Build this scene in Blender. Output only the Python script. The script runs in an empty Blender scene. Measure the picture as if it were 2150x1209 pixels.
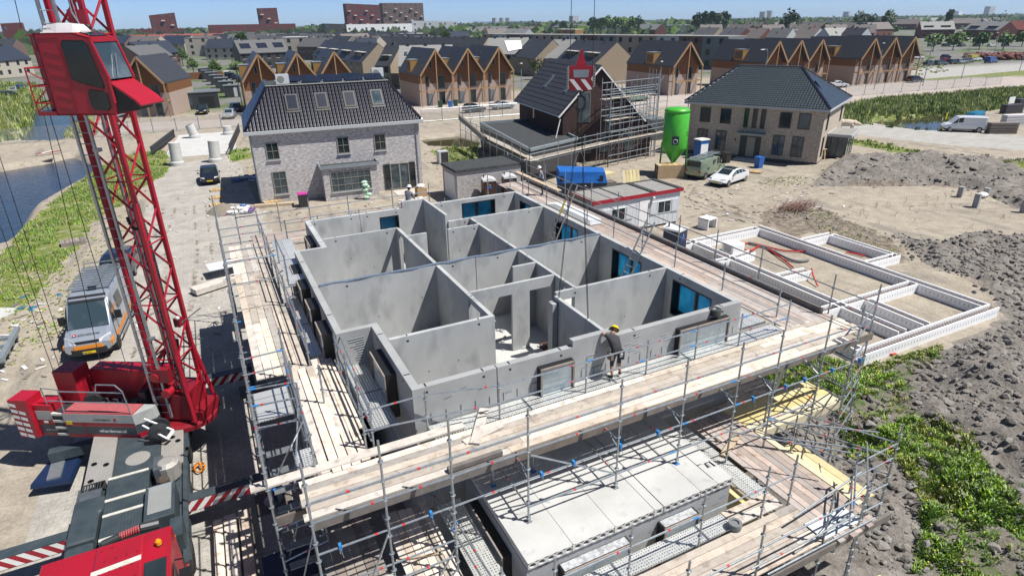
import bpy, math, random
import numpy as np
from mathutils import Vector, Matrix, noise as mnoise
PI=math.pi; rad=math.radians
sc=bpy.context.scene; COL=sc.collection
R=random.Random(7)
# ------------------------------------------------------------------ camera
CAMH=14.3; FPX=1282.97; CX,CY=1075.0,604.5
pt,rl,hd=rad(23.583),rad(-0.958),rad(26.081)
_F=Vector((math.sin(hd)*math.cos(pt),math.cos(hd)*math.cos(pt),-math.sin(pt)))
_R=Vector((math.cos(hd),-math.sin(hd),0)); _U=_R.cross(_F)
_r=_R*math.cos(rl)+_U*math.sin(rl); _u=-_R*math.sin(rl)+_U*math.cos(rl)
cam=bpy.data.objects.new('camera',bpy.data.cameras.new('camera')); COL.objects.link(cam)
m=Matrix((( _r.x,_u.x,-_F.x,0),(_r.y,_u.y,-_F.y,0),(_r.z,_u.z,-_F.z,CAMH),(0,0,0,1)))
cam.matrix_world=m
cam.data.sensor_width=36; cam.data.lens=36*FPX/2150
cam.data.clip_start=.1; cam.data.clip_end=20000
sc.camera=cam
def at(x,y,z=0.0):
    d=_r*((x-CX)/FPX)-_u*((y-CY)/FPX)+_F
    t=(z-CAMH)/d.z
    return (d.x*t,d.y*t)
def at3(x,y,z=0.0):
    a=at(x,y,z); return (a[0],a[1],z)
def proj(X,Y,Z):
    v=Vector((X,Y,Z-CAMH)); w=v.dot(_F)
    return (CX+FPX*v.dot(_r)/w, CY-FPX*v.dot(_u)/w)
# ------------------------------------------------------------------ light
SUN=Vector((.777,-.629,1.68)).normalized()
W=bpy.data.worlds.new('World'); sc.world=W; W.use_nodes=True
nt=W.node_tree; bg=nt.nodes['Background']
sky=nt.nodes.new('ShaderNodeTexSky'); sky.sky_type='NISHITA'; sky.sun_disc=False
sky.sun_elevation=math.asin(SUN.z); sky.sun_rotation=math.atan2(SUN.x,SUN.y)
sky.air_density=.36; sky.dust_density=.35; sky.ozone_density=5.0
nt.links.new(sky.outputs[0],bg.inputs[0]); bg.inputs[1].default_value=.1
sl=bpy.data.lights.new('sun','SUN'); sl.energy=5.0; sl.angle=rad(.5); sl.color=(1,.965,.9)
so=bpy.data.objects.new('sun',sl); COL.objects.link(so)
so.rotation_euler=SUN.to_track_quat('Z','Y').to_euler()
sc.view_settings.view_transform='Standard'; sc.view_settings.look='None'
sc.view_settings.exposure=0.5; sc.view_settings.gamma=1
sc.render.engine='CYCLES'
sc.cycles.max_bounces=5; sc.cycles.diffuse_bounces=3; sc.cycles.glossy_bounces=3
sc.cycles.transmission_bounces=3; sc.cycles.transparent_max_bounces=8; sc.cycles.volume_bounces=0
sc.cycles.use_denoising=True
sc.cycles.sample_clamp_indirect=4
# ------------------------------------------------------------------ materials
MATS={}; K_ALB=.8
def N(t,k): return t.nodes.new(k)
def M(name,col,col2=None,*,ns=2.0,rough=.7,metal=0.0,bump=0.0,bs=20.0,island=0.0,spec=.5,stretch=None,
      col3=None,n3=8.0,coat=0.0,k=None,alpha=1.0,trans=0.0,emit=0.0,translucent=0.0,ramp=(.35,.65),ramp3=(.5,.6),detail=6):
    m=bpy.data.materials.new(name); m.use_nodes=True; MATS[name]=m
    t=m.node_tree; b=t.nodes['Principled BSDF']; L=t.links
    b.inputs['Roughness'].default_value=rough; b.inputs['Metallic'].default_value=metal
    b.inputs['Specular IOR Level'].default_value=spec
    b.inputs['Coat Weight'].default_value=coat
    b.inputs['Alpha'].default_value=alpha
    b.inputs['Transmission Weight'].default_value=trans
    kk=K_ALB if k is None else k
    c4=lambda c:(c[0]*kk,c[1]*kk,c[2]*kk,1)
    b.inputs['Base Color'].default_value=c4(col)
    if emit: b.inputs['Emission Color'].default_value=c4(col); b.inputs['Emission Strength'].default_value=emit
    tc=N(t,'ShaderNodeTexCoord'); vec=tc.outputs['Object']
    if stretch:
        mp=N(t,'ShaderNodeMapping'); mp.inputs['Scale'].default_value=stretch; L.new(vec,mp.inputs[0]); vec=mp.outputs[0]
    out=None
    if col2 is not None:
        n=N(t,'ShaderNodeTexNoise'); n.inputs['Scale'].default_value=ns; n.inputs['Detail'].default_value=detail; n.inputs['Roughness'].default_value=.6
        L.new(vec,n.inputs['Vector'])
        r=N(t,'ShaderNodeMapRange'); r.inputs[1].default_value=ramp[0]; r.inputs[2].default_value=ramp[1]; L.new(n.outputs['Fac'],r.inputs[0])
        x=N(t,'ShaderNodeMix'); x.data_type='RGBA'; x.inputs['A'].default_value=c4(col); x.inputs['B'].default_value=c4(col2)
        L.new(r.outputs[0],x.inputs['Factor']); out=x.outputs['Result']
    if col3 is not None:
        n=N(t,'ShaderNodeTexNoise'); n.inputs['Scale'].default_value=n3; n.inputs['Detail'].default_value=5
        L.new(vec,n.inputs['Vector'])
        r=N(t,'ShaderNodeMapRange'); r.inputs[1].default_value=ramp3[0]; r.inputs[2].default_value=ramp3[1]; L.new(n.outputs['Fac'],r.inputs[0])
        x=N(t,'ShaderNodeMix'); x.data_type='RGBA'; x.inputs['B'].default_value=c4(col3)
        if out is None: x.inputs['A'].default_value=c4(col)
        else: L.new(out,x.inputs['A'])
        L.new(r.outputs[0],x.inputs['Factor']); out=x.outputs['Result']
    if island:
        g=N(t,'ShaderNodeNewGeometry'); h=N(t,'ShaderNodeHueSaturation')
        r=N(t,'ShaderNodeMapRange'); r.inputs[3].default_value=1-island; r.inputs[4].default_value=1+island; L.new(g.outputs['Random Per Island'],r.inputs[0])
        L.new(r.outputs[0],h.inputs['Value'])
        r2=N(t,'ShaderNodeMath'); r2.operation='MULTIPLY_ADD'; r2.inputs[1].default_value=7.13; r2.inputs[2].default_value=0; L.new(g.outputs['Random Per Island'],r2.inputs[0])
        fr=N(t,'ShaderNodeMath'); fr.operation='FRACT'; L.new(r2.outputs[0],fr.inputs[0])
        r3=N(t,'ShaderNodeMapRange'); r3.inputs[3].default_value=.6; r3.inputs[4].default_value=1.35; L.new(fr.outputs[0],r3.inputs[0]); L.new(r3.outputs[0],h.inputs['Saturation'])
        if out is None: h.inputs['Color'].default_value=c4(col)
        else: L.new(out,h.inputs['Color'])
        out=h.outputs[0]
    if out is not None: L.new(out,b.inputs['Base Color'])
    if translucent:
        tr=N(t,'ShaderNodeBsdfTranslucent'); ms=N(t,'ShaderNodeMixShader'); ms.inputs[0].default_value=translucent; tr.inputs[0].default_value=c4(col)
        if out is not None: L.new(out,tr.inputs[0])
        L.new(b.outputs[0],ms.inputs[1]); L.new(tr.outputs[0],ms.inputs[2]); L.new(ms.outputs[0],t.nodes['Material Output'].inputs['Surface'])
    if bump:
        n=N(t,'ShaderNodeTexNoise'); n.inputs['Scale'].default_value=bs; n.inputs['Detail'].default_value=6
        L.new(vec,n.inputs['Vector'])
        bp=N(t,'ShaderNodeBump'); bp.inputs['Strength'].default_value=bump; bp.inputs['Distance'].default_value=.05
        L.new(n.outputs['Fac'],bp.inputs['Height']); L.new(bp.outputs[0],b.inputs['Normal'])
    return m
def uvec(t,L,su,sv,ang=None):
    """(x+y, z) mapped vector for axis aligned upright faces"""
    tc=N(t,'ShaderNodeTexCoord'); s=N(t,'ShaderNodeSeparateXYZ'); L.new(tc.outputs['Object'],s.inputs[0])
    a=N(t,'ShaderNodeMath'); a.operation='ADD'; L.new(s.outputs[0],a.inputs[0]); L.new(s.outputs[1],a.inputs[1])
    c=N(t,'ShaderNodeCombineXYZ'); L.new(a.outputs[0],c.inputs[0]); L.new(s.outputs[2],c.inputs[1])
    mp=N(t,'ShaderNodeMapping'); mp.inputs['Scale'].default_value=(su,sv,1); L.new(c.outputs[0],mp.inputs[0]); return mp.outputs[0]
def MB_brick(name,c1,c2,mortar,var=.3,bl=.21,bh=.06,ns=1.2,c3=None):
    c1,c2,mortar=[tuple(q*K_ALB for q in c) for c in (c1,c2,mortar)]
    m=bpy.data.materials.new(name); m.use_nodes=True; MATS[name]=m; t=m.node_tree; L=t.links; b=t.nodes['Principled BSDF']
    b.inputs['Roughness'].default_value=.9
    v=uvec(t,L,1,1)
    br=N(t,'ShaderNodeTexBrick'); br.inputs['Scale'].default_value=1; br.inputs['Brick Width'].default_value=bl; br.inputs['Row Height'].default_value=bh
    br.inputs['Mortar Size'].default_value=.006; br.inputs['Color1'].default_value=(*c1,1); br.inputs['Color2'].default_value=(*c2,1); br.inputs['Mortar'].default_value=(*mortar,1); br.inputs['Bias'].default_value=-.1
    L.new(v,br.inputs['Vector'])
    br2=N(t,'ShaderNodeTexNoise'); br2.inputs['Scale'].default_value=ns; br2.inputs['Detail'].default_value=8; L.new(v,br2.inputs['Vector'])
    # patches a few bricks long, as hand moulded bricks vary
    mp=N(t,'ShaderNodeMapping'); mp.inputs['Scale'].default_value=(3.2,9,1); L.new(v,mp.inputs[0])
    n3=N(t,'ShaderNodeTexNoise'); n3.inputs['Scale'].default_value=1; n3.inputs['Detail'].default_value=3; L.new(mp.outputs[0],n3.inputs['Vector'])
    r=N(t,'ShaderNodeMapRange'); r.inputs[1].default_value=.3; r.inputs[2].default_value=.7; r.inputs[3].default_value=1-var; r.inputs[4].default_value=1+var; L.new(n3.outputs['Fac'],r.inputs[0])
    h=N(t,'ShaderNodeHueSaturation'); L.new(br.outputs['Color'],h.inputs['Color']); L.new(r.outputs[0],h.inputs['Value']); L.new(h.outputs[0],b.inputs['Base Color'])
    bp=N(t,'ShaderNodeBump'); bp.inputs['Strength'].default_value=.35; bp.inputs['Distance'].default_value=.01; bp.invert=True; L.new(br.outputs['Fac'],bp.inputs['Height']); L.new(bp.outputs[0],b.inputs['Normal'])
    return m
def M_roof(name,c,c2,rough=.45,row=.3,strength=.8,colw=0):
    """tiled roof seen from afar: courses by height, as real laps do"""
    m=bpy.data.materials.new(name); m.use_nodes=True; MATS[name]=m; t=m.node_tree; L=t.links; b=t.nodes['Principled BSDF']
    b.inputs['Roughness'].default_value=rough
    tc=N(t,'ShaderNodeTexCoord'); s=N(t,'ShaderNodeSeparateXYZ'); L.new(tc.outputs['Object'],s.inputs[0])
    mu=N(t,'ShaderNodeMath'); mu.operation='MULTIPLY'; mu.inputs[1].default_value=1/row; L.new(s.outputs[2],mu.inputs[0])
    fr=N(t,'ShaderNodeMath'); fr.operation='FRACT'; L.new(mu.outputs[0],fr.inputs[0])
    n=N(t,'ShaderNodeTexNoise'); n.inputs['Scale'].default_value=1.5; n.inputs['Detail'].default_value=6; L.new(tc.outputs['Object'],n.inputs['Vector'])
    x=N(t,'ShaderNodeMix'); x.data_type='RGBA'; x.inputs['A'].default_value=(*c,1); x.inputs['B'].default_value=(*c2,1); L.new(n.outputs['Fac'],x.inputs['Factor'])
    rr=N(t,'ShaderNodeMapRange'); rr.inputs[1].default_value=.0; rr.inputs[2].default_value=.22; rr.inputs[3].default_value=.35; rr.inputs[4].default_value=1; L.new(fr.outputs[0],rr.inputs[0])
    h=N(t,'ShaderNodeHueSaturation'); L.new(x.outputs['Result'],h.inputs['Color']); L.new(rr.outputs[0],h.inputs['Value']); L.new(h.outputs[0],b.inputs['Base Color'])
    bp=N(t,'ShaderNodeBump'); bp.inputs['Strength'].default_value=strength; bp.inputs['Distance'].default_value=.04; bp.invert=True; L.new(fr.outputs[0],bp.inputs['Height']); L.new(bp.outputs[0],b.inputs['Normal'])
    return m
def M_perf(name,c,hole,scale=22,rough=.4,metal=.6):
    m=bpy.data.materials.new(name); m.use_nodes=True; MATS[name]=m; t=m.node_tree; L=t.links; b=t.nodes['Principled BSDF']
    b.inputs['Roughness'].default_value=rough; b.inputs['Metallic'].default_value=metal
    tc=N(t,'ShaderNodeTexCoord'); v=N(t,'ShaderNodeTexVoronoi'); v.inputs['Scale'].default_value=scale; v.inputs['Randomness'].default_value=.15; L.new(tc.outputs['Object'],v.inputs['Vector'])
    r=N(t,'ShaderNodeMapRange'); r.inputs[1].default_value=.22; r.inputs[2].default_value=.34; L.new(v.outputs['Distance'],r.inputs[0])
    n=N(t,'ShaderNodeTexNoise'); n.inputs['Scale'].default_value=1.3; n.inputs['Detail'].default_value=5; L.new(tc.outputs['Object'],n.inputs['Vector'])
    g=N(t,'ShaderNodeNewGeometry')
    x=N(t,'ShaderNodeMix'); x.data_type='RGBA'; x.inputs['A'].default_value=(*hole,1); x.inputs['B'].default_value=(*c,1); L.new(r.outputs[0],x.inputs['Factor'])
    ad=N(t,'ShaderNodeMath'); ad.operation='ADD'; L.new(n.outputs['Fac'],ad.inputs[0]); L.new(g.outputs['Random Per Island'],ad.inputs[1])
    rr=N(t,'ShaderNodeMapRange'); rr.inputs[1].default_value=.3; rr.inputs[2].default_value=1.7; rr.inputs[3].default_value=.7; rr.inputs[4].default_value=1.2; L.new(ad.outputs[0],rr.inputs[0])
    h=N(t,'ShaderNodeHueSaturation'); L.new(x.outputs['Result'],h.inputs['Color']); L.new(rr.outputs[0],h.inputs['Value']); L.new(h.outputs[0],b.inputs['Base Color'])
    return m
M('concrete',(.43,.443,.447),(.53,.54,.54),ns=.9,rough=.85,bump=.15,bs=60,col3=(.29,.30,.305),n3=1.7,ramp3=(.5,.8),stretch=(1,1,.5))
M('concrete_out',(.36,.37,.375),(.43,.44,.44),ns=1.4,rough=.9,bump=.35,bs=90)
M('concrete_slab',(.62,.62,.60),(.52,.52,.505),ns=.8,rough=.9,bump=.25,bs=40,col3=(.42,.42,.41),n3=2.7,ramp3=(.6,.8))
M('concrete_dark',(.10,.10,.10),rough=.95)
M('membrane',(.12,.16,.22),(.22,.27,.34),ns=6,rough=.4,bump=.6,bs=12)
M('wood',(.66,.59,.51),(.54,.47,.40),ns=3,rough=.85,island=.38,bump=.2,bs=25,stretch=(1,1,1),col3=(.40,.335,.28),n3=4,ramp3=(.54,.7))
M('wood_grey',(.30,.26,.23),(.22,.19,.17),ns=3,rough=.9,island=.3)
M('wood_beam',(.21,.18,.155),(.15,.13,.115),ns=4,rough=.9,island=.15)
M('wood_new',(.55,.40,.22),(.47,.33,.17),ns=4,rough=.8,island=.18)
M('wood_yellow',(.72,.62,.36),(.64,.54,.31),ns=3,rough=.75,island=.12)
M('ply',(.45,.30,.16),(.36,.23,.12),ns=2,rough=.8)
M('galv',(.47,.51,.54),(.33,.37,.40),ns=9,rough=.38,metal=.65)
M('galv_dull',(.22,.25,.27),(.16,.18,.2),ns=6,rough=.5,metal=.6)
M_perf('perf',(.72,.73,.71),(.16,.16,.155),scale=13)
M('red_tape',(.65,.02,.02),rough=.5); M('blue_tape',(.03,.24,.60),rough=.5)
M('black',(.012,.012,.014),rough=.5); M('black_film',(.02,.022,.025),rough=.35)
M('dark',(.03,.032,.035),rough=.6); M('rubber',(.02,.02,.02),rough=.8)
M('blue_film',(.12,.52,.70),(.03,.30,.50),ns=1.2,rough=.2,k=1,ramp=(.3,.62),detail=2,translucent=.6)
M('teal_film',(.20,.26,.30),(.33,.39,.42),ns=1.6,rough=.12,coat=.6,detail=2)
M('glass',(.012,.02,.024),(.03,.045,.05),ns=.5,rough=.08,spec=.45)
M('glass_bright',(.04,.065,.08),(.15,.19,.22),ns=.8,rough=.08,spec=.6,ramp=(.45,.75))
M('frame_grey',(.30,.29,.26),rough=.5); M('frame_dark',(.055,.05,.048),rough=.5); M('white',(.80,.80,.78),(.72,.72,.70),k=1,ns=2,rough=.5)
M('grey_light',(.50,.52,.54),rough=.6); M('zinc',(.36,.42,.46),(.3,.35,.39),ns=2,rough=.45,metal=.4)
M('red',(.44,.007,.026),(.34,.010,.024),ns=1.2,rough=.42,coat=.1,col3=(.30,.05,.05),n3=9,ramp3=(.64,.78)); M('red_dark',(.24,.008,.018),rough=.45)
M('red_deck',(.50,.13,.14),(.42,.10,.11),ns=12,rough=.6,bump=.3,bs=80)
M('crane_grey',(.038,.055,.066),(.06,.08,.092),ns=3,rough=.5,bump=.15,bs=60); M('crane_silver',(.45,.47,.46),(.38,.4,.39),ns=3,rough=.5)
M_perf('chequer',(.50,.48,.44),(.33,.32,.30),scale=16,rough=.45,metal=.5)
M('off_white',(.74,.73,.66),(.55,.53,.47),ns=5,rough=.6)
M('orange',(.75,.26,.02),rough=.4); M('amber',(.8,.33,.01),rough=.15); M('yellow',(.75,.55,.02),rough=.5)
M('skin',(.50,.27,.18),rough=.6); M('black_cloth',(.03,.03,.036),(.05,.05,.058),ns=20,rough=.9); M('grey_cloth',(.28,.30,.34),(.22,.23,.27),ns=15,rough=.9)
M('brown_cloth',(.20,.16,.13),rough=.9); M('hair',(.05,.03,.02),rough=.8); M('white_plastic',(.8,.8,.8),rough=.3); M('helmet_yellow',(.85,.65,.02),rough=.3)
M('eps',(.86,.87,.88),(.80,.81,.82),k=1,ns=3,rough=.8,bump=.1,bs=30); M('eps_dot',(.55,.56,.6),rough=.9); M('rebar',(.20,.10,.08),(.13,.07,.06),ns=6,rough=.8,metal=.3)
M('red_hose',(.60,.02,.015),rough=.5); M('grey_hose',(.20,.21,.22),rough=.6)
M('green_silo',(.075,.52,.03),(.06,.44,.03),ns=2,rough=.4,coat=.2); M('blue_paint',(.02,.16,.55),(.018,.13,.46),ns=2,rough=.4); M('blue_dark',(.01,.025,.075),rough=.4)
M('cabin_white',(.74,.77,.80),(.66,.69,.71),ns=3,rough=.45,stretch=(8,8,.6)); M('roof_felt',(.33,.32,.30),(.27,.26,.25),ns=2.5,rough=.95,bump=.2,bs=90)
M('felt_dark',(.045,.05,.052),(.065,.07,.072),ns=2,rough=.85,bump=.3,bs=60,col3=(.03,.032,.034),n3=5)
M('brown_plastic',(.06,.025,.018),rough=.4)
MB_brick('brick_left',(.60,.57,.56),(.40,.37,.37),(.60,.59,.58),var=.32)
MB_brick('brick_right',(.52,.435,.35),(.40,.325,.26),(.55,.5,.45),var=.28)
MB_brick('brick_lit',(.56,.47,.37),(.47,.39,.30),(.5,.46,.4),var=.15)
MB_brick('brick_garage',(.50,.47,.46),(.33,.31,.31),(.42,.41,.4),var=.25)
MB_brick('brick_dark',(.065,.028,.024),(.045,.022,.020),(.07,.05,.045),var=.25)
MB_brick('brick_pink',(.46,.345,.285),(.37,.275,.225),(.46,.38,.34),var=.15)
MB_brick('brick_tan',(.42,.33,.23),(.34,.26,.18),(.42,.36,.3),var=.2)
MB_brick('brick_red',(.20,.06,.05),(.16,.05,.04),(.2,.12,.1),var=.2)
MB_brick('brick_beige',(.50,.45,.38),(.45,.4,.33),(.5,.46,.4),var=.1)
MB_brick('brick_brown',(.17,.10,.08),(.13,.08,.065),(.2,.15,.13),var=.2)
M('cladding',(.23,.095,.028),(.16,.062,.018),ns=2,rough=.75,stretch=(9,9,.7),detail=3,ramp=(.3,.7))
M('cladding_gold',(.36,.20,.055),(.28,.15,.04),ns=2,rough=.7,stretch=(9,9,.7),detail=3)
M('timber',(.42,.27,.14),(.35,.21,.10),ns=3,rough=.7)
M('tile_glossy',(.011,.010,.017),(.015,.014,.022),ns=2,rough=.13,spec=.8,coat=.35); M('tile_green',(.035,.045,.045),(.05,.06,.06),ns=2,rough=.22,spec=.9,coat=.6)
M_roof('roof_dark',(.035,.036,.042),(.05,.052,.058)); M_roof('roof_grey',(.095,.095,.098),(.12,.12,.122),rough=.6); M_roof('roof_blue',(.025,.032,.05),(.035,.042,.06),rough=.4)
M_roof('roof_red',(.26,.07,.055),(.21,.06,.045),rough=.8); M_roof('roof_brownish',(.14,.12,.11),(.17,.15,.14),rough=.8); M_roof('roof_light',(.23,.23,.22),(.27,.27,.26),rough=.7)
M('solar',(.012,.016,.03),(.018,.022,.04),ns=1,rough=.2,spec=.8)
M('bark',(.10,.075,.055),(.07,.05,.04),ns=6,rough=.95)
M('leaf',(.08,.15,.03),(.13,.22,.045),ns=.7,rough=.7,island=.35); M('leaf_dark',(.03,.06,.02),(.045,.085,.025),ns=.3,rough=.75,island=.3)
M('leaf_yellow',(.38,.40,.05),(.22,.30,.05),ns=.3,rough=.7,island=.3)
M('weed',(.24,.40,.06),(.34,.48,.10),ns=.9,rough=.65,island=.4); M('weed_dry',(.48,.48,.20),(.36,.40,.12),ns=.7,rough=.8,island=.3)
M('reed',(.38,.46,.15),(.55,.58,.24),ns=.6,rough=.8,island=.35); M('flower',(.75,.68,.03),rough=.6,island=.1)
M('clod',(.27,.25,.228),(.19,.174,.158),ns=1.5,rough=.95,island=.28,bump=.5,bs=25)
M('water',(.012,.03,.055),(.02,.045,.08),ns=.3,rough=.09,spec=.6,bump=.9,bs=2.2,stretch=(1,2.2,1)); M('water_pond',(.05,.05,.025),(.06,.06,.03),ns=.3,rough=.05,spec=.6,bump=.05,bs=2)
for k,c in dict(car_black=(.012,.014,.02),car_navy=(.012,.02,.05),car_white=(.78,.79,.8),car_silver=(.42,.44,.46),car_grey=(.12,.13,.14),car_red=(.30,.01,.015),car_blue=(.02,.06,.28),car_sage=(.27,.35,.26),car_green=(.10,.16,.12),car_yellow=(.75,.62,.02)).items():
    M(k,c,rough=.25,coat=.6,metal=.3 if k in('car_silver','car_sage') else 0)
M('plate',(.85,.60,.02),rough=.4); M('lamp_glass',(.7,.72,.74),rough=.1); M('tail_red',(.5,.01,.01),rough=.2)
M('van_silver',(.36,.41,.49),(.42,.47,.54),ns=.6,rough=.28,metal=.35,coat=.4)
M('rim',(.35,.36,.38),rough=.35,metal=.7); M('chain',(.03,.03,.03),rough=.4,metal=.6); M('rope',(.035,.035,.04),rough=.5)
M('slate',(.06,.06,.065),rough=.5); M('fence_mesh',(.45,.47,.48),rough=.5,metal=.4,alpha=.14); M('glow_orange',(1,.25,.03),emit=1.2)
M('paper',(.68,.68,.7),rough=.7); M('bag_blue',(.10,.2,.45),rough=.5); M('purple',(.12,.03,.2),rough=.5); M('pink',(.55,.03,.32),rough=.5); M('bag_green',(.15,.5,.25),(.7,.75,.7),ns=9,rough=.5)
M('bear',(.72,.63,.52),(.6,.5,.4),ns=4,rough=.9); M('cardboard',(.50,.34,.19),rough=.9); M('bin_green',(.02,.07,.04),rough=.5); M('bin_grey',(.03,.03,.032),rough=.5)
M('sandpile',(.27,.235,.19),(.22,.19,.155),ns=5,rough=1,bump=.4,bs=20); M('ash_white',(.6,.62,.64),(.3,.3,.31),ns=9,rough=.9)
M('steel_dark',(.05,.055,.06),rough=.5,metal=.3); M('grey_paint',(.17,.19,.2),rough=.5); M('apartment_red',(.14,.03,.03),rough=.8)
# ------------------------------------------------------------------ mesh builder
class MB:
    def __init__(s): s.v=[];s.f=[];s.mi=[];s.mats=[];s.cur=0
    def m(s,name):
        if name not in s.mats: s.mats.append(name)
        s.cur=s.mats.index(name); return s
    def add(s,vs,fs):
        o=len(s.v); s.v+= [tuple(p) for p in vs]
        for f in fs: s.f.append(tuple(i+o for i in f)); s.mi.append(s.cur)
        return s
    def box(s,x0,x1,y0,y1,z0,z1):
        return s.add([(x0,y0,z0),(x1,y0,z0),(x1,y1,z0),(x0,y1,z0),(x0,y0,z1),(x1,y0,z1),(x1,y1,z1),(x0,y1,z1)],
            [(0,3,2,1),(4,5,6,7),(0,1,5,4),(1,2,6,5),(2,3,7,6),(3,0,4,7)])
    def obox(s,c,u,v,w,a,b,h):
        """oriented box, centre c, unit axes u v w, full sizes a b h"""
        c=Vector(c);u=Vector(u)*a/2;v=Vector(v)*b/2;w=Vector(w)*h/2
        P=[c-u-v-w,c+u-v-w,c+u+v-w,c-u+v-w,c-u-v+w,c+u-v+w,c+u+v+w,c-u+v+w]
        return s.add(P,[(0,3,2,1),(4,5,6,7),(0,1,5,4),(1,2,6,5),(2,3,7,6),(3,0,4,7)])
    def beam(s,p,q,a,b,up=(0,0,1)):
        p=Vector(p);q=Vector(q);d=(q-p);L=d.length
        if L<1e-6: return s
        d/=L; up=Vector(up); side=d.cross(up)
        if side.length<1e-4: side=d.cross(Vector((1,0,0)))
        side.normalize(); up=side.cross(d)
        return s.obox((p+q)/2,d,side,up,L,a,b)
    def tube(s,p,q,r,n=6,r2=None,caps=True):
        p=Vector(p);q=Vector(q);d=q-p
        if d.length<1e-6: return s
        d.normalize(); a=d.cross(Vector((0,0,1)))
        if a.length<1e-3: a=d.cross(Vector((1,0,0)))
        a.normalize(); b=d.cross(a); r2=r if r2 is None else r2
        vs=[]
        for (c,rr) in ((p,r),(q,r2)):
            for i in range(n):
                t=2*PI*i/n; vs.append(c+a*math.cos(t)*rr+b*math.sin(t)*rr)
        fs=[(i,(i+1)%n,n+(i+1)%n,n+i) for i in range(n)]
        if caps: fs+=[tuple(range(n-1,-1,-1)),tuple(range(n,2*n))]
        return s.add(vs,fs)
    def path(s,pts,r,n=6):
        for a,b in zip(pts[:-1],pts[1:]): s.tube(a,b,r,n)
        return s
    def lathe(s,c,prof,n=20,axis='z'):
        """prof list of (radius, height) round c"""
        vs=[];fs=[]
        for (r,h) in prof:
            for i in range(n):
                t=2*PI*i/n; x,y=r*math.cos(t),r*math.sin(t)
                if axis=='z': vs.append((c[0]+x,c[1]+y,c[2]+h))
                elif axis=='y': vs.append((c[0]+x,c[1]+h,c[2]+y))
                else: vs.append((c[0]+h,c[1]+x,c[2]+y))
        k=len(prof)
        for j in range(k-1):
            for i in range(n):
                a=j*n+i;b=j*n+(i+1)%n; fs.append((a,b,b+n,a+n))
        fs.append(tuple(range(n-1,-1,-1))); fs.append(tuple(range((k-1)*n,k*n)))
        return s.add(vs,fs)
    def prism(s,poly,z0,z1):
        n=len(poly); vs=[(x,y,z0) for x,y in poly]+[(x,y,z1) for x,y in poly]
        return s.add(vs,[tuple(range(n-1,-1,-1)),tuple(range(n,2*n))]+[(i,(i+1)%n,n+(i+1)%n,n+i) for i in range(n)])
    def hull(s,A,B):
        """solid between two loops of equal length (3d points)"""
        n=len(A); return s.add(list(A)+list(B),[tuple(range(n-1,-1,-1)),tuple(range(n,2*n))]+[(i,(i+1)%n,n+(i+1)%n,n+i) for i in range(n)])
    def quad(s,*p): return s.add(p,[tuple(range(len(p)))])
    def ell(s,c,rx,ry,rz,nu=10,nv=7):
        vs=[];fs=[]
        for j in range(nv+1):
            a=-PI/2+PI*j/nv
            for i in range(nu):
                t=2*PI*i/nu; vs.append((c[0]+rx*math.cos(a)*math.cos(t),c[1]+ry*math.cos(a)*math.sin(t),c[2]+rz*math.sin(a)))
        for j in range(nv):
            for i in range(nu):
                a=j*nu+i;b=j*nu+(i+1)%nu; fs.append((a,b,b+nu,a+nu))
        return s.add(vs,fs)
    def build(s,name,parent=None,world=False,smooth=False,bevel=0):
        if not s.v: return None
        me=bpy.data.meshes.new(name); vs=s.v
        if parent is not None and world:
            mw=root_inv(parent); vs=[tuple(mw@Vector(p)) for p in vs]
        me.from_pydata(vs,[],s.f)
        for n_ in s.mats: me.materials.append(MATS[n_])
        me.polygons.foreach_set('material_index',s.mi)
        if smooth: me.polygons.foreach_set('use_smooth',[True]*len(s.f))
        me.update(); o=bpy.data.objects.new(name,me); COL.objects.link(o)
        if parent is not None: o.parent=parent
        if bevel:
            b=o.modifiers.new('b','BEVEL'); b.width=bevel; b.segments=1; b.limit_method='ANGLE'
        return o
def root_inv(p):
    m=Matrix.Identity(4)
    while p is not None:
        m=Matrix.LocRotScale(p.location,p.rotation_euler,None)@m if True else m
        p=p.parent
    return m.inverted()
LABELS={}
def tag(o,label,cat,group=None,kind=None):
    o['label']=label; o['category']=cat
    if group: o['group']=group
    if kind: o['kind']=kind
    return o
def thing(name,label,cat,loc=(0,0,0),rz=0,group=None):
    o=bpy.data.objects.new(name,None); COL.objects.link(o); o.location=loc; o.rotation_euler=(0,0,rz); o.empty_display_size=.2
    return tag(o,label,cat,group)
def copy_tree(o,parent=None):
    c=o.copy(); COL.objects.link(c); c.parent=parent
    for ch in list(o.children): copy_tree(ch,c)
    return c
def copy_thing(o,label,loc,rz=0,group=None,cat=None,scale=None):
    c=copy_tree(o); c.location=loc; c.rotation_euler=(0,0,rz); c['label']=label
    if group: c['group']=group
    if cat: c['category']=cat
    if scale: c.scale=scale
    return c
def struct(mb,name,kind='structure',smooth=False):
    o=mb.build(name,smooth=smooth); o['kind']=kind; return o
def text_mesh(mb,txt,origin,ux,uy,size,mat,bold=0.0):
    """flat lettering laid on a real surface; ux, uy unit vectors"""
    cu=bpy.data.curves.new('t','FONT'); cu.body=txt; cu.size=size; cu.resolution_u=2; cu.offset=bold
    ob=bpy.data.objects.new('t',cu); COL.objects.link(ob)
    dg=bpy.context.evaluated_depsgraph_get(); me=bpy.data.meshes.new_from_object(ob.evaluated_get(dg))
    o=Vector(origin);ux=Vector(ux);uy=Vector(uy)
    mb.m(mat).add([o+ux*v.co.x+uy*v.co.y for v in me.vertices],[tuple(p.vertices) for p in me.polygons])
    bpy.data.objects.remove(ob); bpy.data.curves.remove(cu); bpy.data.meshes.remove(me)
    return mb
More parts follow.
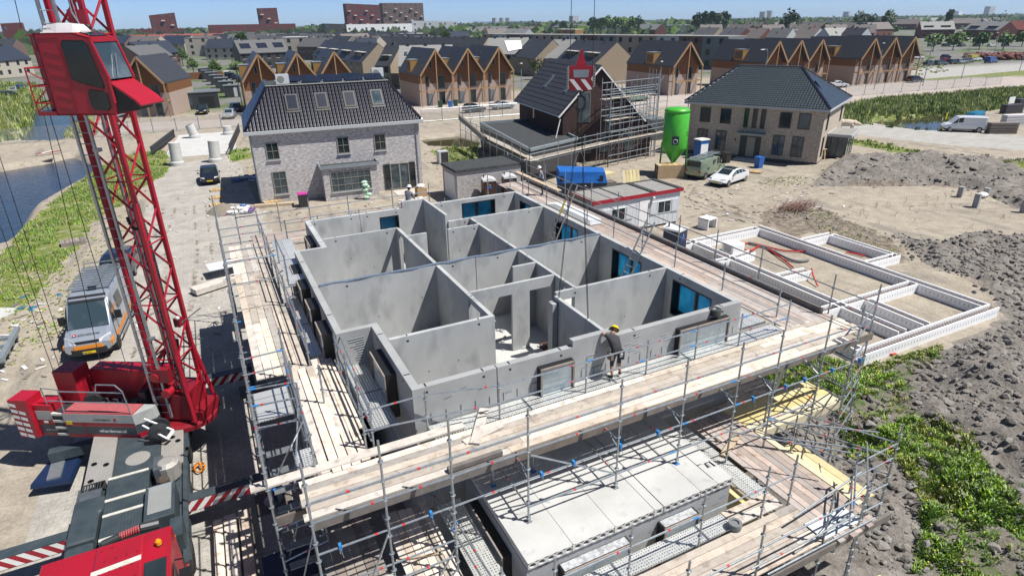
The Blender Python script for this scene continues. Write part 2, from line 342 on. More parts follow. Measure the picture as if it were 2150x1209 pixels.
# ================================================================== GROUND
def vnoise(x,y,seed=0):
    xi=np.floor(x).astype(np.int64); yi=np.floor(y).astype(np.int64); xf=x-xi; yf=y-yi
    def h(a,b):
        n=(a*374761393+b*668265263+seed*1442695041)&0xffffffff; n=((n^(n>>13))*1274126177)&0xffffffff
        return ((n^(n>>16))&0xffff)/65535.0
    u=xf*xf*(3-2*xf); v=yf*yf*(3-2*yf)
    return (h(xi,yi)*(1-u)+h(xi+1,yi)*u)*(1-v)+(h(xi,yi+1)*(1-u)+h(xi+1,yi+1)*u)*v
def fbm(x,y,o=4,seed=0):
    r=0;a=.5;s=0
    for i in range(o): r=r+a*vnoise(x,y,seed+i*17); s+=a; a*=.5; x=x*2.03+11.3; y=y*2.03+5.7
    return r/s
def inpoly(x,y,P):
    r=np.zeros(x.shape,bool); n=len(P)
    for i in range(n):
        x1,y1=P[i];x2,y2=P[(i+1)%n]
        if y1==y2: continue
        c=((y1>y)!=(y2>y))&(x<(x2-x1)*(y-y1)/(y2-y1)+x1); r^=c
    return r
def seg_dist(x,y,P):
    d=np.full(x.shape,1e9)
    for (x1,y1),(x2,y2) in zip(P[:-1],P[1:]):
        dx,dy=x2-x1,y2-y1; t=np.clip(((x-x1)*dx+(y-y1)*dy)/(dx*dx+dy*dy),0,1)
        d=np.minimum(d,np.hypot(x-x1-t*dx,y-y1-t*dy))
    return d
def wp(*px,z=0): return [at(a,b,z) for a,b in px]
Z_PAVE=[(-7.9,2),(-7.4,20),(-5.4,36),(-6.0,45),(-5.6,62),(-5.3,78),(3.0,82),(3.0,60),(3.4,36),(3.2,12),(3.2,2)]
Z_GRASS=[wp((0,545),(60,470),(150,395),(215,350),(270,325),(345,318),(362,345),(335,375),(300,392),(262,430),(215,445),(170,510),(110,575),(40,655),(0,672),(-300,700),(-300,600)),
  wp((0,180),(80,180),(90,215),(70,262),(42,292),(0,300),(-200,320),(-200,180)), wp((140,245),(190,240),(205,285),(150,292),(128,288)),
  wp((482,322),(522,312),(530,332),(490,340)), wp((905,318),(1000,300),(1010,345),(960,352),(930,335)),
  wp((1755,232),(1830,212),(1950,203),(2150,186),(2400,180),(2400,240),(2150,222),(2030,240),(1990,262),(1975,273),(1930,274),(1800,262),(1748,248)),
  wp((1900,140),(1960,120),(1985,135),(1990,150),(1930,160)), wp((2040,150),(2150,145),(2400,140),(2400,165),(2150,165),(2035,162)),
  wp((1940,95),(2400,90),(2400,112),(2150,118),(1990,112)), wp((1755,290),(1850,300),(1960,325),(1925,330),(1800,305)),
  wp((2060,335),(2400,345),(2400,372),(2150,365)),wp((1940,165),(2010,160),(2025,172),(1950,178))]
Z_WEED=[wp((1600,790),(1720,745),(1810,770),(1900,765),(1960,740),(1975,760),(1880,800),(1900,830),(1925,885),(1960,880),(2030,940),(2075,1010),(2135,1090),(2200,1120),(2250,1300),(1900,1300),(1925,1180),(1935,1060),(1880,985),(1800,965),(1770,900),(1740,830),(1640,820))]
Z_CLAY=[wp((1700,385),(1745,355),(1800,338),(1900,328),(2030,330),(2400,345),(2400,470),(2150,440),(2090,403),(2000,383),(1850,378)),
  wp((1870,490),(1960,505),(2060,495),(2400,490),(2700,1300),(1500,1300),(1580,1080),(1560,860),(1660,790),(1800,772),(1980,735),(2110,668),(2070,610),(1950,560),(1915,525))]
Z_MUD=[wp((1600,455),(1650,430),(1720,438),(1800,470),(1880,510),(1905,560),(1890,560),(1750,485),(1680,500),(1610,475)), wp((1705,378),(1850,372),(1990,372),(2090,392),(2400,430),(2400,460),(2140,432),(2060,400),(1900,386),(1720,388))]
Z_ROAD=[wp((520,262),(700,248),(900,236),(1050,228),(1200,235),(1420,222),(1600,232),(1780,212),(2000,190),(2150,180),(2500,165),(2500,150),(2150,160),(1900,172),(1700,192),(1440,198),(1100,210),(860,224),(500,250),(200,262),(0,276),(0,300),(300,275))]
Z_ASPH=[wp((1735,246),(1800,252),(1900,264),(2000,276),(2150,286),(2600,300),(2600,332),(2150,316),(2000,306),(1850,289),(1740,274)), wp((1900,148),(1960,130),(2150,118),(2500,112),(2500,140),(2150,148),(2020,160),(1930,166))]
xs=np.concatenate([-26-np.cumsum(np.geomspace(.5,900,34))[::-1],np.arange(-26,42,.3),np.arange(42,112,.65),112+np.cumsum(np.geomspace(.9,900,48))])
ys=np.concatenate([-3-np.cumsum(np.geomspace(.5,60,10))[::-1],np.arange(-3,48,.3),np.arange(48,128,.65),128+np.cumsum(np.geomspace(.9,900,52))])
GX,GY=np.meshgrid(xs,ys)
wx=GX+(fbm(GX*.9,GY*.9,3,1)-.5)*1.5; wy=GY+(fbm(GX*.9,GY*.9,3,2)-.5)*1.5
def mask(P,x=wx,y=wy):
    r=np.zeros(x.shape,bool)
    for p in P: r|=inpoly(x,y,p)
    return r.astype(float)
mG,mW,mC,mM,mR,mA=mask(Z_GRASS),mask(Z_WEED),mask(Z_CLAY),mask(Z_MUD),mask(Z_ROAD,GX,GY),mask(Z_ASPH,GX,GY)
mP=mask([Z_PAVE],GX+(wx-GX)*.3,GY)
far=np.clip((GY-124)/10,0,1)*np.clip((120-GX)/10,0,1)+np.clip((GY+ (GX-120)*.2-125)/12,0,1)*np.clip((GX-110)/10,0,1); far=np.clip(far,0,1)
CANAL=wp((-700,640),(0,503),(40,462),(60,428),(130,388),(200,352),(192,338),(150,322),(90,335),(0,350),(-700,400))
CANAL2=wp((36,292),(62,264),(70,222),(170,212),(168,250),(142,272),(122,292))
POND=wp((1822,254),(1850,248),(1900,243),(1975,236),(1988,245),(1972,271),(1935,271),(1890,265))
DITCH=wp((882,288),(960,280),(1010,292),(1000,306),(905,303))
def smooth_in(P,w):
    return np.clip(.5+np.where(inpoly(GX,GY,P),1,-1)*seg_dist(GX,GY,P+[P[0]])/w,0,1)
GZ=(fbm(GX*.35,GY*.35,3,5)-.5)*.10*(1-mP)*(1-mA)*(1-mR)
# clay: heaps and furrows
cl=np.clip(mask(Z_CLAY,GX,GY),0,1); cz=fbm(GX*.55,GY*.55,5,9); cf=fbm(GX*2.3,GY*2.3,4,21)
GZ=GZ+cl*((cz-.35)*1.0+(cf-.5)*.5)
GZ=GZ+mW*((fbm(GX*.8,GY*.8,4,33)-.5)*.5)
ridge=seg_dist(GX,GY,wp((1950,600),(2050,760),(2120,900),(2200,1000))); GZ=GZ+.7*np.exp(-(ridge/2.2)**2)*(.6+cz)
GZ=GZ+.8*np.exp(-(seg_dist(GX,GY,wp((1790,352),(1950,345),(2150,375),(2300,400)))/3.0)**2)*(.5+cz)
tr=seg_dist(GX,GY,wp((1700,383),(1850,384),(1990,380),(2080,398),(2150,432),(2300,470))); GZ=GZ-.55*np.exp(-(tr/.8)**2)
bank=seg_dist(GX,GY,wp((1750,283),(1850,300),(2000,320),(2150,345))); GZ=GZ+(fbm(GX*1.2,GY*1.2,4,41)-.5)*.9*np.exp(-(bank/2.5)**2)
for P,d in ((CANAL,1.5),(CANAL2,1.3),(POND,1.2),(DITCH,.9)): GZ=GZ-smooth_in(P,1.6)*d
hole=np.exp(-((GX-at(1780,930)[0])**2+(GY-at(1780,930)[1])**2)/1.0); GZ=GZ-.8*hole
hole=np.exp(-((GX-at(1830,870)[0])**2+(GY-at(1830,870)[1])**2)/.7)
inb=(GX>2)&(GX<15)&(GY>8)&(GY<30); GZ=np.where(inb,-.15,GZ)
GZ=np.where((GX>24)&(GX<35)&(GY>14)&(GY<30),np.minimum(GZ,.08),GZ)
ny,nx=GX.shape
def gz(x,y):
    i=min(max(int(np.searchsorted(xs,x))-1,0),nx-2); j=min(max(int(np.searchsorted(ys,y))-1,0),ny-2)
    fx=(x-xs[i])/(xs[i+1]-xs[i]); fy=(y-ys[j])/(ys[j+1]-ys[j])
    return float((GZ[j,i]*(1-fx)+GZ[j,i+1]*fx)*(1-fy)+(GZ[j+1,i]*(1-fx)+GZ[j+1,i+1]*fx)*fy)
nearf=np.exp(-(np.maximum(0,np.maximum(np.maximum(23.6-GX,GX-35.3),np.maximum(13.5-GY,GY-30.5)))/1.6)**2); nearf2=np.exp(-(np.maximum(0,np.maximum(np.maximum(34-GX,GX-38),np.maximum(20.8-GY,GY-27)))/1.3)**2)
nf=np.maximum(nearf,nearf2); GZ=GZ*(1-nf)+np.minimum(GZ,.03)*nf
me=bpy.data.meshes.new('ground')
V=np.stack([GX,GY,GZ],-1).reshape(-1,3); idx=np.arange(nx*ny).reshape(ny,nx)
Fq=np.stack([idx[:-1,:-1],idx[:-1,1:],idx[1:,1:],idx[1:,:-1]],-1).reshape(-1,4)
me.vertices.add(len(V)); me.vertices.foreach_set('co',V.ravel().astype(np.float32))
me.loops.add(Fq.size); me.loops.foreach_set('vertex_index',Fq.ravel().astype(np.int32))
me.polygons.add(len(Fq)); me.polygons.foreach_set('loop_start',np.arange(0,Fq.size,4,dtype=np.int32)); me.polygons.foreach_set('loop_total',np.full(len(Fq),4,dtype=np.int32))
me.polygons.foreach_set('use_smooth',np.ones(len(Fq),bool)); me.update(calc_edges=True)
trk=np.zeros_like(GX)
for T_ in (((1440,395),(1500,425),(1620,470),(1700,520)),((1300,500),(1420,470),(1540,440),(1700,400),(1760,385)),((1500,400),(1600,385),(1690,372)),((1440,420),(1560,460)),((360,420),(330,520),(330,640),(300,760)),((420,420),(430,520),(420,640)),((1770,420),(1900,440),(2100,430)),((0,268),(300,262),(500,252),(900,240),(1100,232),(1450,232),(1800,218),(2150,185))):
    W0=wp(*T_)
    for o_ in (-.8,.8): trk+=np.exp(-(seg_dist(GX+o_*.6,GY+o_*.8,W0)/.28)**2)
mM=np.clip(mM+.6*trk*(fbm(GX*1.5,GY*1.5,3,63)>.42),0,1)
for nm,chs in (('soil',(mP,mG,mC)),('track',(mR,mA,mM)),('cover',(mW,far,cl))):
    a=me.color_attributes.new(nm,'FLOAT_COLOR','POINT'); a.data.foreach_set('color',np.stack([*chs,np.ones_like(mP)],-1).reshape(-1).astype(np.float32))
g=bpy.data.objects.new('ground',me); COL.objects.link(g); g['kind']='structure'
m=bpy.data.materials.new('ground'); m.use_nodes=True; t=m.node_tree; L=t.links; b=t.nodes['Principled BSDF']; b.inputs['Roughness'].default_value=.95; b.inputs['Specular IOR Level'].default_value=.2
tc=N(t,'ShaderNodeTexCoord').outputs['Object']
def noi(s,d=6,st=None):
    v=tc
    if st: mp=N(t,'ShaderNodeMapping'); mp.inputs['Scale'].default_value=st; L.new(tc,mp.inputs[0]); v=mp.outputs[0]
    n=N(t,'ShaderNodeTexNoise'); n.inputs['Scale'].default_value=s; n.inputs['Detail'].default_value=d; n.inputs['Roughness'].default_value=.62; L.new(v,n.inputs['Vector']); return n.outputs['Fac']
def rng(f,a,b_,c=0,d=1):
    r=N(t,'ShaderNodeMapRange'); r.inputs[1].default_value=a; r.inputs[2].default_value=b_; r.inputs[3].default_value=c; r.inputs[4].default_value=d; L.new(f,r.inputs[0]); return r.outputs[0]
def mixc(A,B,f):
    x=N(t,'ShaderNodeMix'); x.data_type='RGBA'
    for k,v in (('A',A),('B',B)):
        if isinstance(v,tuple): x.inputs[k].default_value=(*v,1)
        else: L.new(v,x.inputs[k])
    if isinstance(f,float): x.inputs['Factor'].default_value=f
    else: L.new(f,x.inputs['Factor'])
    return x.outputs['Result']
def mth(op,a,b_):
    x=N(t,'ShaderNodeMath'); x.operation=op
    for i,v in enumerate((a,b_)):
        if isinstance(v,(int,float)): x.inputs[i].default_value=v
        else: L.new(v,x.inputs[i])
    return x.outputs[0]
def chan(nm):
    a=N(t,'ShaderNodeVertexColor'); a.layer_name=nm; s=N(t,'ShaderNodeSeparateColor'); L.new(a.outputs[0],s.inputs[0]); return s.outputs
A1,A2,A3=chan('soil'),chan('track'),chan('cover')
nbig,nmid,nfine=noi(.12,5),noi(1.1,8),noi(9,6)
sand=mixc(mixc((.33,.285,.225),(.27,.23,.185),rng(nbig,.4,.62)),mixc((.40,.36,.30),(.19,.165,.135),rng(nmid,.35,.68)),.45)
sand=mixc(sand,(.16,.14,.115),rng(noi(3.5,7),.58,.74,0,.8))
sand=mixc(sand,(.46,.42,.36),rng(noi(14,4),.60,.74,0,.7)); sand=mixc(sand,(.12,.105,.09),rng(noi(11,5),.62,.76,0,.6))
sand=mixc(sand,(.10,.115,.045),mth('MULTIPLY',rng(noi(1.7,6),.62,.68),rng(noi(.25,3),.5,.6)))
sand=mixc(sand,(.19,.175,.15),mth('MULTIPLY',rng(noi(.7,7,(1,.2,1)),.54,.64),.75))
brk=N(t,'ShaderNodeTexBrick'); brk.inputs['Scale'].default_value=1; brk.inputs['Brick Width'].default_value=.44; brk.inputs['Row Height'].default_value=.22; brk.inputs['Mortar Size'].default_value=.012; brk.inputs['Bias'].default_value=0
brk.inputs['Color1'].default_value=(.345,.325,.30,1); brk.inputs['Color2'].default_value=(.28,.265,.245,1); brk.inputs['Mortar'].default_value=(.23,.215,.19,1); L.new(tc,brk.inputs['Vector'])
pave=mixc(mixc(brk.outputs['Color'],(.40,.375,.335),rng(noi(.8,8),.42,.66,0,.85)),(.30,.28,.255),rng(noi(.3,5),.5,.7,0,.6))
clay=mixc(mixc((.155,.14,.125),(.25,.23,.208),rng(noi(1.6,8),.38,.66)),(.06,.053,.047),rng(noi(4.5,8),.52,.72,0,.85))
grass=mixc((.085,.13,.022),(.17,.19,.05),rng(noi(.8,7),.35,.65))
grass=mixc(grass,(.29,.26,.18),rng(noi(1.5,8),.5,.62,0,.9))
weed=mixc((.07,.12,.025),(.16,.145,.12),rng(noi(1.3,7),.38,.50))
road=mixc((.40,.35,.315),(.33,.29,.265),rng(noi(.5,7),.4,.62)); road=mixc(road,(.33,.29,.26),rng(noi(3,5),.6,.75,0,.6))
asph=mixc((.36,.35,.33),(.29,.28,.265),rng(noi(.4,7,(1,3,1)),.42,.65))
mud=mixc((.12,.10,.082),(.25,.21,.165),rng(noi(2,8),.4,.62))
farc=mixc((.16,.155,.15),(.09,.12,.05),rng(noi(.06,4),.48,.55))
jit=mth('MULTIPLY',mth('SUBTRACT',noi(3,7),.5),1.1)
def msk(c): return rng(mth('ADD',c,jit),.40,.60)
c=sand
c=mixc(c,pave,rng(mth('ADD',A1[0],mth('MULTIPLY',jit,.8)),.4,.6)); c=mixc(c,mud,msk(A2[2])); c=mixc(c,clay,msk(A3[2])); c=mixc(c,grass,msk(A1[1])); c=mixc(c,weed,msk(A3[0]))
c=mixc(c,road,A2[0]); c=mixc(c,asph,A2[1]); c=mixc(c,farc,A3[1])
c=mixc(c,mixc((1,1,1),(.7,.68,.64),1.0),0.0)
h=N(t,'ShaderNodeHueSaturation'); L.new(c,h.inputs['Color']); L.new(rng(nfine,.25,.75,.76,1.24),h.inputs['Value']); L.new(h.outputs[0],b.inputs['Base Color'])
bh=mth('ADD',mth('MULTIPLY',nmid,.5),mth('MULTIPLY',nfine,.22)); bp=N(t,'ShaderNodeBump'); bp.inputs['Distance'].default_value=.25
L.new(mth('ADD',.28,mth('MULTIPLY',A3[2],.6)),bp.inputs['Strength']); L.new(bh,bp.inputs['Height']); L.new(bp.outputs[0],b.inputs['Normal'])
me.materials.append(m)
for nm,P,mt,z in (('canal_water',CANAL,'water',-.62),('upper_canal_water',CANAL2,'water',-.6),('pond_water',POND,'water_pond',-.5),('ditch_water',DITCH,'water_pond',-.45)):
    cx_=sum(p[0] for p in P)/len(P); cy_=sum(p[1] for p in P)/len(P)
    w=MB().m(mt); w.add([(cx_+(x-cx_)*1.04,cy_+(y-cy_)*1.04,z) for x,y in P],[tuple(range(len(P)))]); struct(w,nm)
# ---------------------------------------------------------------- clods, weeds, grass (uncountable)
def inside(x,y,P):
    r=False; n=len(P); j=n-1
    for i in range(n):
        x1,y1=P[i];x2,y2=P[j]
        if (y1>y)!=(y2>y) and x<(x2-x1)*(y-y1)/(y2-y1)+x1: r=not r
        j=i
    return r
_ng=fbm(*np.meshgrid(np.arange(400)*.35,np.arange(400)*.35),3,77)
def nz(x,y): return float(_ng[int(abs(y)*1.3)%400,int(abs(x)*1.3)%400])
def rand_in(P):
    x0,x1=min(p[0] for p in P),max(p[0] for p in P); y0,y1=min(p[1] for p in P),max(p[1] for p in P)
    while True:
        x,y=R.uniform(x0,x1),R.uniform(y0,y1)
        if inside(x,y,P): return x,y
ICO_V=[];t_=(1+5**.5)/2
for a,b_ in ((-1,t_),(1,t_),(-1,-t_),(1,-t_)): ICO_V+=[(a,b_,0),(0,a,b_),(b_,0,a)]
ICO_V=[Vector(v).normalized() for v in [(-1,t_,0),(1,t_,0),(-1,-t_,0),(1,-t_,0),(0,-1,t_),(0,1,t_),(0,-1,-t_),(0,1,-t_),(t_,0,-1),(t_,0,1),(-t_,0,-1),(-t_,0,1)]]
ICO_F=[(0,11,5),(0,5,1),(0,1,7),(0,7,10),(0,10,11),(1,5,9),(5,11,4),(11,10,2),(10,7,6),(7,1,8),(3,9,4),(3,4,2),(3,2,6),(3,6,8),(3,8,9),(4,9,5),(2,4,11),(6,2,10),(8,6,7),(9,8,1)]
def clod(mb,x,y,z,s):
    sx,sy,sz=[s*R.uniform(.6,1.3) for _ in range(3)]; sz*=.7; a=R.uniform(0,6.3); ca,sa=math.cos(a),math.sin(a)
    vs=[]
    for v in ICO_V:
        k=R.uniform(.72,1.25); px,py,pz=v.x*sx*k,v.y*sy*k,v.z*sz*k; vs.append((x+px*ca-py*sa,y+px*sa+py*ca,z+pz))
    mb.add(vs,ICO_F)
mb=MB().m('clod')
near=wp((1870,490),(1960,505),(2060,495),(2200,492),(2300,1250),(1780,1250),(1640,1000),(1560,860),(1660,790),(1800,772),(1980,735),(2110,668),(2070,610),(1950,560),(1915,525))
for i in range(10500):
    x,y=rand_in(near); s=R.random()**6*.17+.02
    if inside(x,y,Z_WEED[0]) and R.random()<.6: continue
    x+=R.gauss(0,.35);y+=R.gauss(0,.35)
    if 23.5<x<35.4 and 13.4<y<30.4 or (x<14.6 and y>6): continue
    clod(mb,x,y,gz(x,y)+s*.2,s)
for P,n in ((Z_CLAY[0],1500),(Z_MUD[0],420),(Z_MUD[1],350)):
    for i in range(n):
        x,y=rand_in(P); x+=R.gauss(0,1.2); y+=R.gauss(0,.9)
        if 23.5<x<38 and 13.4<y<30.4: continue
        s=R.random()**5*(.3 if P is Z_CLAY[0] else .17)+.035; clod(mb,x,y,gz(x,y)+s*.1,s)
struct(mb,'clay_clods','stuff')
def leafclump(mb,x,y,z,h,n,spread=.5,w=.05):
    for i in range(n):
        a=R.uniform(0,2*PI); r=R.uniform(0,spread)*h; l=h*R.uniform(.35,1); cx_,cy_=x+math.cos(a)*r*.4,y+math.sin(a)*r*.4
        z1=z+l*R.uniform(.5,1); tx,ty=cx_+math.cos(a)*l*.5,cy_+math.sin(a)*l*.5; ww=w*R.uniform(.6,1.4)
        nx_,ny_=-math.sin(a)*ww,math.cos(a)*ww; mx,my=(cx_+tx)/2,(cy_+ty)/2; zm=z+(z1-z)*.8
        mb.add([(cx_,cy_,z),(mx+nx_,my+ny_,zm),(tx,ty,z1),(mx-nx_,my-ny_,zm-.01)],[(0,1,2,3)])
mb=MB()
for i in range(6000):
    x,y=rand_in(Z_WEED[0])
    if nz(x,y)<.50 and R.random()<.9: continue
    mb.m('weed' if nz(x*2.3+9,y*2.3)<.55 else R.choice(('weed_dry','leaf_yellow','weed'))); hh=R.uniform(.05,.26)*(.6+nz(x*1.7,y*1.7)); leafclump(mb,x,y,gz(x,y)-.02,hh,int(R.uniform(14,24)),1.3,hh*.10)
    if R.random()<.03: mb.m('flower'); mb.ell((x,y,gz(x,y)+hh*1.1),.03,.03,.02,5,3)
struct(mb,'weeds','stuff')
def blades(mb,x,y,z,h,n,w):
    for i in range(n):
        a=R.uniform(0,2*PI); r=R.uniform(0,.35)+h*.25; cx_,cy_=x+math.cos(a)*r*R.random(),y+math.sin(a)*r*R.random(); l=h*R.uniform(.5,1.1); a2=R.uniform(0,6.3); dx,dy=math.cos(a2)*l*.3,math.sin(a2)*l*.3; b_=R.uniform(0,PI); wx_,wy_=math.cos(b_)*w,math.sin(b_)*w
        mb.add([(cx_-wx_,cy_-wy_,z),(cx_+wx_,cy_+wy_,z),(cx_+dx,cy_+dy,z+l)],[(0,1,2)])
mb=MB()
for P,n,h,mt in ((Z_GRASS[0],9000,.28,('weed','weed_dry','weed')),(Z_GRASS[1],2600,1.5,('leaf_yellow','reed','leaf')),(Z_GRASS[2],300,.9,('leaf_yellow','reed')),(Z_GRASS[5],6500,1.0,('reed','leaf','reed')),(Z_GRASS[4],260,.4,('weed','weed_dry')),(Z_GRASS[3],160,.5,('weed',)),(Z_GRASS[9],120,.4,('weed','weed_dry')),(Z_GRASS[10],160,.4,('weed','weed_dry')),(Z_GRASS[6],150,.5,('reed',))):
    for i in range(n):
        x,y=rand_in(P); 
        if any(inside(x,y,W_) for W_ in (CANAL,CANAL2,POND)): continue
        if P is Z_GRASS[5]:
            pp=proj(x,y,0)
            if pp[1]>max(244,0) and 1815<pp[0]<1990 and R.random()<.9: continue
        if h<1 and nz(x*1.2,y*1.2)<.42: continue
        d=math.hypot(x,y); mb.m(R.choice(mt)); hh=h*R.uniform(.5,1.15); blades(mb,x,y,gz(x,y)-.03,hh,12 if d<60 else 11,.012+d*.0008)
struct(mb,'grass_tufts','stuff')
mb=MB()   # sparse weeds on the sand beside the paving and round the foundation
for P,n in ((wp((0,560),(150,560),(140,690),(60,760),(0,780)),420),(wp((150,450),(270,440),(270,560),(160,640)),240),(wp((1640,440),(1760,450),(1900,520),(1880,560)),150),(wp((1590,375),(1700,370),(1700,390),(1600,395)),90),(wp((480,345),(560,340),(500,420),(470,400)),60),(wp((1700,752),(1810,785),(1980,742),(1975,725),(1820,768)),420)):
    for i in range(n): x,y=rand_in(P); mb.m(R.choice(('weed','weed_dry','weed_dry'))); leafclump(mb,x,y,gz(x,y)-.01,R.uniform(.08,.2),7,1,.035)
struct(mb,'sparse_weeds','stuff')
# ================================================================== CONCRETE HOUSE UNDER CONSTRUCTION
XV,YV,ZV=Vector((1,0,0)),Vector((0,1,0)),Vector((0,0,1))
house=thing('unfinished_house','roofless grey precast concrete storey with blue filmed windows, wrapped in scaffolding','building',(9,21,0))
def wall_boxes(mb,axis,a0,a1,t0,t1,z0,z1,ops):
    """axis 'x': wall runs along x (thickness in y t0..t1)"""
    def bx(a,b,c,d):
        if b-a<1e-3 or d-c<1e-3: return
        if axis=='x': mb.box(a,b,t0,t1,c,d)
        else: mb.box(t0,t1,a,b,c,d)
    ops=sorted(ops); cur=a0
    for (p,q,c,d) in ops:
        bx(cur,p,z0,z1); bx(p,q,z0,c); bx(p,q,d,z1); cur=q
    bx(cur,a1,z0,z1)
def panel(axis,a0,a1,t0,t1,z0=3.12,z1=5.8,ops=(),mat='concrete',name='wall_panel',marks=True):
    mb=MB().m(mat); wall_boxes(mb,axis,a0,a1,t0,t1,z0,z1,list(ops))
    if marks and (a1-a0)>1.5:      # cast-in lifting sockets and small grout spots on the faces
        mb.m('black')
        for k in (.16,.84):
            a=a0+(a1-a0)*k
            if axis=='x': mb.box(a-.035,a+.035,t0-.004,t0+.02,z1-.19,z1-.13); mb.box(a-.02,a+.02,t0+.02,t1-.02,z1-.01,z1+.004)
            else: mb.box(t0-.004,t0+.02,a-.035,a+.035,z1-.19,z1-.13); mb.box(t0+.02,t1-.02,a-.02,a+.02,z1-.01,z1+.004)
        for k in (.33,.62):
            a=a0+(a1-a0)*k; zz=z0+(z1-z0)*R.uniform(.3,.6)
            if not any(p-.1<a<q+.1 for p,q,_,_ in ops):
                if axis=='x': mb.box(a-.02,a+.02,t0-.003,t0+.02,zz,zz+.04)
                else: mb.box(t0-.003,t0+.02,a-.02,a+.02,zz,zz+.04)
    return mb.build(name,house,True)
def window_unit(par,o,u,n,w,z0,z1,dout=.18,din=.2,mull=1,film='blue_film',outfilm='teal_film',batten=True):
    """opening from o along u, n points outwards, o on the outer face"""
    o=Vector(o);u=Vector(u);n=Vector(n); W_=w; H_=z1-z0; d=din+dout
    root=MB().m('black'); fr=.06
    def ob(mb,uc,nc,zc,su,sn,sz): mb.obox(o+u*uc+n*nc+ZV*(zc-o.z),u,n,ZV,su,sn,sz)
    nc=(dout-din)/2
    ob(root,.03,nc,(z0+z1)/2,.06,d,H_); ob(root,W_-.03,nc,(z0+z1)/2,.06,d,H_)
    ob(root,W_/2,nc,z0+.03,W_-.12,d,.06); ob(root,W_/2,nc,z1-.03,W_-.12,d,.06)
    wn=root.build('window',par,True)
    k=mull+1; cw=(W_-.12-.05*mull)/k
    fm=MB().m('frame_dark')
    for i in range(k):
        u0=.06+i*(cw+.05)
        for (uc,zc,su,sz) in ((u0+.03,(z0+z1)/2,.06,H_-.12),(u0+cw-.03,(z0+z1)/2,.06,H_-.12),(u0+cw/2,z0+.09,cw-.12,.06),(u0+cw/2,z1-.09,cw-.12,.06)):
            ob(fm,uc,dout-.06,zc,su,.07,sz)
        p=MB().m(film); ob(p,u0+cw/2,dout-.07,(z0+z1)/2,cw-.12,.02,H_-.24); p.build('pane',wn,True)
    for i in range(mull): ob(fm,.06+(i+1)*cw+i*.05+.025,dout-.06,(z0+z1)/2,.05,.12,H_-.12)
    fm.build('frame',wn,True)
    if outfilm:
        p=MB().m(outfilm); ob(p,W_/2,dout+.004,(z0+z1)/2,W_-.1,.008,H_-.1); p.build('protective_film',wn,True)
    if batten:
        b=MB().m('wood_grey')
        for uc,zc,su,sz in ((.03,(z0+z1)/2,.05,H_),(W_-.03,(z0+z1)/2,.05,H_),(W_/2,z1-.025,W_-.1,.05)): ob(b,uc,dout+.03,zc,su,.04,sz)
        b.build('batten',wn,True)
Xo,Yf,Yb=14.65,12.9,29.2
# storey floor and ground floor body
mb=MB().m('concrete_slab'); mb.box(3.5,Xo,Yf,Yb,2.82,3.10); mb.box(2.38,3.5,16.9,25.1,2.82,3.10); mb.build('floor_slab',house,True)
mb=MB().m('concrete_out')
for a in ((3.5,Xo,Yf,Yf+.2),(3.5,Xo,Yb-.2,Yb),(3.5,3.7,Yf+.2,Yb-.2),(Xo-.2,Xo,Yf+.2,Yb-.2),(2.38,2.58,16.9,25.1)): mb.box(*a,0,2.8)
mb.build('ground_floor_wall',house,True)
# exterior walls of the storey
wz0,wz1=4.1,5.5
panel('x',3.46,5.81,Yf,Yf+.2,mat='concrete_out'); panel('x',5.84,8.2,Yf,Yf+.2,ops=[(7.05,8.15,wz0,wz1)],mat='concrete_out')
panel('x',8.2,9.55,Yf,Yf+.2,z1=6.0,mat='concrete_out'); panel('x',9.55,Xo,Yf,Yf+.2,ops=[(11.95,14.0,wz0,wz1)],mat='concrete_out')
panel('y',Yf+.2,29.0,Xo-.2,Xo,ops=[(14.0,16.02,wz0,wz1),(17.87,19.87,wz0,wz1),(22.56,24.6,wz0,wz1),(27.14,28.42,wz0,wz1)])
panel('x',3.46,6.0,29.0,29.2); panel('x',6.02,8.17,29.0,29.2,ops=[(6.96,7.94,4.3,5.5)]); panel('x',8.17,9.37,29.0,29.2,z1=6.12); panel('x',9.39,Xo,29.0,29.2,ops=[(11.34,13.28,4.3,5.6)])
panel('y',25.12,29.0,3.46,3.68,ops=[(26.35,27.9,wz0,wz1)]); panel('x',2.38,3.68,24.95,25.1); panel('y',17.1,24.95,2.38,2.58,ops=[(17.65,18.72,wz0,wz1),(19.66,20.7,wz0,wz1),(21.6,22.63,wz0,wz1),(23.4,24.4,wz0,wz1)],mat='concrete_out')
panel('x',2.38,3.68,16.9,17.1,mat='concrete_out'); panel('y',13.1,16.9,3.46,3.68,ops=[(14.38,15.96,wz0,wz1)],mat='concrete_out')
# inner walls
panel('x',3.7,7.05,26.02,26.14); panel('y',15.92,26.02,6.96,7.1,ops=[(16.62,17.61,3.12,5.58),(25.05,25.75,3.12,5.6)])
panel('x',3.7,7.1,15.78,15.92); panel('x',2.6,8.6,20.8,20.95); panel('x',8.63,14.44,20.8,20.95)
panel('y',20.97,25.86,10.46,10.58); panel('x',9.4,14.44,25.8,25.93); panel('x',8.95,10.46,24.7,24.82)
panel('y',25.87,28.98,9.27,9.4,z1=6.12,marks=False); panel('y',16.52,20.78,10.46,10.58,ops=[(16.62,17.3,3.12,5.55)])
panel('x',9.47,10.44,19.22,19.34); panel('x',7.12,10.44,17.8,17.92,ops=[(7.73,8.72,3.12,5.4),(9.42,10.33,3.12,5.4)],marks=False)
panel('x',9.7,14.44,16.4,16.52,ops=[(10.0,10.46,4.4,5.5)]); panel('y',13.15,16.2,9.5,9.62,z1=5.8,marks=False); panel('x',7.12,7.95,24.7,24.82)
mb=MB().m('concrete').box(9.28,9.5,15.9,16.2,3.12,5.65); mb.build('wall_panel',house,True)
mb=MB().m('membrane')   # rolled sealing strip lying along the long cross wall
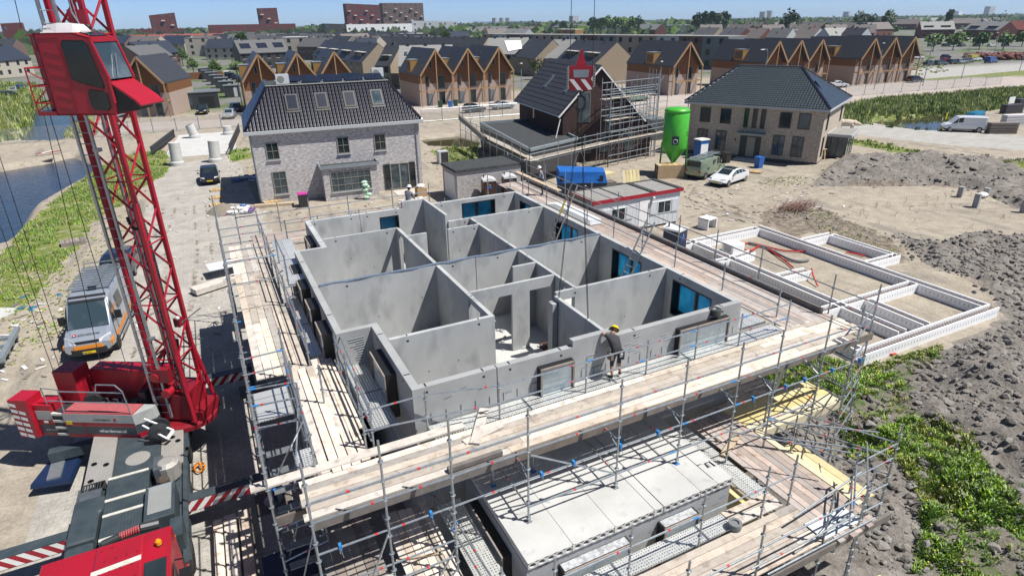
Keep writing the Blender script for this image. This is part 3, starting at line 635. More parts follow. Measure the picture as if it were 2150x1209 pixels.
for i in range(24):
    a=2.6+i*.495; mb.beam((a,20.86+.02*math.sin(i*1.7),5.83+.012*math.sin(i*2.3)),(a+.5,20.86+.02*math.sin(i*1.7+1.7),5.83+.012*math.sin(i*2.3+2.3)),.13,.04)
mb.build('sealing_strip',house,True)
# cast-in anchor hairpins along outer faces
mb=MB().m('galv_dull')
for i in range(44):
    x=R.uniform(4.1,14.4); z=R.uniform(4.9,5.6)
    if 6.9<x<8.3 or 11.8<x<14.1: continue
    mb.tube((x,Yf-.012,z),(x+.22,Yf-.012,z+.03),.007,4)
for i in range(26):
    x=3.9+i*.42
    if 6.9<x<8.3 or 11.8<x<14.1: continue
    mb.tube((x,Yf-.012,4.72),(x,Yf-.012,4.98),.008,4)
for i in range(10): z=4.8+i*.08; mb.tube((2.7+R.uniform(0,.4),16.885,z),(3.2,16.885,z+.02),.007,4)
mb.build('anchor_pins',house,True)
# windows
for y0,y1,zb,zt in ((14.0,16.02,wz0,wz1),(17.87,19.87,wz0,wz1),(22.56,24.6,wz0,wz1),(27.14,28.42,wz0,wz1)): window_unit(house,(Xo,y0,zb),YV,XV,y1-y0,zb,zt,outfilm=None)
for x0,x1,m_ in ((11.34,13.28,1),(6.96,7.94,0)): window_unit(house,(x0,29.2,4.3),XV,YV,x1-x0,4.3,5.6 if m_ else 5.5,mull=m_,batten=False,outfilm=None)
for x0,x1,m_ in ((7.05,8.15,0),(11.95,14.0,1)): window_unit(house,(x0,Yf,wz0),XV,-YV,x1-x0,wz0,wz1,mull=m_)
for y0,y1 in ((17.65,18.72),(19.66,20.7),(21.6,22.63),(23.4,24.4)): window_unit(house,(2.38,y0,wz0),YV,-XV,y1-y0,wz0,wz1,mull=0,dout=.3)
window_unit(house,(3.46,14.38,wz0),YV,-XV,1.58,wz0,wz1,mull=0,dout=.3); window_unit(house,(3.46,26.35,wz0),YV,-XV,1.55,wz0,wz1,mull=0,dout=.25)
# storey floor clutter in the stairwell
mb=MB().m('black').box(9.72,9.97,16.7,17.6,3.11,3.14); mb.m('rebar')
for i in range(7): mb.tube((9.75+i*.1,16.6,3.2),(9.75+i*.1,17.7,3.2),.02,5); mb.tube((9.7,16.7+i*.15,3.23),(10.4,16.7+i*.15,3.23),.02,5)
tag(mb.build('rebar_mat',None),'small rebar mat on the concrete floor seen through the opening in the inner wall','rebar mat')
# single storey annexe with hollow core planks
ax0,ax1,ay0,ay1=4.72,10.95,9.12,12.86
mb=MB().m('concrete_out'); mb.box(ax0,ax1,ay0,ay0+.2,0,2.78); mb.box(ax0,ax0+.2,ay0+.2,ay1,0,2.78); mb.box(ax1-.2,ax1,ay0+.2,ay1,0,2.78)
for i in range(16): x=R.uniform(5,10.8); z=R.uniform(2.1,2.7); mb.m('galv_dull').tube((x,ay0-.01,z),(x+.24,ay0-.01,z+.02),.008,4)
mb.m('concrete_out').build('annexe_wall',house,True)
cuts=[4.72,5.93,7.13,8.33,8.62,9.82,10.42,10.95]
for i in range(len(cuts)-1):
    a,b=cuts[i]+.006,cuts[i+1]-.006
    if i==3: a,b=a+.005,b-.02
    w=b-a; nh=max(1,round(w/.235)) ; mb=MB().m('concrete_slab')
    # front face with oval cores: ring of quads around each hole, extruded back as tubes
    st=w/nh; z0,z1=2.80,3.0
    slot=(i==5)
    for k in range(nh):
        c=a+st*(k+.5); n=10; x0,x1=a+st*k,a+st*(k+1)
        hole=[(c+.082*math.cos(2*PI*j/n+.001),2.895+.068*math.sin(2*PI*j/n+.001)) for j in range(n)]
        def border(hx,hz):
            dx,dz=hx-c,hz-2.9; s_=min((st/2)/max(abs(dx),1e-6),(.1)/max(abs(dz),1e-6)); return (c+dx*s_,2.9+dz*s_)
        br_=[border(*h_) for h_ in hole]
        vs=[(x,ay0-.06,z) for x,z in hole]+[(x,ay0-.06,z) for x,z in br_]+[(x,ay0+.9,z) for x,z in hole]
        mb.add(vs,[(j,(j+1)%n,n+(j+1)%n,n+j) for j in range(n)]+[((j+1)%n,j,2*n+j,2*n+(j+1)%n) for j in range(n)])
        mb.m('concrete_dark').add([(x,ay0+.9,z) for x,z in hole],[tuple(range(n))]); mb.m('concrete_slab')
    y0=ay0-.06
    if i==6:   # plank with the broken hole near its end
        hx0,hx1,hy0,hy1=10.6,10.88,9.62,9.86
        mb.add([(a,y0,z1),(b,y0,z1),(b,hy0,z1),(a,hy0,z1)],[(0,1,2,3)]); mb.add([(a,hy0,z1),(hx0,hy0+.05,z1),(hx0+.04,hy1,z1),(a,hy1+.04,z1)],[(0,1,2,3)])
        mb.add([(hx1,hy0,z1),(b,hy0,z1),(b,hy1,z1),(hx1-.03,hy1+.02,z1)],[(0,1,2,3)]); mb.add([(a,hy1,z1),(b,hy1,z1),(b,ay1,z1),(a,ay1,z1)],[(0,1,2,3)])
        mb.add([(a,hy0,z1),(hx1,hy0,z1),(hx0+.13,hy0+.03,z1),(hx0,hy0+.05,z1)],[(0,1,2,3)])
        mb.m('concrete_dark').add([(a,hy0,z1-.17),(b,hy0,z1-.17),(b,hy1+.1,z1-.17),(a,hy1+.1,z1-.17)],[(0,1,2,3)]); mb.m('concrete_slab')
        mb.add([(hx0,hy0+.05,z1),(hx1,hy0,z1),(hx1,hy0,z1-.17),(hx0,hy0+.05,z1-.17)],[(0,1,2,3)])
    else: mb.add([(a,y0,z1),(b,y0,z1),(b,ay1,z1),(a,ay1,z1)],[(0,1,2,3)])
    mb.add([(a,y0,z0),(a,ay1,z0),(a,ay1,z1),(a,y0,z1)],[(0,1,2,3)]); mb.add([(b,y0,z0),(b,ay1,z0),(b,ay1,z1),(b,y0,z1)],[(3,2,1,0)])
    mb.m('concrete_out').box(a,b,ay0+.92,ay1,z0,z0+.02)
    mb.build('hollow_core_plank',house,True)
mb=MB().m('concrete_dark').box(10.405,10.43,9.25,12.8,2.9,3.003); mb.m('off_white')
for x in (5.93,7.13,8.33): mb.box(x-.025,x+.025,ay0-.075,ay0-.03,2.82,3.0)
mb.build('joint_filler',house,True)
for x0,x1 in ((5.56,7.5),(8.5,9.66)):
    window_unit(house,(x0,ay0,1.0),XV,-YV,x1-x0,1.0,2.5,dout=.26,mull=1,outfilm='teal_film')
mb=MB().m('ash_white')
for x0,x1 in ((5.6,7.45),(8.55,9.6)): MB().m('ash_white').box(x0,x1,ay0-.25,ay0-.02,2.501,2.512).build('window_top_flashing',house,True)
pass
window_unit(house,(ax0,9.9,1.0),YV,-XV,2.2,1.0,2.5,dout=.22,mull=1,outfilm='teal_film')
# ================================================================== SCAFFOLD HELPERS
DZ=4.65
class Scaf:
    def __init__(s,name,label,loc): s.t=thing(name,label,'scaffold',loc)
    def post(s,x,y,z0,z1,r=.027,tape=None,foot=True):
        mb=MB().m('galv').tube((x,y,z0),(x,y,z1),r,7)
        z=math.ceil(z0/.5)*.5+.12
        while z<z1-.05: mb.lathe((x,y,z),[(.03,-.01),(.062,-.006),(.062,.006),(.03,.01)],8); z+=.5
        if foot and z0<3.2: mb.m('blue_tape' if R.random()<.5 else 'galv').box(x-.07,x+.07,y-.07,y+.07,z0-.005,z0+.012)
        if tape: mb.m(tape).tube((x,y,z1-.9),(x,y,z1-.8),r+.004,7)
        mb.build('post',s.t,True,smooth=False)
    def rail(s,p,q,r=.024,name='rail'):
        p,q=Vector(p),Vector(q); mb=MB().m('galv').tube(p,q,r,7); d=(q-p); L=d.length
        if L>1.1:
            k=R.choice((.2,.5,.8)); mb.m('red_tape').tube(p+d*k,p+d*(k+.06/L*1.0),r+.004,7)
            if R.random()<.22: k=R.choice((.02,.86)); mb.m('blue_tape').tube(p+d*k,p+d*min(k+.16/L,1),r+.003,7)
        mb.build(name,s.t,True)
    def rails(s,pts,zs,r=.024):
        for a,b in zip(pts[:-1],pts[1:]):
            for z in zs: s.rail((a[0],a[1],z),(b[0],b[1],z),r)
    def brace(s,p,q): MB().m('galv').tube(p,q,.024,6).build('brace',s.t,True)
    def boards(s,axis,a0,a1,t0,t1,z,mat='wood',w=.215,th=.038,L=None,gap=.015,name='board_deck',miss=0,jit=.15):
        mb=MB().m(mat); n=max(1,round((t1-t0)/(w+gap))); st=(t1-t0)/n
        for i in range(n):
            c0=t0+i*st+gap/2; c1=t0+(i+1)*st-gap/2; a=a0+R.uniform(-jit,0)
            Ls=L or (a1-a0)
            while a<a1-.05:
                b=min(a+Ls*R.uniform(.85,1.1),a1+R.uniform(0,jit))
                if b>a1-.5: b=a1+R.uniform(0,jit)
                zz=z+R.uniform(-.006,.006); ty=R.uniform(-.007,.007)
                if R.random()>=miss:
                    if axis=='x': mb.add([(a,c0+ty,zz-th),(b,c0-ty,zz-th),(b,c1-ty,zz-th),(a,c1+ty,zz-th),(a,c0+ty,zz),(b,c0-ty,zz),(b,c1-ty,zz),(a,c1+ty,zz)],[(0,3,2,1),(4,5,6,7),(0,1,5,4),(1,2,6,5),(2,3,7,6),(3,0,4,7)])
                    else: mb.add([(c0+ty,a,zz-th),(c1+ty,a,zz-th),(c1-ty,b,zz-th),(c0-ty,b,zz-th),(c0+ty,a,zz),(c1+ty,a,zz),(c1-ty,b,zz),(c0-ty,b,zz)],[(0,3,2,1),(4,5,6,7),(0,1,5,4),(1,2,6,5),(2,3,7,6),(3,0,4,7)])
                a=b+.006
        return mb.build(name,s.t,True)
    def steel(s,axis,a0,a1,t0,t1,z,n=2,L=2.5,name='steel_deck'):
        st=(t1-t0)/n; k=max(1,round((a1-a0)/L)); sl_=(a1-a0)/k
        for j in range(k):
            mb=MB()
            for i in range(n):
                c0,c1=t0+i*st+.008,t0+(i+1)*st-.008; a,b=a0+j*sl_+.04,a0+(j+1)*sl_-.04
                mb.m('perf'); B=(a,b,c0,c1) if axis=='x' else (c0,c1,a,b); mb.box(*B,z-.05,z)
                mb.m('galv')
                for e in (a-.03,b): 
                    E_=(e,e+.03,c0,c1) if axis=='x' else (c0,c1,e,e+.03); mb.box(*E_,z-.07,z+.006)
            mb.build(name,s.t,True)
# ---------------------------------------------------------------- front scaffold
F_=Scaf('front_scaffold','main scaffold along the front of the concrete house with a wide pale plank deck',(8,11.5,0))
fx=[.44,1.94,3.44,5.34,7.93,9.98,11.9,13.4,15.35,16.8]; oy=10.2
for x in fx: F_.post(x,oy,3.0 if 4.7<x<10.9 else 0,6.65 if x<4 else 6.32)
F_.rails([(x,oy) for x in fx],(5.15+.5,5.15)); F_.rails([(x,oy) for x in fx],(4.3,))
for a,b in ((.44,1.94),(1.94,3.44)): 
    for z in (1.2,1.8,2.8,3.3): F_.rail((a,oy,z),(b,oy,z))
F_.rail((1.94,oy,2.0),(3.44,oy,2.0))
F_.rail((5.34,oy,3.45),(7.93,oy,3.45)); F_.rail((7.93,oy,3.45),(9.98,oy,3.45)); F_.rail((9.98,oy,3.45),(11.9,oy,3.45)); F_.rail((11.9,oy,3.2),(13.4,oy,3.2)); F_.rail((13.4,oy,3.3),(15.35,oy,3.3)); 
F_.brace((5.4,oy,5.0),(7.85,oy,3.5)); F_.brace((.5,oy-.03,.9),(1.9,oy-.03,4.2)); F_.brace((1.3,oy-.03,.4),(3.4,oy-.03,2.4)); F_.brace((1.98,oy+.03,.6),(3.4,oy+.03,3.0))
for a,b in ((5.34,7.93),(7.93,9.98),(9.98,11.9)): F_.rail((a,oy,3.45),(a,12.4,3.45),name='transom')
for x in (5.34,7.93,9.98,11.9,13.4,15.35):
    F_.rail((x,oy,4.5),(x,12.7,4.5),name='transom')
    mb=MB().m('galv').tube((x,oy+.02,4.3),(x+.0,oy+.55,4.52),.02,5); mb.build('brace',F_.t,True)
F_.boards('x',.45,16.9,10.88,12.22,DZ,L=4.8,w=.215)
F_.boards('x',16.0,18.5,11.15,12.6,DZ-.01,L=2.6); 
mb=MB().m('wood_beam')
for a,b in ((.5,5.3),(5.35,9.2),(9.3,14.2),(14.2,18.6)): mb.box(a,b,10.80,10.845,4.40+R.uniform(-.03,.02),4.655)
mb.box(-.2,1.2,11.6,11.66,4.1,4.35); mb.build('toe_board',F_.t,True)
F_.steel('x',3.75,14.9,12.27,12.85,DZ-.01,n=2,L=2.57); F_.steel('x',14.9,16.2,12.3,12.85,DZ-.01,n=2,L=1.3)
ip=[2.11,3.71,5.58,8.27,10.38,12.25,14.06,16.18]
for x in ip: F_.post(x,12.27 if x>4 else 12.65,4.2,5.78 if x>4 else 5.85)
F_.rails([(x,12.27) for x in ip[2:]],(5.65,)); F_.rails([(x,12.25) for x in ip[2:]],(5.15,)); F_.rail((2.11,12.65,5.75),(3.71,12.65,5.75)); F_.rail((2.11,12.65,5.2),(5.58,12.25,5.15)); F_.rail((3.71,12.65,5.75),(5.58,12.27,5.68))
for x in (9.2,8.0,6.6,5.7,2.9,.9,12.6,13.9,14.7,15.9,17.2):    # blue clamps on the ledger
    mb=MB().m('blue_tape').box(x-.03,x+.03,oy-.05,oy+.05,4.24,4.38); mb.m('galv').tube((x,oy-.05,4.28),(x+.03,oy-.1,4.08),.008,4); mb.build('clamp',F_.t,True)
for x in (6.3,9.2,5.1): # inner jack posts standing on the annexe roof
    F_.post(x,11.75,3.0,3.7)
# loose boards on the front deck
def loose(label,p,q,w,th,mat='wood',name='loose_board',n=1,lift=0,cat='board'):
    mb=MB().m(mat); p=Vector(p);q=Vector(q); d=(q-p).normalized(); s_=Vector((-d.y,d.x,0))
    for i in range(n): off=s_*((i-(n-1)/2)*(w+.01)); mb.beam(p+off+ZV*lift*i,q+off+ZV*lift*i,w,th)
    return tag(mb.build(name,None),label,cat)
loose('long pale plank sticking out past the left end of the front scaffold deck',(-.6,12.42,4.69),(4.6,12.42,4.69),.28,.05)
loose('plank lying askew across the gap between steel deck and wooden deck',(4.55,11.55,4.70),(5.35,12.75,4.74),.25,.045)
loose('short plank under the askew plank on the front deck',(4.35,11.75,4.67),(5.5,11.95,4.685),.2,.03)
loose('thick dark beam piece lying at the outer edge of the front deck',(3.6,10.93,4.72),(5.0,10.93,4.72),.12,.12,'wood_beam',cat='beam')
# ---------------------------------------------------------------- right walkway
W_=Scaf('right_walkway_scaffold','scaffold walkway behind the right hand wall of the concrete house, covered in worn reddish planks',(17.5,22,0))
M('wood_worn',(.50,.42,.375),(.40,.335,.30),ns=3,rough=.85,island=.25,col3=(.25,.18,.14),n3=5,ramp3=(.6,.75))
W_.boards('y',12.45,35.2,16.35,18.45,DZ,mat='wood_worn',L=4.6)
W_.steel('y',13.1,20.8,15.0,16.2,DZ-.02,n=3,L=2.5)
yy=[13.15,15.76,18.52,20.75,22.95,25.3,27.2,29.5,31.7,34.2]
for i,y in enumerate(yy): W_.post(16.73,y,0 if i%2==0 else 4.2,5.8)
W_.rails([(16.73,y) for y in yy],(5.65,5.15))
yo=[12.5,15.7,18.1,20.45,22.75,25.2,27.7,30.5,32.9,35.4]
for y in yo: W_.post(18.55,y,0,6.15)
W_.rails([(18.55,y) for y in yo],(5.65,5.15))
mb=MB().m('wood_beam').box(18.3,18.4,12.6,35,4.66,4.86); mb.build('toe_board',W_.t,True)
# ---------------------------------------------------------------- rear scaffold
B_=Scaf('rear_scaffold','scaffold walkway behind the far wall of the concrete house with two rails',(9,31,0))
M('wood_red',(.36,.27,.23),(.28,.215,.185),ns=3,rough=.9,island=.15)
B_.boards('x',1.2,9,29.6,31.9,DZ,L=4.2,mat='wood_worn'); B_.boards('x',9,16.4,29.55,32.0,DZ,mat='wood_red',L=4.2)
bx_=[.6,2.6,4.1,6.1,8.5,10.6,12.2,14.2,16.5]
for x in bx_: B_.post(x,32.0,0,6.15)
for x in bx_[1:6]: B_.post(x,29.5,4.3,5.9)
B_.rails([(x,32.0) for x in bx_[:6]],(5.65,5.15)); B_.rails([(x,29.5) for x in bx_[1:5]],(5.72,5.3)); 
# ---------------------------------------------------------------- left scaffold
L_=Scaf('left_scaffold','tall scaffold along the left side of the concrete house with pale plank deck',(.8,22,0))
L_.boards('y',17.4,30.6,.0,1.5,DZ,L=4.6,w=.24); L_.boards('y',12.25,17.35,.93,2.12,DZ+.03,L=5.0,w=.2,gap=.03); L_.boards('y',13.6,17.7,1.62,2.25,DZ+.02,L=4)
ly=[15.15,17.45,19.8,22.35,24.9,27.3,29.6,31.9]
for y in ly:
    L_.post(-.25,y,0,6.7 if y<25 else 6.9); L_.post(1.56,y,0,5.9)
L_.rails([(1.56,y) for y in ly[1:]],(5.65,5.15)); L_.rails([(-.25,y) for y in ly[1:]],(5.65,5.15,4.5)); L_.rails([(-.25,y) for y in ly],(2.6,.6))
for y in ly[3:5]+[26.2,28.4,29.6,31.9]: L_.rail((-.25,y,5.85),(1.56,y,5.85))
for y in ly: L_.rail((-.25,y,4.4),(1.56,y,4.4),name='transom')
for a,b in zip(ly[:-1],ly[1:]): L_.brace((-.27,a,.5),(-.27,b,2.5)); L_.brace((-.27,b,2.6),(-.27,a,4.5))
L_.steel('y',18.0,23.0,1.68,2.05,DZ-.01,n=2,L=2.5,name='steel_deck'); L_.steel('y',22.4,28.0,1.75,2.6,5.45,n=2,L=2.8,name='raised_steel_deck')
for y in (22.4,25.2,28.0): L_.rail((1.56,y,5.38),(2.6,y,5.38),name='bracket'); L_.brace((1.58,y,4.9),(2.5,y,5.36))
L_.rail((1.56,23.4,6.35),(-.25,23.4,6.3)); L_.rail((1.75,24.9,6.5),(1.75,22.4,6.5)); L_.post(1.75,22.5,5.4,6.6); L_.post(1.75,25.2,5.4,6.6)
# left inner guard and steel deck beside the recessed corner
for y in (12.65,14.0,15.35,16.7): L_.post(2.3,y,4.3,5.95)
for z in (5.75,5.25): L_.rail((2.3,12.65,z),(2.3,14.7,z)); L_.rail((2.3,14.7,z),(2.3,16.9,z))
L_.rail((2.38,12.9,5.5),(2.5,17.0,5.7)); L_.rail((2.25,12.6,4.9),(2.25,17,4.9))
L_.steel('y',13.4,17.0,2.45,3.15,DZ-.03,n=2,L=1.8)
# stair tower with perforated landing
S_=Scaf('stair_tower','narrow scaffold stair tower with a bare perforated steel landing at the near left corner',(.2,15,0))
for x,y in ((-.25,12.3),(-.25,13.8),(.85,12.5),(.85,13.8),(.85,15.0),(.85,17.1)): S_.post(x,y,0,5.7 if y<13 else 6.3)
for k in range(4): S_.steel('x',-.2,.78,15.22+k*.38,15.58+k*.38,DZ-.06,n=1,L=1)
for z in (4.45,5.15,5.65):
    S_.rail((-.25,15.15,z),(.85,15.0,z)); S_.rail((-.25,16.9,z),(.85,16.95,z)); S_.rail((.85,12.5,z),(.85,17.1,z)); S_.rail((-.25,12.3,z-.3),(-.25,15.15,z-.3))
for z in (3.4,2.4,1.4): S_.rail((-.25,12.3,z),(.85,12.5,z)); S_.rail((-.25,13.8,z),(.85,13.8,z)); S_.rail((-.25,12.3,z),(-.25,15.15,z))
S_.brace((-.2,13.6,3.6),(.85,13.4,5.5)); S_.brace((-.25,12.35,.5),(.8,12.5,3.6)); S_.brace((.3,12.6,4.1),(.9,14.4,5.6)); S_.brace((-.1,13.9,1.0),(.8,13.9,3.4))
S_.steel('x',.45,.92,12.75,13.45,DZ-.04,n=2,L=.5)
mb=MB().m('galv')
for i in range(9): mb.box(-.15,.7,12.6+i*.26,12.84+i*.26,.4+i*.42,.43+i*.42)
mb.build('stair_flight',S_.t,True)
# ---------------------------------------------------------------- low scaffold around the annexe
LZ=2.3
Q_=Scaf('low_scaffold','low scaffold ring round the hollow core annexe with plank decks and bare posts',(9,8,0))
Q_.steel('x',4.2,12.0,8.22,8.74,LZ,n=2,L=2.45); Q_.boards('x',3.4,12.7,6.85,8.14,LZ+.01,L=4.4); Q_.steel('y',8.4,12.1,11.45,12.05,LZ,n=2,L=1.9)
Q_.boards('y',6.75,12.3,12.2,13.72,LZ+.02,mat='wood_worn',L=4.6,w=.2); 
Q_.boards('x',10.35,11.9,8.2,8.75,LZ+.025,mat='wood',L=1.6)
for x in (6.9,9.03,11.14,12.13,4.9): Q_.post(x,8.17,0,3.95)
for x in (7.4,9.56,11.85,13.3): Q_.post(x,6.86,0,3.9)
Q_.rail((4.9,8.17,3.3),(6.9,8.17,3.3)); Q_.rail((6.9,8.17,3.3),(9.03,8.17,3.3)); Q_.rail((9.03,8.17,3.3),(11.14,8.17,3.3)); Q_.rail((11.14,8.17,3.3),(12.13,8.17,3.3))
for x0,x1,z in ((7.4,9.56,3.25),(9.56,11.85,3.3),(9.3,13.9,2.75),(11.85,13.9,3.35)): Q_.rail((x0,6.8,z),(x1,6.8,z))
cp=[(15.75,7.75),(13.95,7.7),(14.25,10.3),(13.5,7.1)]
for (x,y),z0,z1 in ((cp[0],0,3.95),(cp[1],0,3.8),((14.1,10.85),0,4.1),((15.3,10.6),0,2.6),((13.0,6.75),0,3.7)): Q_.post(x,y,z0,z1)
for z in (3.3,2.8): Q_.rail((15.75,7.75,z),(13.95,7.7,z)); Q_.rail((15.75,7.75,z),(14.1,10.85,z)); Q_.rail((13.95,7.7,z-.02),(12.5,6.7,z-.05))
Q_.rail((15.75,7.75,1.85),(13.95,7.7,1.85)); Q_.rail((15.75,7.75,2.2),(14.1,10.85,2.2)); Q_.brace((14.0,7.7,1.8),(15.7,7.8,.2)); Q_.brace((13.95,7.7,.2),(14.9,9.3,1.8)); Q_.brace((14.2,7.6,2.0),(15.2,7.8,.1)); Q_.brace((13.3,6.9,3.3),(14.9,8.1,3.4))
# right hand tower with crossing braces
T_=Scaf('corner_tower','slender scaffold tower with crossing braces at the right end of the front deck',(17.5,11.3,0))
tp=[(16.8,10.2),(18.55,10.9),(16.8,12.6),(18.45,12.6)]
T_.post(18.62,10.95,0,6.35)
for z in (5.65,5.15,4.3,3.3,2.8,2.2,1.4):
    T_.rail((16.8,10.2,z),(18.62,10.95,z)); 
    if z<5: T_.rail((16.8,10.2,z+.15),(16.9,12.5,z+.15))
    T_.rail((18.62,10.95,z),(18.55,12.5,z))
T_.post(16.9,12.5,0,4.5); T_.brace((16.85,10.2,4.25),(18.5,10.9,1.9)); T_.brace((16.9,10.25,4.2),(18.6,11.3,2.6)); T_.brace((16.85,10.3,3.3),(17.9,10.8,.4)); T_.brace((16.8,10.2,2.0),(16.9,12.4,.3))
T_.brace((13.4,10.2,3.3),(14.6,9.0,2.3)); T_.rail((13.4,10.2,3.3),(15.75,8.3,3.3)); T_.rail((13.4,10.2,2.75),(15.75,8.1,2.75)); T_.rail((11.9,10.2,3.4),(14.1,8.0,3.4))
# yellow platforms right of the annexe
Y_=Scaf('yellow_platform','bright yellow formwork board platform beside the brown soil at the right end',(16,11,0))
Y_.boards('x',13.8,17.75,10.85,12.3,LZ-.05,mat='wood_yellow',w=.5,L=4,gap=.004,jit=.05); Y_.boards('x',13.6,17.0,12.3,13.7,LZ-.4,mat='wood',L=3)
mb=MB().m('wood_yellow').box(13.8,17.8,10.76,10.82,2.02,2.3); mb.build('edge_beam',Y_.t,True)
Y_.boards('y',7.3,10.9,13.78,14.0,LZ+.0,mat='wood_yellow',L=3.6,jit=.05); Y_.boards('y',8.4,11.4,15.1,16.4,.75,mat='wood_yellow',L=3,w=.3)
for x,y in ((14.4,10.9),(17.6,10.9),(15.2,9.2),(16.3,11.2)): Y_.post(x,y,0,2.3 if y>10 else .9)
Y_.boards('x',11.0,12.0,8.3,12.6,1.6,mat='wood_yellow',L=1.0,w=.5,jit=.02)
Y_.boards('x',11.2,13.2,5.3,6.1,1.2,mat='wood_yellow',w=.25,L=3); mb=MB().m('wood_beam').box(7.5,14.3,6.7,6.8,2.05,2.27); mb.build('toe_board',Q_.t,True)
# lower left decks beneath the front scaffold
K_=Scaf('lower_left_scaffold','shaded lower plank platform left of the annexe, under the front scaffold deck',(2,11,0))
K_.boards('y',9.3,12.7,2.3,3.5,LZ,L=3.6,w=.2); K_.steel('y',9.2,12.5,3.72,4.4,LZ,n=2,L=1.7); K_.boards('y',10.9,12.8,.6,1.95,LZ-.02,mat='wood_grey',L=2.4)
K_.steel('x',.55,2.1,10.35,10.9,LZ-.02,n=2,L=1.6); K_.boards('y',13.0,16.5,1.0,2.1,1.9,mat='wood_grey',L=3)
K_.post(3.64,10.85,0,4.6); K_.post(3.64,12.6,0,4.4)
for z in (3.3,2.8): K_.rail((3.64,10.85,z),(3.64,12.6,z)); K_.rail((3.64,10.85,z),(3.75,8.6,z)); K_.rail((2.2,12.75,z),(3.64,12.7,z)); K_.rail((.6,12.9,z),(2.1,12.9,z))
K_.post(3.85,8.6,0,3.8)
# ================================================================== MOBILE TOWER CRANE
def atY(px,py,Y):
    d=_r*((px-CX)/FPX)-_u*((py-CY)/FPX)+_F; t=Y/d.y; return Vector((d.x*t,Y,CAMH+d.z*t))
crane=thing('mobile_crane','red truck mounted tower crane with lattice mast, parked on the paving beside the scaffold','crane',(-4,18,0))
CC=Vector((-2.45,21.9,0)); CU=Vector((.866,-.5,0)); CV=Vector((.5,.866,0))
def cp3(u,v,z): return CC+CU*u+CV*v+ZV*z
def cbox(mb,u0,u1,v0,v1,z0,z1):
    return mb.hull([cp3(u0,v0,z0),cp3(u1,v0,z0),cp3(u1,v1,z0),cp3(u0,v1,z0)],[cp3(u0,v0,z1),cp3(u1,v0,z1),cp3(u1,v1,z1),cp3(u0,v1,z1)])
def part(mb,name,par=crane,bevel=0): return mb.build(name,par,True,bevel=bevel)
def stripes(mb,p0,u,w,n,W_,H_,lean=1.0,mats=('red','white')):
    """diagonal warning bars on an upright panel: p0 lower left, u along, n outward"""
    p0=Vector(p0);u=Vector(u);n=Vector(n); L_=W_; k=int((L_+H_)/w)+2
    for i in range(-2,k):
        a=i*w; pts=[(a,0),(a+w,0),(a+w+H_*lean,H_),(a+H_*lean,H_)]
        def clip(P,f,s):
            out=[]
            for j in range(len(P)):
                A,B=P[j],P[(j+1)%len(P)]; ia,ib=s*(A[0]-f)>=0,s*(B[0]-f)>=0
                if ia: out.append(A)
                if ia!=ib: t=(f-A[0])/(B[0]-A[0]); out.append((f,A[1]+(B[1]-A[1])*t))
            return out
        P=clip(pts,0,1); P=clip(P,L_,-1) if P else P
        if len(P)>=3: mb.m(mats[i%2]).add([p0+u*a_+ZV*b_+n*.006 for a_,b_ in P],[tuple(range(len(P)))])
    return mb
# chassis
mb=MB().m('crane_grey'); mb.box(-5.35,-2.65,14.4,25.2,.75,1.3); mb.box(-4.62,-3.3,18.7,25.2,1.3,1.42); part(mb,'chassis',bevel=.02)
for x0,x1,y0 in ((-5.38,-4.64,18.95),(-3.28,-2.62,19.0)): part(MB().m('chequer').box(x0,x1,y0,25.2,1.3,1.43),'deck_plate')
mb=MB().m('chequer').lathe((-3.95,19.9,1.42),[(.36,0),(.36,.012)],28); part(mb,'hatch')
for x,y in ((-5.2,20.2),(-4.85,20.0),(-5.2,19.3),(-2.95,20.6),(-2.78,20.3)): part(MB().m('black').lathe((x,y,1.43),[(.09,0),(.085,.02),(.05,.02),(.045,.0)],14),'tie_down')
mb=MB().m('crane_grey'); mb.box(-4.62,-3.5,15.9,18.75,1.3,1.72)
for i in range(14): mb.box(-4.6+i*.08,-4.57+i*.08,15.95,18.65,1.72,1.735)
part(mb,'engine_tunnel',bevel=.02)
for y in (18.67,17.63,16.96,15.98): part(MB().m('off_white').box(-4.6,-3.52,y-.05,y+.05,1.735,1.76),'white_strip')
mb=MB().m('crane_grey'); mb.prism([(-5.38,16.15),(-4.7,16.15),(-4.7,17.2),(-4.62,17.3),(-4.62,17.95),(-5.38,17.95)],1.0,1.78); mb.box(-5.4,-4.75,14.45,16.15,1.0,1.68); part(mb,'tank',bevel=.05)
mb=MB().m('galv_dull').box(-5.3,-4.75,18.0,18.4,1.3,1.72); mb.m('steel_dark')
for i in range(7): mb.path([(-5.3+i*.07,18.35,1.5),(-5.2+i*.07,18.6,1.8),(-5.05+i*.05,18.9,1.6),(-4.9+i*.03,18.8,1.4)],.022,5)
part(mb,'hose_bundle')
mb=MB().m('crane_grey').box(-3.5,-2.74,15.9,17.4,1.2,1.98); mb.m('crane_silver')
for i in range(26): mb.box(-3.42,-2.82,16.15+i*.045,16.175+i*.045,1.98,2.0)
mb.m('galv').box(-3.46,-2.78,17.3,17.34,1.98,2.01); part(mb,'radiator',bevel=.02)
mb=MB().m('chequer'); mb.lathe((-3.0,18.5,1.55),[(.05,-.2),(.34,-.15),(.36,.35),(.2,.42)],12); mb.m('bark').lathe((-3.1,17.85,1.5),[(.16,-.2),(.17,.3),(.1,.36)],10); mb.m('galv_dull').box(-3.35,-3.1,18.2,18.9,1.4,1.95); part(mb,'exhaust')
mb=MB().m('steel_dark').tube((-4.35,15.35,2.1),(-3.95,15.4,2.15),.11,10); mb.m('red_deck').tube((-3.98,15.4,2.15),(-3.5,15.42,2.2),.10,10); mb.m('steel_dark').tube((-3.5,15.42,2.2),(-3.1,15.5,2.1),.13,10)
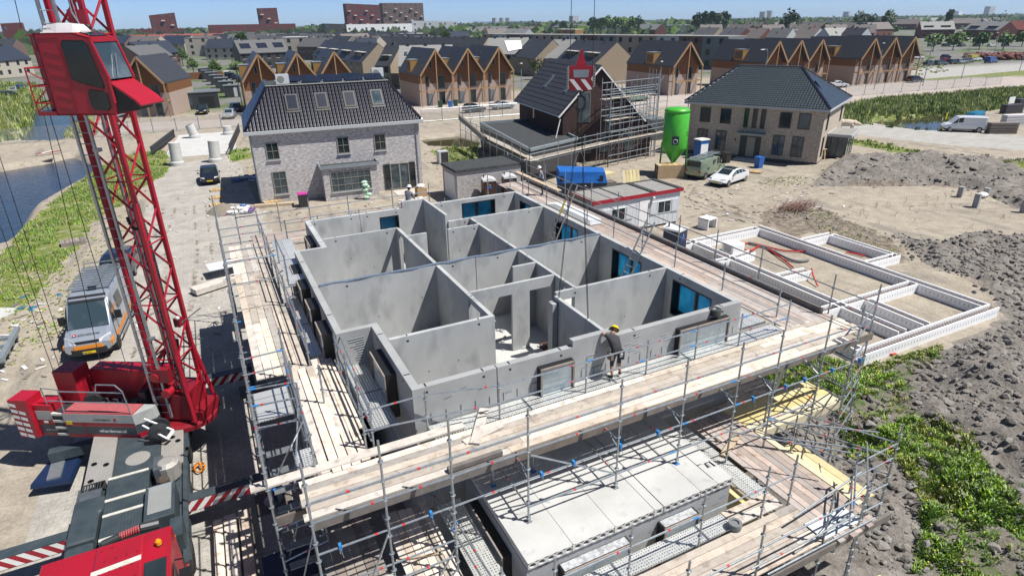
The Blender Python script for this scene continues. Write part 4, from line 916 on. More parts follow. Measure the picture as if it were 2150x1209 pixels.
for i in range(8): mb.m('red_dark').lathe((-3.93+i*.055,15.4,2.15+i*.006),[(.1,-.012),(.115,0),(.1,.012)],10,'x')
part(mb,'air_hose')
part(MB().m('galv_dull').box(-5.46,-5.4,14.4,18.9,1.0,1.5),'side_rail'); mb=MB().m('red').box(-2.62,-2.55,14.4,19.4,1.1,1.35); mb.m('crane_grey').box(-2.64,-2.5,14.5,19.6,1.36,1.42); part(mb,'side_rail')
mb=MB().m('crane_grey').box(-2.85,-2.55,15.0,15.75,1.3,1.95); mb.m('amber').box(-2.8,-2.7,14.85,14.97,1.9,2.0); part(mb,'air_box')
# driving cab
mb=MB().m('red'); mb.hull([(-5.35,11.9,1.0),(-2.55,11.9,1.0),(-2.55,14.35,1.0),(-5.35,14.35,1.0)],[(-5.3,12.05,2.9),(-2.6,12.05,2.9),(-2.6,14.3,2.9),(-5.3,14.3,2.9)])
mb.hull([(-4.2,12.3,2.9),(-3.15,12.3,2.9),(-3.15,14.25,2.9),(-4.2,14.25,2.9)],[(-4.15,12.4,2.97),(-3.2,12.4,2.97),(-3.2,14.2,2.97),(-4.15,14.2,2.97)])
tc_=part(mb,'truck_cab',bevel=.03)
mb=MB().m('off_white').hull([(-4.2,13.25,2.972),(-3.2,13.33,2.972),(-3.2,13.48,2.972),(-4.2,13.4,2.972)],[(-4.2,13.25,2.985),(-3.2,13.33,2.985),(-3.2,13.48,2.985),(-4.2,13.4,2.985)])
for i in range(18): mb.m('red_dark').lathe((-4.05+(i%4)*.22+(i//4%2)*.1,12.5+(i//4)*.38,2.97),[(.03,0),(.026,.012),(.01,.012)],8)
mb.build('roof_tread',tc_,True)
mb=MB().m('glass').box(-2.578,-2.562,12.2,13.2,1.9,2.7); mb.build('side_window',tc_,True); mb=MB().m('glass').hull([(-3.15,13.25,2.905),(-2.68,13.25,2.905),(-2.68,12.3,2.905),(-3.15,12.3,2.905)],[(-3.1,13.2,2.925),(-2.7,13.2,2.925),(-2.7,12.35,2.925),(-3.1,12.35,2.925)]); mb.build('roof_window',tc_,True)
for x,y in ((-2.85,13.7),(-4.95,13.1)): mb=MB().m('black').lathe((x,y,2.9),[(.08,0),(.08,.03)],10); mb.m('amber').lathe((x,y,2.93),[(.07,0),(.07,.1),(.03,.15)],10); mb.build('beacon',tc_,True)
for s in (1,): mb=MB().m('black').box(-2.45,-2.2,12.6,12.85,2.1,2.75); mb.path([(-2.55,13.2,2.75),(-2.35,13.1,2.8),(-2.3,12.75,2.7)],.02,5); mb.build('mirror',tc_,True)
for y in (12.9,15.75,18.55,21.2,22.9): 
    for x in (-2.75,-5.25):
        w_=MB().m('rubber').lathe((x,y,.62),[(.35,-.17),(.58,-.17),(.62,-.12),(.62,.12),(.58,.17),(.35,.17)],20,'x'); wo=part(w_,'wheel'); MB().m('rim').lathe((x,y,.62),[(.34,-.12),(.3,-.05),(.12,-.02),(.12,.15 if x>-4 else -.15)],14,'x').build('rim',wo,True)
    MB().m('crane_grey').hull([(-2.95,y-.75,1.0),(-2.5,y-.75,1.0),(-2.5,y+.75,1.0),(-2.95,y+.75,1.0)],[(-2.95,y-.6,1.2),(-2.5,y-.6,1.3),(-2.5,y+.6,1.3),(-2.95,y+.6,1.2)]).build('mudguard',crane,True)
# outriggers
for i,(xa,xb,y,sx) in enumerate(((-2.6,-.25,17.35,1),(-5.4,-8.6,17.3,-1),(-2.6,-.2,24.75,1))):
    mb=MB().m('crane_grey'); x0,x1=min(xa,xb),max(xa,xb); mb.box(x0,x1,y-.02,y+.36,.72,1.12); 
    stripes(mb,(x0,y-.02,.74),XV,.19,-YV,x1-x0,.36,lean=.9 if i!=1 else -.9); mb.m('crane_grey').box(xb-.12,xb+.12,y,y+.3,.1,1.25); mb.m('galv').lathe((xb,y+.17,.02),[(.3,0),(.3,.05),(.08,.1),(.08,.6)],16); mb.m('wood_beam').box(xb-.55,xb+.55,y-.35,y+.7,-.02,.02); part(mb,'outrigger')
mb=MB().m('blue_dark'); mb.hull([(-7.4,21.4,.35),(-6.2,21.1,.35),(-6.0,22.9,.35),(-6.9,23.2,.35)],[(-7.35,21.45,.5),(-6.25,21.15,.5),(-6.05,22.85,.5),(-6.85,23.15,.5)]); mb.m('galv').box(-6.9,-6.5,21.4,22.6,.5,.56); mb.m('crane_grey').box(-6.9,-5.3,22.3,22.65,.6,.95); mb.tube((-6.7,22.4,.0),(-6.7,22.4,.5),.12,10); part(mb,'outrigger_pad')
# slewing superstructure
mb=MB().m('red_dark'); cbox(mb,-4.3,.9,-.5,.6,1.45,1.85); mb.lathe(tuple(CC+ZV*1.3),[(1.0,0),(1.0,.15),(.85,.2)],26); part(mb,'slewing_frame')
mb=MB().m('red'); cbox(mb,-5.1,-4.45,-1.55,-.9,1.4,2.9)
q=MB().m('white')
for k in range(6):
    z=1.5+k*.235
    a=[cp3(-5.104,-1.55,z),cp3(-5.104,-1.22,z+.02),cp3(-5.104,-1.22,z+.13),cp3(-5.104,-1.55,z+.11)]
    mb.m('white').add([cp3(-5.08,-1.556,z),cp3(-4.86,-1.556,z-.06),cp3(-4.86,-1.556,z+.07),cp3(-5.08,-1.556,z+.13)],[(0,1,2,3)]); mb.add([cp3(-4.82,-1.556,z-.07),cp3(-4.6,-1.556,z-.13),cp3(-4.6,-1.556,z+.0),cp3(-4.82,-1.556,z+.06)],[(0,1,2,3)]) if k<5 else None
part(mb,'counterweight')
mb=MB().m('red'); cbox(mb,-4.45,-3.82,-1.4,-.75,1.4,2.62); mb.m('crane_silver'); cbox(mb,-4.4,-3.84,-1.408,-1.4,2.05,2.4); mb.m('crane_grey'); cbox(mb,-4.4,-3.84,-1.408,-1.4,1.5,1.85)
text_mesh(mb,'0318 48 68 68',cp3(-4.22,-1.414,1.62),CU,ZV,.075,'white'); mb.m('white'); cbox(mb,-4.2,-4.05,-1.41,-1.404,1.92,2.0); part(mb,'cabinet')
mb=MB().m('steel_dark'); cbox(mb,-3.82,-3.42,-1.38,-.8,1.4,2.3)
for k in range(4): mb.m('off_white'); cbox(mb,-3.82,-3.42,-1.45,-1.3,1.45+k*.27,1.53+k*.27)
part(mb,'steps')
mb=MB().m('red'); cbox(mb,-3.42,-.92,-1.45,-.8,1.4,2.36); mb.m('crane_silver'); cbox(mb,-3.42,-.92,-1.46,-1.45,2.02,2.36); mb.m('crane_grey'); cbox(mb,-3.42,-.92,-1.46,-1.45,1.55,1.86)
mb.m('red_deck'); cbox(mb,-3.4,-.95,-1.42,-.82,2.36,2.38); mb.m('red_dark')
for u in (-2.75,-2.7): cbox(mb,u,u+.01,-1.463,-1.46,1.42,2.05)
text_mesh(mb,'whardeman.nl',cp3(-2.25,-1.466,1.64),CU,ZV,.17,'white',.003); text_mesh(mb,'HARDEMAN',cp3(-2.35,-1.466,2.1),CU,ZV,.11,'dark',.002)
mb.m('red'); cbox(mb,-1.63,-1.54,-1.467,-1.46,2.1,2.2); mb.m('yellow'); cbox(mb,-3.35,-3.15,-1.468,-1.46,1.92,2.06); part(mb,'engine_cabinet')
mb=MB().m('crane_silver'); mb.hull([cp3(-.92,-1.45,1.95),cp3(-.45,-1.0,1.95),cp3(-.45,-.8,1.95),cp3(-.92,-.8,1.95)],[cp3(-.92,-1.45,2.36),cp3(-.5,-1.0,2.36),cp3(-.5,-.8,2.36),cp3(-.92,-.8,2.36)]); mb.m('crane_grey'); mb.hull([cp3(-.92,-1.44,1.6),cp3(-.46,-1.0,1.6),cp3(-.46,-.8,1.6),cp3(-.92,-.8,1.6)],[cp3(-.92,-1.45,1.95),cp3(-.45,-1.0,1.95),cp3(-.45,-.8,1.95),cp3(-.92,-.8,1.95)]); mb.m('red'); mb.hull([cp3(-.92,-1.44,1.35),cp3(-.5,-1.0,1.35),cp3(-.5,-.8,1.35),cp3(-.92,-.8,1.35)],[cp3(-.92,-1.44,1.6),cp3(-.46,-1.0,1.6),cp3(-.46,-.8,1.6),cp3(-.92,-.8,1.6)]); part(mb,'corner_cabinet')
mb=MB().m('galv')
P=[cp3(-3.35,-1.4,2.38),cp3(-3.3,-1.4,3.2),cp3(-2.0,-1.4,3.2),cp3(-1.9,-1.4,3.5),cp3(-1.25,-1.4,3.5),cp3(-1.05,-1.4,3.25),cp3(-1.0,-1.4,2.38)]
mb.path(P,.022,6); mb.tube(cp3(-3.32,-1.4,2.8),cp3(-1.03,-1.4,2.8),.02,6); mb.tube(P[2],cp3(-1.04,-1.4,3.2),.022,6); mb.path([cp3(-3.95,-1.3,2.62),cp3(-4.0,-1.3,3.25),cp3(-3.4,-1.3,3.2),cp3(-3.4,-1.3,2.75),cp3(-3.9,-1.3,2.75)],.02,6); part(mb,'handrail')
# ballast housing behind
mb=MB().m('red'); cbox(mb,-3.95,-3.2,-.75,.0,1.85,3.55); cbox(mb,-3.2,-.5,-.05,.55,1.85,3.25); part(mb,'ballast_box',bevel=.02)
mb=MB().m('galv_dull'); 
for i in range(6): cbox(mb,-2.9+i*.4,-2.7+i*.4,-.7,-.15,1.85,2.15)
mb.m('rubber'); mb.lathe(tuple(cp3(-3.0,-.5,2.3)),[(.25,-.15),(.28,0),(.25,.15)],12,'y'); mb.m('steel_dark'); cbox(mb,-1.2,-.95,-.6,-.35,1.9,2.7); mb.path([cp3(-2.8,-.4,2.2),cp3(-2.3,-.3,2.5),cp3(-1.8,-.5,2.2),cp3(-1.2,-.3,2.4)],.03,6); part(mb,'winch_gear')
mb=MB().m('steel_dark').lathe(tuple(cp3(-.1,-1.45,1.85)),[(.2,-.35),(.33,-.3),(.33,-.2),(.18,-.2),(.18,.05),(.33,.05),(.33,.15)],18,'y'); mb.m('white'); mb.beam(cp3(-.5,-1.5,2.25),cp3(.5,-1.6,1.9),.05,.05); mb.beam(cp3(-.5,-1.65,2.1),cp3(.35,-1.8,1.7),.05,.05); mb.beam(cp3(.5,-1.6,1.9),cp3(.35,-1.8,1.7),.08,.08); part(mb,'cable_drum')
part(MB().m('red').beam(cp3(-1.9,-.2,2.0),cp3(-.3,.1,4.0),.14,.14),'strut'); part(MB().m('red').beam(cp3(-.5,.6,2.0),cp3(-.1,.5,4.2),.14,.14),'strut')
# lattice mast
hw=.47; MZ0,MZ1=1.6,19.0
cor=[(-hw,-hw),(hw,-hw),(hw,hw),(-hw,hw)]
mast=part(MB().m('red').box(0,0,0,0,0,0),'mast') if False else None
for (a,b) in cor:
    mb=MB().m('red'); p,q_=cp3(a,b,MZ0),cp3(a,b,MZ1); c_=(p+q_)/2; mb.obox(c_,CU,CV,ZV,.12,.12,MZ1-MZ0); part(mb,'mast_chord')
seg=1.02
for k in range(4):
    a,b=cor[k],cor[(k+1)%4]; mb=MB().m('red'); z=MZ0+.3; i=0
    while z<MZ1-seg:
        s0,s1=(a,b) if i%2==0 else (b,a)
        mb.tube(cp3(*s0,z),cp3(*s1,z+seg),.036,6); 
        if i%2==1: mb.tube(cp3(*a,z+seg),cp3(*b,z+seg),.025,6)
        z+=seg; i+=1
    part(mb,'lattice_bracing')
mb=MB().m('red'); 
for (a,b) in cor: mb.tube(cp3(a*1.5,b*1.5,1.6),cp3(a,b,4.2),.07,8)
mb.tube(cp3(-.3,-.8,3.4),cp3(-.3,-.5,3.4),.16,12); mb.tube(cp3(0,-.85,2.8),cp3(0,-.5,2.8),.16,12); mb.m('red_dark'); cbox(mb,-.5,.5,-.6,.6,1.6,2.6); cbox(mb,-.35,.2,-.75,-.5,3.2,3.7); part(mb,'mast_foot')
mb=MB().m('steel_dark'); cbox(mb,.16,.34,-.25,-.1,2.0,9.3); mb.m('galv'); cbox(mb,.14,.17,-.28,-.25,2.0,9.3); cbox(mb,.33,.36,-.28,-.25,2.0,9.3); part(mb,'inner_guide_rail')
mb=MB().m('galv'); cbox(mb,-.04,0,-.2,-.16,2,14); cbox(mb,.06,.1,-.05,-.02,2,14); part(mb,'guide_rod')
mb=MB().m('rubber')
for i in range(70): z=5.6+i*.095; cbox(mb,-.02+.05*math.sin(i*.1),.08+.05*math.sin(i*.1),.2,.28,z,z+.075)
part(mb,'energy_chain')
mb=MB().m('rubber')
for i in range(14):
    t_=PI+PI*i/13; mb.obox(cp3(.22+.2*math.cos(t_),-.35,8.9+.35*math.sin(t_)),CU,CV,ZV,.07,.08,.07)
part(mb,'energy_chain_loop')
for lo,hi,off in ((1.75,17.5,-.68),):
    mb=MB().m('galv')
    for u in (-.58,-.14): mb.obox((cp3(u,off,lo)+cp3(u,off,hi))/2,CU,CV,ZV,.075,.07,hi-lo)
    z=lo+.2
    while z<hi: mb.tube(cp3(-.56,off,z),cp3(-.14,off,z),.014,5); z+=.32
    for z in (4.8,8.0,11): mb.box(*[0]*6) if False else cbox(mb,-.2,-.02,off-.04,off+.12,z,z+.1)
    part(mb,'ladder')
mb=MB().m('red_dark'); cbox(mb,.42,.62,-.1,.1,5.0,5.3); mb.m('lamp_glass').ell(tuple(cp3(.6,-.1,5.35)),.07,.07,.07); mb.m('galv').tube(cp3(.6,0,5.1),cp3(1.3,.2,5.6),.02,5); part(mb,'camera_arm')
# operator cab
cabm=MB().m('red')
u0,um,u1,v0,v1,z0,z1=-.62,-.1,1.6,-1.75,-.72,12.17,14.2
side=[(um,z0),(1.55,z0),(1.62,z0+.35),(u1,z0+.9),(1.35,z1-.12),(.95,z1),(um,z1)]
# side wall with two window openings is built from strips round them
W1=[(.62,13.05),(1.27,12.93),(1.27,13.92),(.62,14.0)]; W2=[(.95,12.3),(1.4,12.4),(1.4,12.82),(.95,12.9)]
cabm.hull([cp3(u,v1,z) for u,z in side],[cp3(u,v1-.04,z) for u,z in side])
cabm.hull([cp3(u,v0,z) for u,z in side],[cp3(u,v0+.04,z) for u,z in side])
cbox(cabm,um,1.5,v0,v1,z0,z0+.05); cbox(cabm,um,1.0,v0,v1,z1-.04,z1); cbox(cabm,um,um+.04,v0,v1,z0,z1)
cbox(cabm,u0,um,v0+.45,v1,z0,z0+.06); cbox(cabm,u0,um,v0+.5,v0+.54,z0,z1-.03); cbox(cabm,u0,um,v0+.45,v1,z1-.06,z1-.02); cbox(cabm,u0,um,v0,v0+.5,z0,z0+.1)
# roof slope and front posts
cabm.hull([cp3(.95,v0,z1),cp3(.95,v1,z1),cp3(1.35,v1,z1-.12),cp3(1.35,v0,z1-.12)],[cp3(.95,v0,z1-.05),cp3(.95,v1,z1-.05),cp3(1.35,v1,z1-.17),cp3(1.35,v0,z1-.17)])
cabm.beam(cp3(1.35,v0+.02,z1-.17),cp3(1.35,v1-.02,z1-.17),.1,.12); 
for v in (v0+.02,v1-.02): cabm.beam(cp3(1.35,v,z1-.15),cp3(u1,v,z0+.9),.06,.06); cabm.beam(cp3(u1,v,z0+.9),cp3(1.6,v,z0+.3),.06,.06)
cabm.m('red').hull([cp3(1.58,v0,z0+.85),cp3(1.58,v1,z0+.85),cp3(2.15,v1,z0+.42),cp3(2.15,v0,z0+.42)],[cp3(1.58,v0,z0+.8),cp3(1.58,v1,z0+.8),cp3(2.12,v1,z0+.37),cp3(2.12,v0,z0+.37)])
cabm.hull([cp3(2.15,v0,z0+.42),cp3(2.15,v1,z0+.42),cp3(2.3,v1,z0+.25),cp3(2.3,v0,z0+.25)],[cp3(2.12,v0,z0+.38),cp3(2.12,v1,z0+.38),cp3(2.27,v1,z0+.21),cp3(2.27,v0,z0+.21)])
cabm.m('black').hull([cp3(1.6,v0+.03,z0+.8),cp3(2.05,v0+.03,z0+.4),cp3(1.95,v0+.03,z0+.1),cp3(1.58,v0+.03,z0+.05)],[cp3(1.6,v1-.03,z0+.8),cp3(2.05,v1-.03,z0+.4),cp3(1.95,v1-.03,z0+.1),cp3(1.58,v1-.03,z0+.05)])
cabm.m('red_dark')
for k in range(6): zz=z1-.45-k*.27; a_=cp3(.06,v0-.004,zz); b_=cp3(.46,v0-.004,zz-.1); cabm.beam(a_,b_,.012,.012)
cabm.beam(cp3(-.02,v0-.004,z1-.12),cp3(-.02,v0-.004,z0+.1),.012,.012); cabm.beam(cp3(.52,v0-.004,z1-.12),cp3(.52,v0-.004,z0+.1),.012,.012); cabm.beam(cp3(-.02,v0-.004,z1-.12),cp3(.52,v0-.004,z1-.12),.012,.012)
cb=part(cabm,'operator_cab')
def rwin(name,pts,v,par,mat='glass',th=.012):
    a=MB().m('black'); c_=(sum(p[0] for p in pts)/len(pts),sum(p[1] for p in pts)/len(pts)); big=[(c_[0]+(u-c_[0])*1.07,c_[1]+(z-c_[1])*1.06) for u,z in pts]
    a.hull([cp3(u,v,z) for u,z in big],[cp3(u,v-.01,z) for u,z in big]); a.m(mat).hull([cp3(u,v-.01,z) for u,z in pts],[cp3(u,v-.01-th,z) for u,z in pts]); a.build(name,par,True)
rwin('side_window',[(.62,13.1),(.8,13.02),(1.38,12.86),(1.42,12.95),(1.25,13.9),(1.18,13.98),(.66,14.0),(.6,13.93)],v0,cb)
rwin('foot_window',[(.95,12.42),(1.0,12.33),(1.35,12.3),(1.45,12.38),(1.45,12.7),(1.36,12.77),(1.02,12.82),(.95,12.74)],v0,cb)
rwin('door_window',[(-.5,12.6),(-.42,12.5),(-.2,12.5),(-.15,12.6),(-.15,13.75),(-.25,13.85),(-.42,13.85),(-.5,13.75)],v0+.5,cb,'teal_film')
mb=MB().m('glass_bright'); mb.hull([cp3(1.37,v0+.06,z1-.22),cp3(1.37,v1-.06,z1-.22),cp3(u1,v1-.06,z0+.9),cp3(u1,v0+.06,z0+.9)],[cp3(1.355,v0+.06,z1-.22),cp3(1.355,v1-.06,z1-.22),cp3(u1-.015,v1-.06,z0+.9),cp3(u1-.015,v0+.06,z0+.9)]); mb.build('windscreen',cb,True)
mb=MB().m('galv').tube(cp3(1.66,v0+.3,z0+.95),cp3(1.5,v0+.65,z0+1.5),.012,5); mb.m('glass').hull([cp3(1.0,v0+.2,z1-.0),cp3(1.0,v1-.2,z1-.0),cp3(1.3,v1-.2,z1-.09),cp3(1.3,v0+.2,z1-.09)],[cp3(1.0,v0+.2,z1+.012),cp3(1.0,v1-.2,z1+.012),cp3(1.3,v1-.2,z1-.078),cp3(1.3,v0+.2,z1-.078)]); mb.build('roof_window',cb,True)
mb=MB().m('galv_dull')
for k in range(4): cbox(mb,-.55,-.15,v0+.48,v0+.5,z1-.3+k*.05,z1-.27+k*.05)
mb.build('vent_grille',cb,True)
mb=MB().m('red'); A_,B_2,C_2=cp3(u0,v0,z0+1.2),cp3(um,v0,z0+1.2),cp3(u0,v0,z0+.1)
for z in (1.2,.75,.32): mb.tube(cp3(u0,v0+.02,z0+z),cp3(um,v0+.02,z0+z),.018,5); mb.tube(cp3(u0,v0+.02,z0+z),cp3(u0,v0+.5,z0+z),.018,5)
mb.tube(cp3(u0,v0+.02,z0),cp3(u0,v0+.02,z0+1.2),.02,5); mb.tube(cp3(u0,v0+.02,z0+1.15),cp3(um,v0+.02,z0+.85),.016,5); mb.tube(cp3(u0,v0+.02,z0+.32),cp3(um,v0+.02,z0+.75),.016,5); mb.tube(cp3(u0,v0+.02,z0+.1),cp3(um,v0+.02,z0+.4),.016,5); mb.build('balcony_rail',cb,True)
mb=MB().m('white_plastic'); prof=[(0,0,.5),(.12,.14,.62),(.5,.2,.66),(.9,.16,.6),(1.05,.03,.5)]
for (a,ha,wa),(b_,hb,wb) in zip(prof[:-1],prof[1:]):
    mb.hull([cp3(-.1+a,-1.25-wa/2,z1),cp3(-.1+a,-1.25+wa/2,z1),cp3(-.1+a,-1.25+wa/2*.7,z1+.03+ha),cp3(-.1+a,-1.25-wa/2*.7,z1+.03+ha)],[cp3(-.1+b_,-1.25-wb/2,z1),cp3(-.1+b_,-1.25+wb/2,z1),cp3(-.1+b_,-1.25+wb/2*.7,z1+.03+hb),cp3(-.1+b_,-1.25-wb/2*.7,z1+.03+hb)])
mb.m('black'); cbox(mb,.0,.9,-1.5,-1.0,z1,z1+.03); text_mesh(mb,'DOMETIC',cp3(-.02,-1.575,z1+.07),CU,ZV,.07,'dark',.001); mb.build('air_conditioner',cb,True)
mb=MB().m('galv').path([cp3(.4,-.8,z1+1.0),cp3(.42,-.85,z1+.5),cp3(.55,-.8,z1+.1)],.02,6); mb.tube(cp3(.5,-.85,z1+.9),cp3(.5,-.8,z1+.1),.012,5); mb.m('black').ell(tuple(cp3(.85,-1.0,z1+.12)),.1,.06,.08); mb.m('red').obox(tuple(cp3(.5,-.75,z1+.3)),CU,CV,ZV,.5,.1,.5); mb.build('cab_bracket',cb,True)
# ropes from the winches up to the jib
rp=[((112,779),(0,474),23.2),((127,777),(0,410),23.3),((150,790),(16,380),23.0),((215,780),(124,380),22.4),((272,790),(147,380),21.9)]
for (b0,t0,Y0) in rp:
    p,q_=atY(*b0,Y0),atY(*t0,Y0); d=(q_-p); part(MB().m('rope').tube(p,p+d*(8.0 if t0[0]<60 else 1.38),.011,5),'rope')
p,q_=atY(45,60,23.5),atY(31,0,23.5); part(MB().m('rope').tube(p,p+(q_-p)*6,.011,5),'rope')
# boom stub far above so that mast has a head
part(MB().m('red').beam(cp3(-6,0,19.6),cp3(8,0,19.6),.5,.5) if False else MB().m('red').obox(cp3(0,0,19.3),CU,CV,ZV,1.3,1.3,.6),'mast_head')
# ---------------------------------------------------------------- hook block and chains
hx,hy=9.62,15.1; hb=thing('hook_block','red hook block with white diagonal stripes hanging above the inner wall panel','hook block',(hx,hy,12.85))
HU=Vector((.857,-.515,0)).normalized(); HN=Vector((-.515,-.857,0))
def hb3(u,n,z): return Vector((hx,hy,12.85))+(HU*u+HN*n+ZV*z)*.9
mb=MB().m('red'); 
for n in (.1,-.16): mb.hull([hb3(u,n,z) for u,z in ((-.34,-.38),(.34,-.38),(.36,-.3),(.36,.32),(-.36,.32),(-.36,-.3))],[hb3(u,n+.05,z) for u,z in ((-.34,-.38),(.34,-.38),(.36,-.3),(.36,.32),(-.36,.32),(-.36,-.3))])
mb.hull([hb3(-.18,.08,.3),hb3(.18,.08,.3),hb3(.18,-.08,.3),hb3(-.18,-.08,.3)],[hb3(-.05,.05,.68),hb3(.05,.05,.68),hb3(.05,-.05,.68),hb3(-.05,-.05,.68)]); mb.tube(hb3(0,-.06,.74),hb3(0,.06,.74),.05,8)
mb.m('white')
for a in (-.36,-.02,.3):
    P_=[(a,-.05),(a+.14,-.05),(a+.4,-.37),(a+.26,-.37)]; P_=[(min(u,.355),z if u<=.355 else z+(u-.355)*1.2) for u,z in P_]; mb.hull([hb3(u,.155,z) for u,z in P_],[hb3(u,.16,z) for u,z in P_])
hbb=mb.build('side_plate',hb,True)
mb=MB().m('zinc'); mb.hull([hb3(u,.152,z) for u,z in ((-.22,.0),(.22,.0),(.24,.22),(-.24,.22))],[hb3(u,.165,z) for u,z in ((-.22,.0),(.22,.0),(.24,.22),(-.24,.22))]); mb.build('name_plate',hb,True)
mb=MB().m('off_white')
for s in (-1,1): mb.hull([hb3(s*.37,.15,-.3),hb3(s*.43,.15,-.25),hb3(s*.43,.15,.25),hb3(s*.37,.15,.33)],[hb3(s*.37,-.16,-.3),hb3(s*.43,-.16,-.25),hb3(s*.43,-.16,.25),hb3(s*.37,-.16,.33)])
mb.m('black')
for s in (-1,1):
    for k in range(7): mb.obox(hb3(s*.4,.156,-.22+k*.08),HU,HN,ZV,.025,.02,.04)
mb.build('rope_guard',hb,True)
mb=MB().m('steel_dark').lathe(tuple(hb3(0,0,-.55)),[(.04,.2),(.04,.0)],8); 
for i in range(14):
    t0=-.6+4.9*i/14; t1=-.6+4.9*(i+1)/14; c_=hb3(0,0,-.78); mb.tube(c_+HU*math.sin(t0)*.15+ZV*math.cos(t0)*.2,c_+HU*math.sin(t1)*.15+ZV*math.cos(t1)*.2,.035+.012*math.sin(i/14*PI),6)
mb.build('hook',hb,True)
for u in (-.34,.34): MB().m('rope').tube(hb3(u,.0,.3),hb3(u,.0,9),.009,5).build('rope',hb,True)
def chain(name,label,p,q_):
    p,q_=Vector(p),Vector(q_); d=q_-p; n=int(d.length/.075); mb=MB().m('chain'); d.normalize(); s_=d.cross(YV).normalized(); w=d.cross(s_)
    for i in range(n):
        c_=p+d*(i+.5)*(q_-p).length/n; a,b_=(s_,w) if i%2 else (w,s_); 
        for sg in (-1,1): mb.tube(c_-d*.05+a*.02*sg,c_+d*.05+a*.02*sg,.0085,4,caps=False)
    mb.m('galv').ell(tuple(q_),.05,.05,.07,6,4)
    return tag(mb.build(name,None),label,'chain')
chain('lifting_chain','left lifting chain from the crane hook to the far end of the inner panel',hb3(-.03,0,-.95),(9.56,16.0,5.75))
chain('lifting_chain','right lifting chain from the crane hook to the panel end beside the worker',hb3(.03,0,-.95),(9.56,14.2,5.75))
MB().m('steel_dark').tube((9.485,15.9,3.9),(9.485,15.9,5.7),.012,4).build('push_rod',house,True)
# ================================================================== NEAR HOUSES
def tile_plane(mb,A,B,C,D,cw=.3,rh=.36,amp=.06,mat='tile_glossy',lift=.03):
    """A,B eave left/right, C,D top right/left; real rolled tiles clipped to the trapezoid"""
    A,B,C,D=map(Vector,(A,B,C,D)); ux=(B-A).normalized(); up=(D-A)-ux*((D-A).dot(ux)); H=up.length; uy=up/H; n=ux.cross(uy)
    mb.m(mat); xl1=(D-A).dot(ux); xr0=(B-A).dot(ux); xr1=(C-A).dot(ux); prof=[0,.12,.3,.5,.68,.85]; hgt=[0,.55,1,.75,.25,.05]
    k=max(1,int(round(H/rh))); k_h=H/k
    for j in range(k):
        t0,t1=j/k,(j+1)/k; L0,R0_=xl1*t0,xr0+(xr1-xr0)*t0; L1,R1=xl1*t1,xr0+(xr1-xr0)*t1
        xa,xb=min(L0,L1),max(R0_,R1); i0=int(math.floor(xa/cw)); xs_=[]
        for i in range(i0,int(xb/cw)+2):
            for p,h_ in zip(prof,hgt): xs_.append(((i+p)*cw,h_))
        xs_=[q for q in xs_ if xa<=q[0]<=xb]
        if len(xs_)<2: continue
        vs=[]
        for x,h_ in xs_:
            x0=min(max(x,L0),R0_); x1=min(max(x,L1),R1)
            vs.append(A+ux*x0+uy*(t0*H-.015)+n*(lift+h_*amp+.028)); vs.append(A+ux*x1+uy*(t1*H)+n*(lift+h_*amp))
            vs.append(A+ux*x0+uy*(t0*H-.015)+n*(lift+h_*amp-.005)); vs.append(vs[-3])
        fs=[]
        for i in range(len(xs_)-1): a=i*4; fs.append((a,a+4,a+5,a+1)); fs.append((a+2,a+6,a+7,a+3))
        mb.add(vs,fs)
    return mb
def frame_win(par,o,u,n,w,h,mx=1,my=1,mat='frame_dark',glass='glass',rec=.07,sill=True,bar=.035,name='window'):
    """window proud frame + recessed pane; o bottom-left on wall face"""
    o=Vector(o);u=Vector(u);n=Vector(n); mb=MB().m(mat); c=lambda a,b,z:o+u*a+n*b+ZV*z
    f=.07
    for a,z,sa,sz in ((f/2,h/2,f,h),(w-f/2,h/2,f,h),(w/2,f/2,w-2*f,f),(w/2,h-f/2,w-2*f,f)): mb.obox(c(a,.015,z),u,n,ZV,sa,.09,sz)
    for i in range(1,mx+0): mb.obox(c(w*i/mx,.02,h/2),u,n,ZV,bar,.05,h-2*f)
    for i in range(1,my+0): mb.obox(c(w/2,.022,h*i/my),u,n,ZV,w-2*f,.04,bar)
    if sill: mb.m('grey_light').obox(c(w/2,.05,-.05),u,n,ZV,w+.14,.14,.07)
    wo=mb.build(name,par,False)
    mb=MB().m(glass).obox(c(w/2,.0,h/2),u,n,ZV,w-2*f,.012,h-2*f); mb.build('pane',wo,False); return wo
# ---- left house (local frame, x along the front, y back)
LH=thing('mansard_house','big light brick house with glossy black mansard roof and four skylights','house',(3.25,55.95,0),rad(-3.6))
w,d,ez,tz=14.5,10.5,6.05,9.5
MB().m('brick_left').box(0,w,0,d,0,ez).build('wall',LH)
mb=MB().m('grey_light'); mb.box(-.35,w+.35,-.38,-.02,ez-.12,ez+.18); mb.box(-.35,-.02,-.02,d+.35,ez-.12,ez+.18); mb.box(w+.02,w+.35,-.02,d+.35,ez-.12,ez+.18); mb.build('gutter',LH,bevel=.02)
A_,B1,C_,D_=(-.2,-.25,ez+.2),(w+.2,-.25,ez+.2),(w-2.1,2.2,tz),(2.1,2.2,tz)
mb=MB().m('slate').hull([(-.2,-.2,ez+.1),(w+.2,-.2,ez+.1),(w+.2,d+.2,ez+.1),(-.2,d+.2,ez+.1)],[(2.1,2.2,tz-.05),(w-2.1,2.2,tz-.05),(w-2.1,d-2.2,tz-.05),(2.1,d-2.2,tz-.05)]); mb.m('felt_dark').box(2.2,w-2.2,2.3,d-2.3,tz-.05,tz+.02)
ro=mb.build('roof',LH)
tile_plane(MB(),A_,B1,C_,D_).build('tiles',ro,smooth=True)
